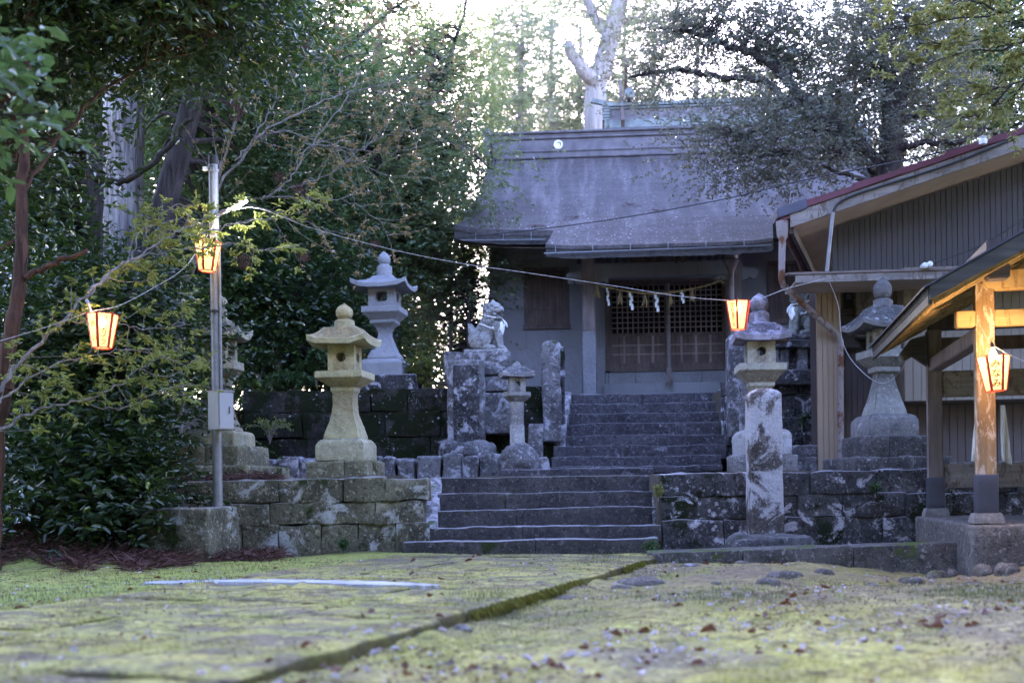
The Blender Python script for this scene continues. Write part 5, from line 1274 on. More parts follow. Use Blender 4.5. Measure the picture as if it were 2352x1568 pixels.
# carved bracket between
mb = MB(); q = vp(2150, 790, 1.6); mb.loft([[(x_ - .0, d2 - .12 + e_, z_) for x_, z_ in ((-.09, zC1 + .02), (-.24, zC1 - .02), (-.34, zC0 - .03), (-.30, zC0 - .10), (-.22, zC0 - .06), (-.09, zC0 - .16))] for e_ in (-.05, .05)]); mb.build('curved_bracket', M['wood_grey'], pv, smooth=50)
# roof
A = vp(2131, 657, -.75); B = vp(2352, 532, -.75); vs = (B.z - A.z) / (B.x - A.x); xrg = xs2 / 2; zrg = A.z + vs * (xrg - A.x); dA, dB = -.75, d2 + .55
xo = 2 * xrg - A.x
mb = MB(); th = .06
for (x0_, z0_, x1_, z1_) in ((A.x, A.z, xrg, zrg), (xrg, zrg, xo, A.z)):
    mb.hexa([(x_, d_, z_ + zz) for zz in (-th, 0) for d_ in (dA, dB) for x_, z_ in ((x0_, z0_), (x1_, z1_))])
pr_ = mb.build('roof', M['wood_grey'], pv)
mb = MB()
for (x0_, z0_, x1_, z1_) in ((A.x - .03, A.z - .02, xrg, zrg), (xrg, zrg, xo + .03, A.z - .02)):
    mb.hexa([(x_, d_, z_ + zz) for zz in (.004, .018) for d_ in (dA - .03, dB + .03) for x_, z_ in ((x0_, z0_), (x1_, z1_))])
mb.build('roof_sheet', M['bluegrey'], pr_)
for dd_ in (dA - .02, dB - .02):
    mb = MB(); e_ = .04
    ol = [(A.x + .01, A.z), (xrg, zrg), (xo - .01, A.z), (xo - .01, A.z - .105), (xrg, zrg - .16), (A.x + .01, A.z - .105)]
    mb.loft([[(x_, dd_ + q_, z_) for x_, z_ in ol] for q_ in (0, e_)]); mb.build('barge_board', M['wood_grey'], pr_, bevel=.004)
mb = MB()
for k in range(9):
    d_ = dA + .18 + k * (dB - dA - .36) / 8
    for s in (0, 1):
        x0_, x1_ = (A.x + .06, xrg) if s == 0 else (xo - .06, xrg)
        mb.beam((x0_, d_, A.z + vs * .06 - th - .045), (x1_, d_, zrg - th - .045), .05, .075)
mb.build('rafter', M['wood_beam'], pv)
for x_ in (A.x + .02, xo - .02):
    mb = MB(); mb.box(x_ - .015, x_ + .015, dA + .03, dB - .03, A.z - .13, A.z - .055); mb.build('eave_board', M['wood_grey'], pr_)
# concrete pad
a = G(2210, 1280, .0); mb = MB(); mb.rbox(-.16, xs2 + 1.2, -.28, d2 + .3, -.75, .0, .16, .03, .01, 4, 4); mb.build('concrete_base', M['concrete'], pv, smooth=50)
# basin inside (stone water trough, half seen behind the posts)
bs = thing('water_basin', 'plain stone water basin standing inside the timber pavilion', 'water basin', Fr(VF.o, VF.yaw)); mb = MB(); mb.rbox(.85, 1.9, .75, 1.7, .0, .55, .09, .03, .008, 6, 5); mb.build('trough', M['gran_dk'], bs, smooth=50)
# hanging cloths on the posts
for i, (p, q, d_, l) in enumerate(((2248, 1000, d2 - .3, 'limp white towel hanging behind the left side of the lamplit pavilion post'), (2303, 1000, d2 - .25, 'limp white towel hanging right of the lamplit pavilion post'))):
    c = vp(p, 930, d_); e = vp(p, 1058, d_); mb = MB(); rows = []
    for j in range(9):
        t_ = j / 8; w = .022 + .022 * t_; rows.append([(c.x + w * (u - .5) * 2 + .03 * t_ * (1 if i else -1), d_ + .018 * math.sin(u * 9 + j * .4), c.z + (e.z - c.z) * t_ - .04 * u * t_) for u in np.linspace(0, 1, 9)])
    mb.loft(rows, cap=False, closed=False); o = mb.build('towel', M['white'], smooth=70); o.location = VF.o; o.rotation_euler.z = VF.yaw
    md = o.modifiers.new('t', 'SOLIDIFY'); md.thickness = .004; tag(o, l, 'towel')

# ================================================================ POLE
pb_ = P(501, 1164, 11.9); px0 = pb_.x
po = thing('lamp_pole', 'grey steel pole with a dark cap and clamps carrying a lit white tube lamp', 'pole', Fr((px0, 11.9, pb_.z)))
zt_ = P(499, 357, 11.9).z - pb_.z; mb = MB(); mb.lathe([(.049, -.25), (.049, zt_ * .5), (.046, zt_ - .09)], 24); mb.build('shaft', M['galv'], po, smooth=40)
mb = MB(); mb.lathe([(.048, zt_ - .095), (.048, zt_ - .01), (.03, zt_)], 24); mb.build('cap', M['galv_dk'], po, smooth=40)
mb = MB(); mb.lathe([(.014, P(501, 905, 11.9).z - pb_.z), (.014, P(501, 560, 11.9).z - pb_.z)], 10, .056, -.03); mb.build('cable_duct', M['galv'], po, smooth=40)
for py_ in (392, 497, 716, 985, 950):
    z_ = P(500, py_, 11.9).z - pb_.z; mb = MB(); mb.lathe([(.055, z_ - .012), (.056, z_), (.055, z_ + .012)], 24); mb.box(-.02, .02, -.075, -.05, z_ - .014, z_ + .014); mb.build('clamp_band', M['galv'] if py_ < 600 else M['galv_dk'], po, smooth=40)
z_ = P(500, 388, 11.9).z - pb_.z; mb = MB(); mb.box(-.105, -.045, -.03, .02, z_ - .02, z_ + .02); mb.build('cable_block', M['porcelain'], po, bevel=.004)
# tube lamp on its arm
la_, lb_ = P(520, 484, 11.8) - Vector(po.location), P(568, 453, 11.75) - Vector(po.location); mb = MB()
mb.beam(P(503, 492, 11.85) - Vector(po.location), la_ + Vector((.02, 0, .01)), .03, .035); arm = mb.build('lamp_arm', M['galv'], po, bevel=.004)
mb = MB(); mb.beam(la_, lb_, .045, .02); mb.build('lamp_body', M['box'], arm, bevel=.006)
mb = MB(); off = Vector((0, -.004, -.028)); mb.tube([la_.lerp(lb_, .22) + off, la_.lerp(lb_, .97) + off], .018, 10); mb.build('lamp_tube', M['led'], arm, smooth=50)
bx = thing('control_box', 'grey enamelled control box with a door handle, strapped to the steel pole', 'control box', Fr((px0, 11.9, pb_.z)))
a, b = P(509, 988, 11.85) - Vector(bx.location), P(559, 901, 11.85) - Vector(bx.location); mb = MB()
Rz = lambda pts, c, an: [(c[0] + (x_ - c[0]) * math.cos(an) - (y_ - c[1]) * math.sin(an), c[1] + (x_ - c[0]) * math.sin(an) + (y_ - c[1]) * math.cos(an), z_) for x_, y_, z_ in pts]
def rb(x0, x1, y0, y1, z0, z1, an=R(-32)):
    m_ = MB(); m_.box(x0, x1, y0, y1, z0, z1); m_.v = [np.array(Rz([tuple(q) for q in m_.v[0]], (a.x, 0), an))]; return m_
# two visible faces: wide blank side and the narrower door
m_ = rb(a.x, a.x + .15, -.2, .0, a.z, b.z); m_.build('case', M['box'], bx, bevel=.004)
m_ = rb(a.x + .1505, a.x + .162, -.196, -.004, a.z + .006, b.z - .006); dr = m_.build('door', M['box'], bx, bevel=.004)
m_ = rb(a.x + .162, a.x + .176, -.075, -.06, (a.z + b.z) / 2 - .03, (a.z + b.z) / 2 + .045); m_.build('handle', M['galv'], dr, bevel=.005)
m_ = rb(a.x - .006, a.x + .17, -.206, .006, b.z, b.z + .012); m_.build('lid', M['box'], bx, bevel=.004)
cb = thing('concrete_block', 'big square concrete block holding the foot of the steel pole', 'concrete block', Fr((px0 - .33, 12.0, 0), R(-14)))
k_ = 12.0 / F; mb = MB(); mb.rbox(-.36, .40, -.33, .33, -.1, pb_.z, .08, .03, .012, 8, 4, lambda p: np.stack([p[:, 0] * (1 - .04 * (p[:, 2] - .5)), p[:, 1], p[:, 2]], 1)); q = mb.build('block', M['wall_olive'], cb, smooth=55)

# ================================================================ PAPER LANTERNS
PL = []
def paper_lantern(label, cx, ytop, Y, h, yaw, texts, lean=0., power=3., bare=False):
    c = P(cx, ytop, Y); o = thing('paper_lantern', label, 'paper lantern', Fr(c, yaw), 'lit paper lanterns'); o.rotation_euler = (0, lean, yaw)
    n = 6; r1, r0 = h * .44, h * .27
    ang = [2 * pi * k / n - pi / 2 - pi / n for k in range(n)]
    top = [Vector((math.cos(a) * r1, math.sin(a) * r1, 0)) for a in ang]; bot = [Vector((math.cos(a) * r0, math.sin(a) * r0, -h)) for a in ang]
    for k in range(n):
        a, b, d, e = top[k], top[(k + 1) % n], bot[(k + 1) % n], bot[k]; mb = MB()
        mb.add([a, b, d, e], [(0, 1, 2, 3)]); pp = mb.build('paper_panel', M['lpaper'], o, recalc=False)
        if k in texts:
            mid = (a + b + d + e) / 4; ux = (b - a).normalized(); uz = ((a + b) / 2 - (d + e) / 2).normalized(); nn = uz.cross(-ux) if False else ux.cross(uz)
            t, sc_ = texts[k]; m_ = len(t); step = h * .86 / m_
            v, f = [], []
            for i, chx in enumerate(t):
                cu = bpy.data.curves.new('t', 'FONT'); cu.body = chx; cu.align_x = 'CENTER'; cu.resolution_u = 2; cu.size = 1; cu.offset = .03
                to = bpy.data.objects.new('t', cu); COL.objects.link(to); me = bpy.data.meshes.new_from_object(to.evaluated_get(bpy.context.evaluated_depsgraph_get()))
                bpy.data.objects.remove(to); bpy.data.curves.remove(cu)
                s_ = step * sc_; cz = ((a + b) / 2).lerp((d + e) / 2, .09 + .84 * (i + .5) / m_)
                base = len(v)
                for q in me.vertices:
                    p = cz + ux * (q.co.x * s_ + .06 * (q.co.y - .35) * s_) + uz * ((q.co.y - .38) * s_) + nn * .0025; v.append(p)
                f += [tuple(base + j for j in pl.vertices) for pl in me.polygons]; bpy.data.meshes.remove(me)
            mb = MB(); mb.add(v, f); mb.build('lettering', M['ink'], pp, recalc=False)
    w = h * .028
    mb = MB()
    for k in range(n): mb.beam(top[k] * 1.035 + Vector((0, 0, .004)), Vector((bot[k].x * 1.05, bot[k].y * 1.05, bot[k].z)) - Vector((0, 0, .002)), w * 2.8, w * .9, (math.cos(ang[k]), math.sin(ang[k]), 0))
    fr_ = mb.build('frame', M['red'], o)
    for ring, s_ in ((top, 1.012), (bot, 1.02)):
        mb = MB()
        for k in range(n): mb.beam(ring[k] * s_ if ring is top else Vector((ring[k].x * s_, ring[k].y * s_, ring[k].z)), ring[(k + 1) % n] * s_ if ring is top else Vector((ring[(k + 1) % n].x * s_, ring[(k + 1) % n].y * s_, ring[k].z)), w * .8, w)
        mb.build('rim', M['red'], o)
    ub = h * .30 if bare else 0
    mb = MB(); mb.lathe([(.002, -h * .40 + ub), (h * .07, -h * .36 + ub), (h * .105, -h * .27 + ub), (h * .09, -h * .19 + ub), (h * .05, -h * .12 + ub), (h * .045, -h * .06 + ub)] if 1 else [(.002, -h * .40), (h * .07, -h * .36), (h * .105, -h * .27), (h * .09, -h * .19), (h * .05, -h * .12), (h * .045, -h * .06)], 14); mb.build('bulb', M['bulb'], o, smooth=60)
    mb = MB(); mb.lathe([(h * .05, -h * .06 + ub), (h * .055, h * .06 + ub), (h * .03, h * .10 + ub), (h * .012, h * .14 + ub)], 12); mb.tube([(-r1 * .9, 0, .0), (0, 0, .006), (r1 * .9, 0, 0)], .004, 5); mb.build('socket', M['galv_dk'], o, smooth=50)
    li = bpy.data.lights.new('lantern_glow', 'POINT'); li.energy = power; li.color = (1, .60, .26); li.shadow_soft_size = h * .115
    lo = bpy.data.objects.new('lantern_glow', li); COL.objects.link(lo); lo.location = (0, 0, -h * .27 + (h * .30 if bare else 0)); lo.parent = o
    PL.append(o); return o
paper_lantern('lit red-framed paper lantern hanging from branches at the far left', 236, 722, 10.0, .285, R(27), {0: ('ドらカイフ', 1.15), 5: ('めい', .5)}, R(2), 6.5)
paper_lantern('lit red-framed paper lantern fixed to the steel pole', 478, 556, 11.75, .290, R(20), {5: ('エハカイフ', 1.15), 1: ('みなと', .6)}, R(3), 9)
paper_lantern('lit red-framed paper lantern hanging right of the shrine doors', 1695, 692, 12.6, .300, R(14), {5: ('西沢給油センタ', 1.3)}, 0, 6.)
paper_lantern('lit red-framed paper lantern in front of the pavilion post', 2281, 818, 8.9, .262, R(-15), {0: ('みなみ', .95)}, R(-4), 20., True)
wire('lantern_cord', 'pale twisted cord rising from the left edge past the left lantern to the pole', [P(-60, 800, 9.6), P(60, 765, 9.8), P(145, 738, 9.9), P(205, 716, 10.0), P(272, 702, 10.3), P(345, 665, 10.7), P(420, 618, 11.3), P(462, 562, 11.7), P(492, 515, 11.8)], .0024, M['cord'], 'cord', 12, 1)
wire('lantern_cord', 'long pale twisted cord sagging from the pole lamp to the house eave', [P(512, 490, 11.75), P(590, 478, 11.8), P(720, 525, 11.9), P(900, 573, 12.1), P(1060, 605, 12.2), P(1200, 625, 12.3), P(1400, 655, 12.4), P(1560, 680, 12.5), P(1665, 689, 12.6), P(1730, 690, 12.7), P(1810, 662, 13.2), P(1895, 640, 13.9)], .0024, M['cord'], 'cord', 14, 1)
wire('lantern_cord', 'pale cord looping from the house eave down past the dark grey lantern to the pavilion', [P(1905, 648, 13.9), P(1925, 700, 13.9), P(1937, 790, 13.6), P(1975, 848, 13.0), P(2030, 880, 12.7), P(2080, 835, 12.5), P(2100, 770, 12.2), P(2120, 790, 12.0), P(2160, 806, 11.6)], .0022, M['cord'], 'cord', 8, 1)
wire('lantern_cord', 'pale cord running from the pavilion lantern out of the right edge', [P(2250, 745, 9.1), P(2272, 785, 9.0), P(2285, 795, 8.9), P(2320, 815, 8.8), P(2400, 850, 8.6)], .0026, M['cord'], 'cord', 8, 1)
o = wire('hanging_tape', 'twist of pale tape tying the left lantern to a branch', [P(199, 690, 9.95), P(204, 700, 9.95), P(210, 722, 10.0)], .012, M['cord'], 'tape', 6, 1)
# ================================================================ TREES AND BUSHES
def gb(px, Y):
    x = X(px, Y); return Vector((x, Y, gz(x, Y) - .1))
WOOD = 'evergreen trees of the wood'
tree('evergreen_tree', 'near evergreen with reddish trunk at the left edge and dark glossy overhanging foliage',
     ([gb(-28, 10.4), P(-14, 1060, 10.4), P(2, 920, 10.4), P(24, 770, 10.4), P(45, 640, 10.4), P(50, 420, 10.5), P(62, 200, 10.6), P(80, -80, 10.7)], .095, .03),
     [ell(250, -10, 11.2, 320, 75, 1.5, ) + (120,), ell(-40, 300, 11.4, 60, 220, .9) + (46,), ell(60, 60, 11.4, 70, 60, .8) + (36,), ell(500, 20, 11.6, 120, 60, .9) + (40,), ell(300, -150, 11, 380, 120, 1.5) + (60,)],
     M['lf_dark'], .088, M['bark_red'], 11, limbs=[([P(48, 640, 10.4), P(90, 620, 10.35), P(150, 598, 10.3), P(200, 575, 10.25)], .032, .016), ([P(52, 440, 10.5), P(150, 300, 10.9), P(300, 170, 11.2), P(520, 90, 11.6)], .022, .008), ([P(60, 300, 10.5), P(40, 180, 10.9), P(120, 60, 11.2)], .04, .012), ([P(20, 900, 10.4), P(-30, 740, 10.6), P(-60, 600, 10.8)], .05, .03)], tw=14, lv=8)
tree('broadleaf_tree', 'large bright leaves of the nearest tree hanging in at the left edge',
     ([gb(-420, 6.9), P(-400, 700, 6.9), P(-330, 300, 6.9), P(-300, -100, 6.9)], .08, .05), [ell(-45, 190, 6.7, 45, 120, .25) + (8,), ell(-40, 310, 6.7, 45, 50, .2) + (4,), ell(-250, 150, 6.8, 130, 250, .5) + (24,)],
     M['lf_mid'], .115, M['bark'], 12, limbs=[([P(-335, 320, 6.9), P(-200, 260, 6.8), P(-120, 250, 6.7), P(-20, 270, 6.7)], .03, .008)], tw=5, lv=7, cr=.16, twl=.25, br=.008)
tree('camellia_bush', 'tall dark glossy bush behind the left hanging paper lantern',
     ([gb(250, 13.0), P(250, 1000, 13), P(260, 800, 13), P(280, 620, 13.1)], .07, .03), [ell(250, 760, 13.2, 165, 135, .9) + (115,), ell(130, 870, 13.0, 150, 170, .8) + (75,), ell(235, 890, 13.2, 55, 120, .5) + (36,), ell(180, 980, 13.0, 120, 90, .6) + (46,)],
     M['lf_dark'], .085, M['bark'], 13, tw=12, lv=8, cat='bush')
tree('laurel_shrub', 'low glossy-leaved shrub spreading over the needle litter left of the concrete block',
     ([gb(250, 11.8), P(250, 1150, 11.8), P(255, 1060, 11.8)], .03, .015), [ell(195, 1095, 11.9, 130, 90, .5) + (80,), ell(290, 1070, 12.3, 45, 120, .35) + (34,), ell(120, 1160, 11.6, 80, 50, .3) + (16,), ell(255, 1180, 11.6, 80, 40, .3) + (20,)],
     M['lf_dark'], .10, M['bark'], 14, tw=8, lv=8, cr=.22, twl=.3, W=.36, cat='shrub', br=.008)
tree('cedar_tree', 'huge old cedar with pale furrowed bark standing in the wood',
     ([gb(276, 18.2), P(274, 700, 18.2), P(276, 480, 18.2), P(280, 250, 18.2), P(286, 0, 18.2), P(290, -400, 18.2)], .37, .30), [ell(290, -330, 18.2, 330, 160, 2.) + (70,), ell(420, -120, 19, 160, 100, 1.5) + (30,)],
     M['lf_back'], .10, M['bark_pale'], 15, group=WOOD, limbs=[([P(312, 260, 18.15), P(324, 190, 18.1), P(338, 118, 18.05)], .10, .012)], trunk_sides=20)
tree('evergreen_tree', 'dark mossy trunk with a long upswept limb beside the pale cedar',
     ([gb(212, 15.6), P(214, 700, 15.6), P(216, 430, 15.6), P(214, 200, 15.6), P(205, -100, 15.6)], .13, .10), [ell(20, 300, 16, 60, 260, 1.2) + (70,), ell(60, 560, 15.8, 60, 100, .8) + (40,), ell(60, 650, 16.2, 90, 190, 1) + (56,), ell(430, 10, 16, 180, 70, .8) + (50,)],
     M['lf_dark'], .09, M['bark_moss'], 16, group=WOOD, limbs=[([P(218, 408, 15.5), P(270, 418, 15.4), P(330, 392, 15.3), P(400, 320, 15.2), P(450, 245, 15.1), P(480, 185, 15.1), P(560, 140, 15), P(640, 110, 15), P(760, 40, 15)], .05, .010)])
tree('evergreen_tree', 'leaning dark-trunked tree right of the pale cedar',
     ([gb(330, 17.3), P(350, 620, 17.3), P(375, 480, 17.3), P(412, 350, 17.3), P(445, 220, 17.3), P(500, 0, 17.4), P(520, -150, 17.5)], .21, .13), [ell(470, 290, 20.0, 150, 250, .9) + (110,), ell(440, 610, 19.6, 130, 100, .8) + (60,), ell(560, 60, 18.2, 170, 130, 1.2) + (80,)],
     M['lf_mid'], .09, M['bark'], 17, group=WOOD)
tree('evergreen_tree', 'dense evergreen filling the wood behind the cherry branches',
     ([gb(640, 21.5), P(640, 600, 21.5), P(620, 300, 21.5), P(610, -50, 21.6)], .2, .1), [ell(610, 220, 21.5, 210, 270, 1.6) + (140,), ell(680, 560, 21.2, 210, 170, 1.2) + (120,), ell(560, 760, 20.5, 160, 150, .8) + (70,)],
     M['lf_mid'], .105, M['bark'], 18, group=WOOD, six=False)
tree('evergreen_tree', 'tall evergreen with dark slanting limbs left of the shrine roof',
     ([gb(905, 23), P(900, 640, 23), P(880, 420, 23), P(800, 250, 23), P(720, 90, 23), P(660, -60, 23)], .17, .09), [ell(850, 150, 23.2, 210, 210, 1.5) + (115,), ell(900, 430, 22.8, 190, 160, 1.2) + (110,), ell(1010, 240, 22.6, 90, 190, .9) + (60,), ell(1000, 480, 22.6, 80, 130, .7) + (54,), ell(1105, 360, 20.9, 40, 60, .3) + (9,)],
     M['lf_back'], .09, M['bark'], 19, group=WOOD, limbs=[([P(880, 420, 23), P(960, 260, 22.8), P(1040, 120, 22.6), P(1080, -30, 22.6)], .07, .02), ([P(890, 520, 23), P(980, 400, 22.7), P(1060, 340, 22.3), P(1130, 390, 21.3)], .06, .015), ([P(745, 150, 23), P(880, 40, 22.8), P(960, -20, 22.8)], .05, .02)], six=False)
tree('evergreen_bush', 'rounded dark bush on the terrace behind the pale grey lantern',
     ([gb(720, 20), P(720, 800, 20), P(715, 700, 20)], .06, .03), [ell(700, 690, 20, 150, 120, .9) + (90,), ell(780, 800, 19.8, 120, 90, .6) + (45,), ell(610, 720, 19.4, 80, 110, .6) + (40,), ell(660, 830, 19.2, 110, 60, .5) + (34,)],
     M['lf_dark'], .095, M['bark'], 20, cat='bush', six=False)
tree('slender_tree', 'slender pale-stemmed tree between the pale grey lantern and the left guardian dog',
     ([gb(1036, 23.5), P(1036, 780, 23.5), P(1034, 650, 23.5), P(1020, 480, 23.5)], .055, .03), [ell(985, 590, 23.5, 100, 90, .7) + (50,), ell(950, 690, 23.8, 60, 80, .5) + (28,), ell(1000, 860, 23.5, 70, 45, .5) + (20,)], M['lf_back'], .085, M['bark_twig'], 21, group=WOOD, six=False)
tree('slender_tree', 'slender dark-stemmed tree close to the left corner of the shrine hall',
     ([gb(1078, 22.5), P(1078, 780, 22.5), P(1078, 690, 22.5), P(1060, 560, 22.5)], .06, .03), [ell(1080, 620, 22.5, 55, 90, .4) + (34,), ell(1070, 790, 24.5, 55, 70, .4) + (40,), ell(1040, 850, 24.5, 70, 40, .4) + (30,), ell(1050, 690, 24.5, 60, 60, .4) + (34,), ell(1095, 700, 23.6, 30, 100, .3) + (24,)], M['lf_back'], .08, M['bark'], 22, group=WOOD, six=False, limbs=[([P(1078, 700, 22.5), P(1050, 650, 22.4), P(1025, 610, 22.3)], .035, .012)])
for k, (px, Y, cs, l) in enumerate(((150, 27, [(100, 350, 260, 330, 260), (200, 750, 240, 170, 110)], 'far dark evergreen deep in the wood at the far left'), (480, 29, [(430, 420, 240, 330, 240), (450, 800, 220, 150, 90)], 'far dark evergreen deep in the wood behind the leaning trunk'),
                                   (760, 31, [(760, 300, 220, 320, 170), (760, 700, 200, 160, 100)], 'far evergreen deep in the wood behind the cherry twigs'), (660, 26, [(640, 500, 230, 200, 130), (640, 780, 240, 100, 90)], 'dark evergreen deep in the wood behind the terrace bushes'), (860, 28, [(850, 560, 200, 170, 120), (860, 790, 170, 80, 60), (860, 260, 170, 180, 90)], 'far evergreen deep in the wood behind the pale grey lantern'), (980, 33, [(1000, 500, 170, 120, 70), (1010, 250, 130, 200, 100), (930, 700, 60, 100, 30)], 'far thin-crowned tree left of the shrine roof'))):
    tree('evergreen_tree', l, ([gb(px, Y), P(px, 500, Y), P(px + 10, 100, Y)], .2, .1), [ell(a, b, Y, c, d, 1.6) + (n,) for a, b, c, d, n in cs], M['lf_back'], .15, M['bark'], 30 + k, group=WOOD, six=False, cr=.6, tw=11, lv=7, twl=.5, br=.03)
for k, (px, Y, cs, l) in enumerate(((40, 36, [(60, 300, 200, 300, 70), (60, 760, 200, 130, 40)], 'farthest dark tree showing between the leaves at the left edge'), (330, 38, [(330, 250, 170, 280, 70), (350, 650, 190, 180, 60)], 'farthest dark tree showing behind the pale cedar'), (590, 40, [(590, 260, 170, 260, 70), (600, 620, 190, 180, 60), (640, 830, 240, 60, 40)], 'farthest tree showing behind the steel pole'), (800, 43, [(800, 560, 150, 200, 60), (820, 820, 200, 60, 40)], 'farthest tree showing above the pale grey lantern'))):
    tree('evergreen_tree', l, ([gb(px, Y), P(px, 500, Y), P(px + 10, 100, Y)], .2, .1), [ell(a, b, Y, c, d, 1.6) + (n,) for a, b, c, d, n in cs], M['lf_mid'], .24, M['bark'], 130 + k, group=WOOD, six=False, cr=.9, tw=11, lv=8, twl=.7, br=.03)
# pale backlit trees behind the halls
FAR = 'backlit trees behind the shrine hall'
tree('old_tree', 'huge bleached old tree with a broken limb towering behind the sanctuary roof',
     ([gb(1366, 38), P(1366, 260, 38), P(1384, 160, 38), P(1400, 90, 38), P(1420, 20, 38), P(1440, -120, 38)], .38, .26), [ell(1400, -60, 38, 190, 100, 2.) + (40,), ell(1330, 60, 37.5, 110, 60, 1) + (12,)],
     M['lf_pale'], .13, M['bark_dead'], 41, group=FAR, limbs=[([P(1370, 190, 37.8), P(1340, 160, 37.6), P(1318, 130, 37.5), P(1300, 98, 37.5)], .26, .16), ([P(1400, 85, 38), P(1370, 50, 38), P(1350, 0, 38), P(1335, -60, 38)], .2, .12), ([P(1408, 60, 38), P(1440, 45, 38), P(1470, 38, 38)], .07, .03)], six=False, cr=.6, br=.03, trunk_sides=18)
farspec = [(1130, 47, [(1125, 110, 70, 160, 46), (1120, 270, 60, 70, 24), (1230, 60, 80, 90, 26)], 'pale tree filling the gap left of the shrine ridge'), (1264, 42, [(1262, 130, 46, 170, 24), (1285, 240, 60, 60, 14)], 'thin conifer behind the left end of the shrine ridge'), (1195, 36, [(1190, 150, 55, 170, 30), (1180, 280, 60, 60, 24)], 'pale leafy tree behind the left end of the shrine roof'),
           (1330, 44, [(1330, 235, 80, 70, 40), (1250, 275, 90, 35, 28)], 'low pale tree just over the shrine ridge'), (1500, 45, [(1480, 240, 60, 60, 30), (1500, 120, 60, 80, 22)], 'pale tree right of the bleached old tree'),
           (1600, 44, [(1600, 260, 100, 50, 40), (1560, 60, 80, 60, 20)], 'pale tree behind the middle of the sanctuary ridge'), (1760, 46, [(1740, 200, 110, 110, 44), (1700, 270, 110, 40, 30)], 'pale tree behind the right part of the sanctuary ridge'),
           (1430, 48, [(1420, 170, 120, 100, 60), (1400, 30, 160, 70, 40)], 'pale tree behind the bleached old tree'), (1960, 40, [(1940, 200, 150, 190, 70)], 'backlit tree behind the pale-leaved tree'), (2180, 34, [(2180, 230, 170, 150, 70), (2200, 390, 120, 60, 24)], 'backlit green tree over the maroon roof')]
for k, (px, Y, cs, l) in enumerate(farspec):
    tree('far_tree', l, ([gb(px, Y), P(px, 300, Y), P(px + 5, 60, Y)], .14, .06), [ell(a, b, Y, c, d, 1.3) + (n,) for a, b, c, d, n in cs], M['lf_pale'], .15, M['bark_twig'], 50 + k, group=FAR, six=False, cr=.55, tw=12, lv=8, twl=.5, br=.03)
# right-hand tree with small pale leaves
tree('pale_leaved_tree', 'spreading dark-limbed tree with small pale leaves between the shrine roof and the house',
     ([gb(2042, 19), P(2040, 420, 19), P(2046, 360, 19), P(2050, 300, 19), P(2050, 240, 19), P(2040, 170, 19.1)], .27, .13),
     [ell(1930, 140, 19.6, 190, 140, 1.2) + (112,), ell(1700, 70, 20, 180, 80, 1.0) + (62,), ell(1530, 155, 20, 120, 24, .5) + (20,), ell(1700, 330, 18.6, 130, 50, .7) + (38,), ell(1870, 320, 18.6, 140, 90, .8) + (52,), ell(2060, 160, 19.6, 120, 150, 1) + (85,), ell(1600, 30, 20.3, 120, 60, .8) + (22,), ell(2150, 330, 19, 90, 70, .7) + (26,)],
     M['lf_mauve'], .062, M['bark'], 61, limbs=[([P(2030, 420, 19), P(2012, 385, 18.95), P(1980, 336, 18.9), P(1929, 292, 18.9), P(1890, 265, 18.9), P(1834, 215, 19), P(1790, 165, 19.2), P(1740, 130, 19.4), P(1660, 100, 19.6), P(1599, 78, 19.8), P(1515, 64, 20)], .15, .025),
         ([P(1929, 292, 18.9), P(1855, 265, 18.7), P(1798, 222, 18.9), P(1747, 183, 19.2), P(1653, 178, 19.6), P(1572, 161, 19.8), P(1532, 164, 20), P(1445, 178, 20)], .08, .02),
         ([P(2050, 285, 19), P(2073, 218, 18.9), P(2083, 175, 18.9), P(2117, 107, 19), P(2110, 20, 19.2)], .10, .05), ([P(2052, 290, 19), P(2090, 270, 18.9), P(2130, 258, 18.8), P(2191, 235, 18.8), P(2230, 190, 18.9)], .08, .03), ([P(2050, 350, 19), P(2080, 338, 18.8), P(2130, 326, 18.7), P(2214, 322, 18.6), P(2260, 290, 18.6)], .07, .03),
         ([P(1980, 336, 18.9), P(1930, 340, 18.5), P(1880, 365, 18.3), P(1800, 350, 18.3)], .04, .015), ([P(2000, 420, 18.8), P(1940, 400, 18.3), P(1890, 380, 18.2)], .05, .02), ([P(1975, 330, 18.9), P(1900, 300, 18.6), P(1800, 290, 18.5), P(1700, 310, 18.5)], .04, .012)], six=False, cr=.40, tw=17, lv=11, twl=.32, W=.48, br=.011)
tree('evergreen_tree', 'dark green tree rising behind the house roof at the right edge', ([gb(2300, 25), P(2300, 300, 25), P(2300, 0, 25)], .2, .1), [ell(2290, 220, 25, 130, 150, 1.4) + (110,), ell(2330, 30, 25, 150, 130, 1.4) + (90,), ell(2160, 100, 26, 100, 140, 1.2) + (60,)], M['lf_mid'], .10, M['bark'], 62, group=WOOD, six=False)

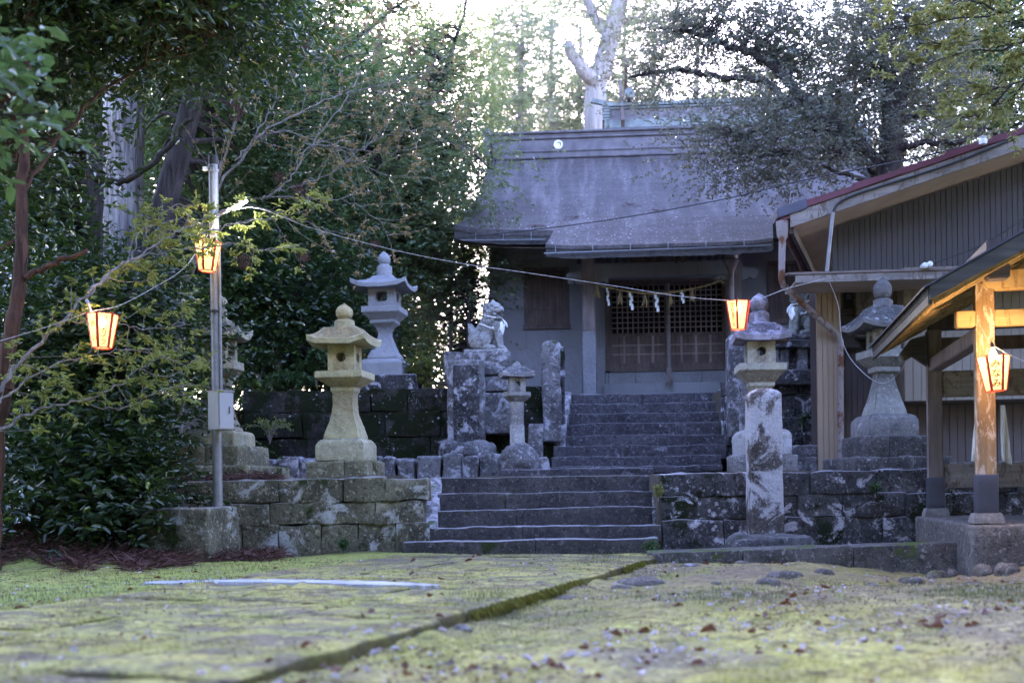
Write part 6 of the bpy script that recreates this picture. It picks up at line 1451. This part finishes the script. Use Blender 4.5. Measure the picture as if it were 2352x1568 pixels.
# open, sparse branches in front
cm = lambda pts, Y0, Y1: [P(a, b, Y0 + (Y1 - Y0) * i / (len(pts) - 1)) for i, (a, b) in enumerate(pts)]
sparse('cherry_tree', 'leaning cherry tree with long bare twigs and sparse bronze young leaves',
       [(cm([(470, 520), (505, 400), (545, 250), (560, 120), (590, -40)], 14.6, 14.2), (0.0217, 0.0072)), (cm([(480, 470), (564, 346), (625, 292), (746, 232), (850, 202), (951, 175), (1018, 134), (1095, 77)], 14.4, 14.8), (0.0186, 0.0030)),
        (cm([(600, 460), (665, 413), (699, 353), (753, 286), (800, 218), (843, 144), (890, 80)], 14.2, 14.4), (0.0136, 0.0036)), (cm([(540, 370), (581, 322), (632, 235), (665, 188), (749, 44), (780, -20)], 14.3, 14), (0.0136, 0.0036)),
        (cm([(640, 440), (699, 420), (766, 396), (850, 329), (940, 300), (1040, 330)], 14.2, 14.6), (0.0087, 0.0024)), (cm([(560, 460), (709, 454), (800, 463), (867, 504), (900, 560)], 14, 14), (0.0074, 0.0024)), (cm([(564, 467), (665, 500), (752, 527), (850, 545)], 13.6, 13.8), (0.0062, 0.0024)),
        (cm([(700, 330), (800, 340), (920, 350), (1050, 300)], 14.2, 14.7), (0.0074, 0.0024)), (cm([(620, 300), (760, 330), (880, 400), (1000, 410)], 14.3, 14.6), (0.0074, 0.0024)), (cm([(850, 202), (940, 240), (1020, 230)], 14.6, 14.9), (0.0062, 0.0024)), (cm([(640, 150), (760, 120), (880, 50), (960, 0)], 14.1, 14.4), (0.0087, 0.0024)), (cm([(560, 140), (640, 110), (720, 60), (820, -10)], 14.2, 14.2), (0.0074, 0.0024))],
       M['lf_cherry'], .040, M['bark_twig'], 71, trunk=([gb(405, 14.7), P(418, 700, 14.7), P(440, 620, 14.7), P(470, 520, 14.6), P(480, 470, 14.5)], .07, .035), step=.13, tl=(.3, .95), tufts=7, lv=4, thin=.9, tw_r=.0026)
sparse('maple_tree', 'young maple with thin bare branches and fresh light green leaves lit by the left lanterns',
       [(cm([(-60, 960), (0, 890), (67, 813), (144, 739), (202, 675), (262, 628), (302, 601), (370, 581), (447, 568)], 9.6, 11.2), (.02, .005)), (cm([(202, 672), (260, 620), (323, 585), (403, 538), (470, 500), (540, 470)], 10, 11.4), (.012, .004)),
        (cm([(-60, 1020), (0, 988), (84, 941), (168, 924), (269, 887), (319, 850), (420, 790)], 9.6, 11), (.016, .004)), (cm([(-20, 930), (17, 907), (118, 840), (202, 820), (300, 800), (400, 830)], 9.6, 10.8), (.012, .004)), (cm([(144, 739), (260, 740), (340, 755), (440, 745)], 10.1, 10.9), (.008, .003)),
        (cm([(370, 581), (330, 520), (390, 480), (440, 470)], 11, 11.6), (.008, .003)), (cm([(440, 545), (520, 520), (620, 500), (720, 452)], 11.3, 11.9), (.009, .003)), (cm([(447, 568), (540, 560), (610, 575), (690, 560)], 11.3, 11.8), (.008, .003)), (cm([(302, 601), (320, 540), (420, 500), (480, 540)], 10.8, 11.5), (.008, .003)), (cm([(320, 850), (400, 860), (460, 820)], 10.8, 11.2), (.007, .003)), (cm([(200, 930), (280, 940), (360, 900), (440, 880)], 10.4, 11), (.007, .003))],
       M['lf_spring'], .056, M['bark_twig'], 72, trunk=([gb(-150, 9.6), P(-120, 1080, 9.6), P(-60, 960, 9.6)], .04, .02), step=.10, tl=(.16, .5), tufts=5, lv=6, thin=.9, tw_r=.0026)
mains = []
for a in ([(2480, -60), (2300, 30), (2160, 50), (2010, 70)], [(2480, 60), (2300, 110), (2180, 130), (2070, 180)], [(2480, 140), (2330, 190), (2240, 220), (2150, 250)], [(2300, 30), (2200, -10), (2060, -20)], [(2330, 190), (2260, 260), (2200, 270)], [(2480, 20), (2350, 60), (2240, 90), (2110, 100)], [(2480, 120), (2380, 160), (2320, 230), (2260, 250)], [(2480, -100), (2330, -40), (2180, 10)]):
    mains.append((cm(a, 12.4, 13), (.014, .004)))
sparse('maple_tree', 'maple with bright yellow-green young leaves hanging in at the top right corner', mains, M['lf_maple'], .06, M['bark'], 73, trunk=([gb(2750, 12.5), P(2740, 700, 12.5), P(2620, 200, 12.4), P(2480, 60, 12.4)], .08, .025), step=.08, tl=(.2, .6), tufts=7, lv=6, thin=1., up=1.6, spread=1.2)
# brown dead cedar sprays caught in the branches
for i, (a, b, Y, h) in enumerate(((541, 250, 14.2, 62), (700, 98, 14.1, 40), (685, 440, 14.0, 44), (640, 405, 13.8, 30), (697, 588, 13.2, 30), (560, 600, 13.5, 40), (948, 115, 14.4, 34), (862, 560, 13.6, 22))):
    rng = np.random.default_rng(90 + i); p = np.array(P(a, b - h / 2, Y)); n = 160; hh = h * Y / F
    B = rng.normal(0, 1, (n, 3)) * np.array([.035, .035, 0]) + np.stack([0 * np.arange(n), 0 * np.arange(n), -rng.uniform(0, .75, n) * hh], 1); T = rng.normal(0, .25, (n, 3)) + np.array([0, 0, -1.])
    V, Q = leafset(B, T, rng.normal(0, 1, (n, 3)), np.full(n, hh * .32), .09, .02, .05, False)
    o = npmesh('dead_cedar_spray', V, Q, M['litter']); o.location = p; tag(o, 'brown dead cedar spray dangling in the bare cherry twigs', 'dead spray', 'dead cedar sprays in the twigs')
# small plants of the terrace edge
def plant(name, label, px, py, Y, w, h, n, m, L, lf, seed, cat='plant', group=None, W=.3, arch=.5):
    """leaves on arching stems from one foot"""
    rng = np.random.default_rng(seed); p = np.array(P(px, py, Y)); k = Y / F; O, T = [], []; mb = MB()
    for i in range(n):
        a = rng.uniform(0, 6.28); sp = rng.uniform(.2, 1) * w * k / 2; hh = h * k * rng.uniform(.6, 1); tip = Vector((math.cos(a) * sp, math.sin(a) * sp * .7, hh * (1 - arch * sp / (w * k / 2) * .6)))
        pts = catmull([Vector((0, 0, -.05)), Vector((tip.x * .35, tip.y * .35, hh * .7)), tip], 5); mb.tube(pts, .005, 4)
        for j in range(3, len(pts)):
            for q in range(m): O.append(pts[j] + Vector(rng.normal(0, .02, 3))); T.append((pts[j] - pts[j - 1]).normalized() + Vector(rng.normal(0, .7, 3)))
    O = np.array(O); V, Q = leafset(O, np.array(T), np.array([0, 0, 1.]) + rng.normal(0, .4, (len(O), 3)), L * rng.uniform(.6, 1.2, len(O)), W, .1, .25)
    o = thing(name, label, cat, Fr(p), group); q = mb.build('stem', M['bark_twig'], o, recalc=False); npmesh('foliage', V, Q, lf, o); return o
plant('fern', 'broad fern fronds hanging over the wall top left of the yellowish lantern', 672, 905, 17.9, 120, 60, 12, 5, .11, M['lf_fern'], 1, 'fern', W=.26)
plant('leafy_plant', 'upright leafy plant on the terrace beside the fern', 726, 880, 18.2, 80, 90, 10, 4, .12, M['lf_fern'], 2)
plant('leafy_plant', 'dark leafy plant on the terrace right of the steel pole', 596, 880, 17.9, 120, 80, 12, 5, .10, M['lf_dark'], 3)
plant('leafy_plant', 'dark leafy plant between the fern and the steel pole', 640, 860, 18.6, 130, 110, 14, 5, .10, M['lf_dark'], 4)
plant('leafy_plant', 'dark leafy plant between the yellowish and the pale grey lantern', 760, 870, 18.8, 120, 90, 14, 5, .10, M['lf_dark'], 5)
plant('leafy_plant', 'drooping pale green twigs in front of the black wall behind the steel pole', 620, 1010, 16.9, 110, 60, 10, 4, .05, M['lf_spring'], 6)
tree('mossy_shrub', 'rounded yellow-green mossy shrub right of the pale grey lantern', ([gb(966, 18.3), P(966, 870, 18.3)], .03, .015), [ell(966, 853, 18.3, 28, 30, .2) + (22,)], M['lf_moss'], .05, M['bark'], 81, cat='shrub', cr=.1, tw=12, lv=8, twl=.1, br=.005, shell=.3)
for i, (a, b, Y, l) in enumerate(((1842, 985, 17.2, 'small green plant growing from the dark wall under the railing'), (1512, 1140, 12.9, 'bright moss tuft on the pale slab right of the lower steps'), (1500, 1268, 12.4, 'green weed tuft at the right foot of the lower steps'), (790, 1262, 12.7, 'small weed tuft at the foot of the left wall'), (2010, 1132, 12.9, 'tiny green sprig in a joint of the right wall'))):
    plant('weed', l, a, b, Y, 40 if i in (0, 2) else 24, 40 if i == 0 else 22, 6, 4, .045, M['lf_fern'] if i != 1 else M['lf_maple'], 20 + i, 'weed')

# ================================================================ GROUND COVER
rng = np.random.default_rng(5)
def onpath(x, y):
    d = (x - pa.x) * pnr.x + (y - pa.y) * pnr.y; s = (x - pa.x) * pdir.x + (y - pa.y) * pdir.y
    return (d < 0) & (d > -2.62) & (s > 0) & (s < Lp)
def surf(x, y): return np.maximum(H(x, y), np.where(onpath(x, y), .064, -9))
def scatter(n, px0, px1, y0, y1, bias=1.0):
    """random ground points inside the view wedge"""
    Y = y0 + (y1 - y0) * rng.uniform(0, 1, n) ** bias; x = (rng.uniform(px0, px1, n) - CX) * Y / F; return x, Y
def litter(name, n, L, mat, px0, px1, y0, y1, W, lift, bias, tilt=.45, keep=None, six=True, fold=.18, droop=.3):
    x, y = scatter(n, px0, px1, y0, y1, bias)
    if keep is not None: k = keep(x, y); x, y = x[k], y[k]
    z = surf(x, y) + lift; m = len(x); a = rng.uniform(0, 6.28, m)
    T = np.stack([np.cos(a), np.sin(a), rng.normal(0, .18, m)], 1); N = np.array([0, 0, 1.]) + rng.normal(0, tilt, (m, 3)) * np.array([1, 1, 0])
    V, Q = leafset(np.stack([x, y, z], 1), T, N, L * rng.uniform(.35, 1.5, m), W, fold, droop, six)
    o = npmesh(name, V, Q, mat); return tag(o, kind='stuff')
offp = lambda x, y: (~onpath(x, y)) | (rng.uniform(size=len(x)) < .22)
clump = lambda x, y: (vnoise(np.stack([x * 1.6, y * 1.6, 0 * x], 1), 8) > -.15) & offp(x, y)
litter('fallen_leaves', 650, .056, M['dead'], -60, 2420, 3.4, 12.4, .5, .006, 1.3, keep=clump)
litter('fallen_petals', 2000, .034, M['petal'], -60, 2420, 3.4, 11.0, .55, .005, 1.3, keep=clump, six=True)
litter('leaf_crumbs', 20000, .022, M['litter'], -60, 2420, 3.4, 12.8, .35, .004, 1.2, six=False, keep=lambda x, y: (vnoise(np.stack([x * .9, y * .9, 0 * x], 1), 9) > -.05) & offp(x, y))
# reddish cedar needles heaped under the bushes
n = 26000; Y = rng.uniform(10.0, 13.6, n); px = rng.uniform(-80, 640, n); keepm = Y > 10.35 + .0012 * np.maximum(px, 0) + .5 * vnoise(np.stack([px / 60, 0 * px, 0 * px], 1), 4) + np.where(px > 430, .8, 0); Y, px = Y[keepm], px[keepm]
x = (px - CX) * Y / F; z = H(x, Y) + rng.uniform(0, .07, len(x)) * sm(10.4, 11.4, Y); a = rng.uniform(0, 6.28, len(x))
V, Q = leafset(np.stack([x, Y, z], 1), np.stack([np.cos(a), np.sin(a), rng.normal(.05, .3, len(x))], 1), rng.normal(0, 1, (len(x), 3)) + np.array([0, 0, .6]), rng.uniform(.08, .24, len(x)), .07, .0, .1, False)
tag(npmesh('cedar_needles', V, Q, M['litter']), kind='stuff')
litter('fallen_leaves', 130, .055, M['dead'], 500, 2420, 3.5, 6.0, .5, .008, 1.0, .6, keep=clump, fold=.22, droop=.4)
litter('fallen_petals', 260, .04, M['petal'], 300, 2420, 3.5, 6.2, .6, .007, 1.0, .4, keep=clump)
litter('fallen_twigs', 900, .16, M['litter'], -60, 2420, 3.6, 12.4, .035, .008, 1.1, .3, six=False, fold=0, droop=.03)
# short grass
def blades(name, x, y, h, mat):
    m = len(x); z = surf(x, y); a = rng.uniform(0, 6.28, m); T = np.stack([np.cos(a) * .4, np.sin(a) * .4, np.ones(m)], 1)
    V, Q = leafset(np.stack([x, y, z - .003], 1), T, np.stack([np.cos(a), np.sin(a), 0 * a], 1), h * rng.uniform(.5, 1.3, m), .12, .02, .25, False)
    return tag(npmesh(name, V, Q, mat), kind='stuff')
x, y = scatter(26000, -60, 2420, 3.4, 12.3, 1.1); k = (vnoise(np.stack([x * 1.1, y * 1.1, 0 * x], 1), 12) > .1) & (~onpath(x, y)); blades('grass', x[k], y[k], .03, M['grass'])
gx, gy = [], []
for (a, b, ra, rb, n) in ((1650, 1372, 180, 16, 1500), (2240, 1366, 160, 18, 1700), (120, 1372, 160, 22, 1300), (1380, 1300, 60, 20, 600), (1120, 1400, 80, 20, 500)):
    aa = rng.normal(a, ra * .6, n); bb = rng.normal(b, rb * .6, n); bb = np.clip(bb, 1290, 1560); hor = HY - (aa - CX) * math.tan(ROLL); Y = .66 * F / (bb - hor); gx.append((aa - CX) * Y / F); gy.append(Y)
blades('grass', np.concatenate(gx), np.concatenate(gy), .028, M['grass'])
x, y = scatter(110000, -60, 2420, 3.3, 11.5, 1.25); k = vnoise(np.stack([x * 2.3, y * 2.3, 0 * x], 1), 15) + .5 * vnoise(np.stack([x * 9, y * 9, 0 * x], 1), 16) > .05; blades('moss_tufts', x[k], y[k], .018, M['moss_tuft'])
# moss strands along the path's right edge
n = 5200; s = rng.uniform(0, Lp - .1, n); dz = rng.uniform(0, .07, n); q = np.array(pa)[None] * np.array([1, 1, 0]) + s[:, None] * np.array(pdir) + (rng.uniform(-.012, .03, n))[:, None] * np.array(pnr); q[:, 2] = .068 - dz * .5
kp = vnoise(np.stack([s * 1.5, 0 * s, 0 * s], 1), 3) > -.1; q = q[kp]; m = len(q)
V, Q = leafset(q, np.stack([rng.normal(0, .3, m) + pnr.x * .5, rng.normal(0, .3, m) + pnr.y * .5, -np.ones(m)], 1), rng.normal(0, 1, (m, 3)), rng.uniform(.03, .07, m), .2, .0, .1, False)
tag(npmesh('moss_fringe', V, Q, M['moss_strand']), kind='stuff')
# loose stones
rg = random.Random(9)
for i, (a, b, w, h, Y) in enumerate(((1290, 1372, 90, 24, 7.4), (1235, 1356, 66, 16, 7.9), (1470, 1336, 110, 22, 8.5), (1425, 1352, 50, 14, 8.0), (1580, 1302, 60, 14, 10.0), (1640, 1338, 44, 10, 8.4), (1760, 1342, 60, 20, 8.3), (1800, 1318, 80, 22, 9.0), (2000, 1345, 60, 20, 8.2), (2090, 1320, 70, 24, 8.9), (2150, 1300, 50, 30, 9.3), (2185, 1290, 44, 34, 9.4), (2195, 1262, 34, 22, 9.6), (2255, 1310, 70, 50, 8.9), (2310, 1318, 60, 46, 8.7), (2230, 1340, 60, 20, 8.3), (2180, 1342, 50, 16, 8.3), (2335, 1290, 90, 50, 9.3), (1560, 1395, 50, 14, 6.9), (1890, 1310, 50, 16, 9.3), (1700, 1290, 40, 10, 10.3), (1060, 1455, 60, 16, 5.7))):
    k_ = Y / F; x_ = X(a, Y); z_ = gz(x_, Y); hh = max(.02, h * k_ * .55); w_ = w * k_; mb = MB()
    mb.rbox(-w_ / 2, w_ / 2, -w_ * .35, w_ * .35, -.08, hh, max(.02, w_ / 10), min(w_, hh * 2 + .1) * .4, w_ * .09, i, 2.5 / w_ * .4)
    o = mb.build('loose_stone', M['rock'], smooth=70); o.location = (x_, Y, z_); o.rotation_euler.z = rg.uniform(0, 3)
    tag(o, 'rough loose stone bedded in the mossy ground of the court', 'stone', 'loose stones on the court')
# petals and leaf bits lying on the shrine roofs
n = 420; u = rng.uniform(.02, .98, n); v = 1 - rng.uniform(0, 1, n) ** 1.8 * .55; B = np.array([slope(a, b) for a, b in zip(u, v)])
n2 = 380; B2 = np.array([pslope(a, b, 0) for a, b in zip(rng.uniform(.01, .99, n2), rng.uniform(0, .98, n2))])
Bw = np.concatenate([B, B2]); Bw[:, 2] += .022
Bw = np.array(TF.o)[None] + Bw[:, :1] * np.array(TF.x) + Bw[:, 1:2] * np.array(TF.y) + Bw[:, 2:] * np.array([0, 0, 1.])
m = len(Bw); a = rng.uniform(0, 6.28, m); V, Q = leafset(Bw, np.stack([np.cos(a), np.sin(a) * .8, -np.sin(a) * -.5], 1), np.array([0, -.6, .8]) + rng.normal(0, .25, (m, 3)), rng.uniform(.012, .045, m), .6, .1, .1, False)
tag(npmesh('roof_petals', V, Q, M['petal']), kind='stuff')
n = 620; k = rng.integers(0, 14, n); cu = rng.uniform(.05, .95, 14); cv_ = rng.uniform(.55, .95, 14); Bn = np.array([slope(min(.99, max(.01, cu[i] + rng.normal(0, .012))), min(.99, cv_[i] + rng.normal(0, .012))) for i in k]); Bn[:, 2] += .03
Bn = np.array(TF.o)[None] + Bn[:, :1] * np.array(TF.x) + Bn[:, 1:2] * np.array(TF.y) + Bn[:, 2:] * np.array([0, 0, 1.]); a = rng.uniform(0, 6.28, n)
V, Q = leafset(Bn, np.stack([np.cos(a), np.sin(a) * .8, np.sin(a) * .5], 1), rng.normal(0, 1, (n, 3)), rng.uniform(.04, .11, n), .09, 0, .1, False); tag(npmesh('roof_needles', V, Q, M['litter']), kind='stuff')

# unseen wood behind and beside the photographer, added to block low sky
rng = np.random.default_rng(44); n = 30000
ang = rng.uniform(R(165), R(375), n); rad = rng.uniform(11, 19, n); zc = rng.uniform(0, 1, n) ** .9 * (12.5 + 2 * np.sin(ang * 7))
B = np.stack([np.cos(ang) * rad, 2 + np.sin(ang) * rad, zc], 1); B = B[~((np.abs(B[:, 0]) < 9) & (B[:, 1] > 0)) & ~((B[:, 1] > 1) & (np.abs(B[:, 0]) < 10 + .3 * B[:, 1]))]
V, Q = leafset(B, rng.normal(0, 1, B.shape), rng.normal(0, 1, B.shape), rng.uniform(.4, .9, len(B)), .6, .1, .2, False)
tag(npmesh('unseen_woodland', V, Q, M['lf_dark']), kind='stuff')
# ================================================================ LIGHT AND CAMERA
SUN_EL, SUN_AZ = R(22), R(-6)
w = bpy.data.worlds.new('World'); SC.world = w; w.use_nodes = True
nt = w.node_tree; sk = nt.nodes.new('ShaderNodeTexSky'); sk.sky_type = 'NISHITA'; sk.sun_disc = False
sk.sun_elevation = SUN_EL; sk.sun_rotation = SUN_AZ; sk.air_density = 1.0; sk.dust_density = .6; sk.ozone_density = 1.6; sk.altitude = 0
mx = nt.nodes.new('ShaderNodeMix'); mx.data_type = 'RGBA'; mx.blend_type = 'MULTIPLY'; mx.inputs[0].default_value = 1; mx.inputs[7].default_value = (1.10, .94, 1.11, 1)   # pinkish dusk sky
nt.links.new(sk.outputs[0], mx.inputs[6]); nt.links.new(mx.outputs[2], nt.nodes['Background'].inputs[0]); nt.nodes['Background'].inputs[1].default_value = .11
sl_ = bpy.data.lights.new('sun', 'SUN'); sl_.energy = 2.0; sl_.angle = R(12); sl_.color = (1, .90, .76)
so = bpy.data.objects.new('sun', sl_); COL.objects.link(so)
d = Vector((math.sin(SUN_AZ) * math.cos(SUN_EL), math.cos(SUN_AZ) * math.cos(SUN_EL), math.sin(SUN_EL)))
so.rotation_euler = d.to_track_quat('Z', 'Y').to_euler(); so.location = (0, 0, 30)
# the lit tube on the pole
li = bpy.data.lights.new('tube_glow', 'POINT'); li.energy = 2.2; li.color = (.95, .97, 1); li.shadow_soft_size = .03
lo = bpy.data.objects.new('tube_glow', li); COL.objects.link(lo); lo.location = P(548, 478, 11.72)
if HAZE:
    mb = MB(); mb.box(-70, 75, -4, 75, -1.2, 34); hz = mb.build('haze', [], None); tag(hz, kind='stuff')
    t = Mt('evening_haze'); t.t.links.new(t.n('VolumePrincipled', {'Color': (.9, .88, .95), 'Density': HAZE, 'Anisotropy': .3}).outputs[0], t.out.inputs[1]); hz.data.materials.append(t.m)
cam = bpy.data.cameras.new('camera'); co = bpy.data.objects.new('camera', cam); COL.objects.link(co)
co.location = (0, 0, CZ); co.rotation_euler = (R(90), ROLL_SIGN * ROLL, 0)
cam.sensor_width = 36; cam.lens = 36 * F / 2352; cam.shift_y = (HY - 784) / 2352; cam.clip_end = 2000; cam.clip_start = .05
cam.dof.use_dof = True; cam.dof.focus_distance = 12.6; cam.dof.aperture_fstop = 1.5
SC.camera = co
SC.render.engine = 'CYCLES'; c = SC.cycles
c.max_bounces = 7; c.diffuse_bounces = 3; c.glossy_bounces = 2; c.transmission_bounces = 4; c.transparent_max_bounces = 8; c.sample_clamp_indirect = 4; c.caustics_reflective = False; c.caustics_refractive = False
c.use_denoising = True
vs_ = SC.view_settings; vs_.view_transform = 'Standard'; vs_.look = 'None'; vs_.exposure = EXPO; vs_.gamma = 1
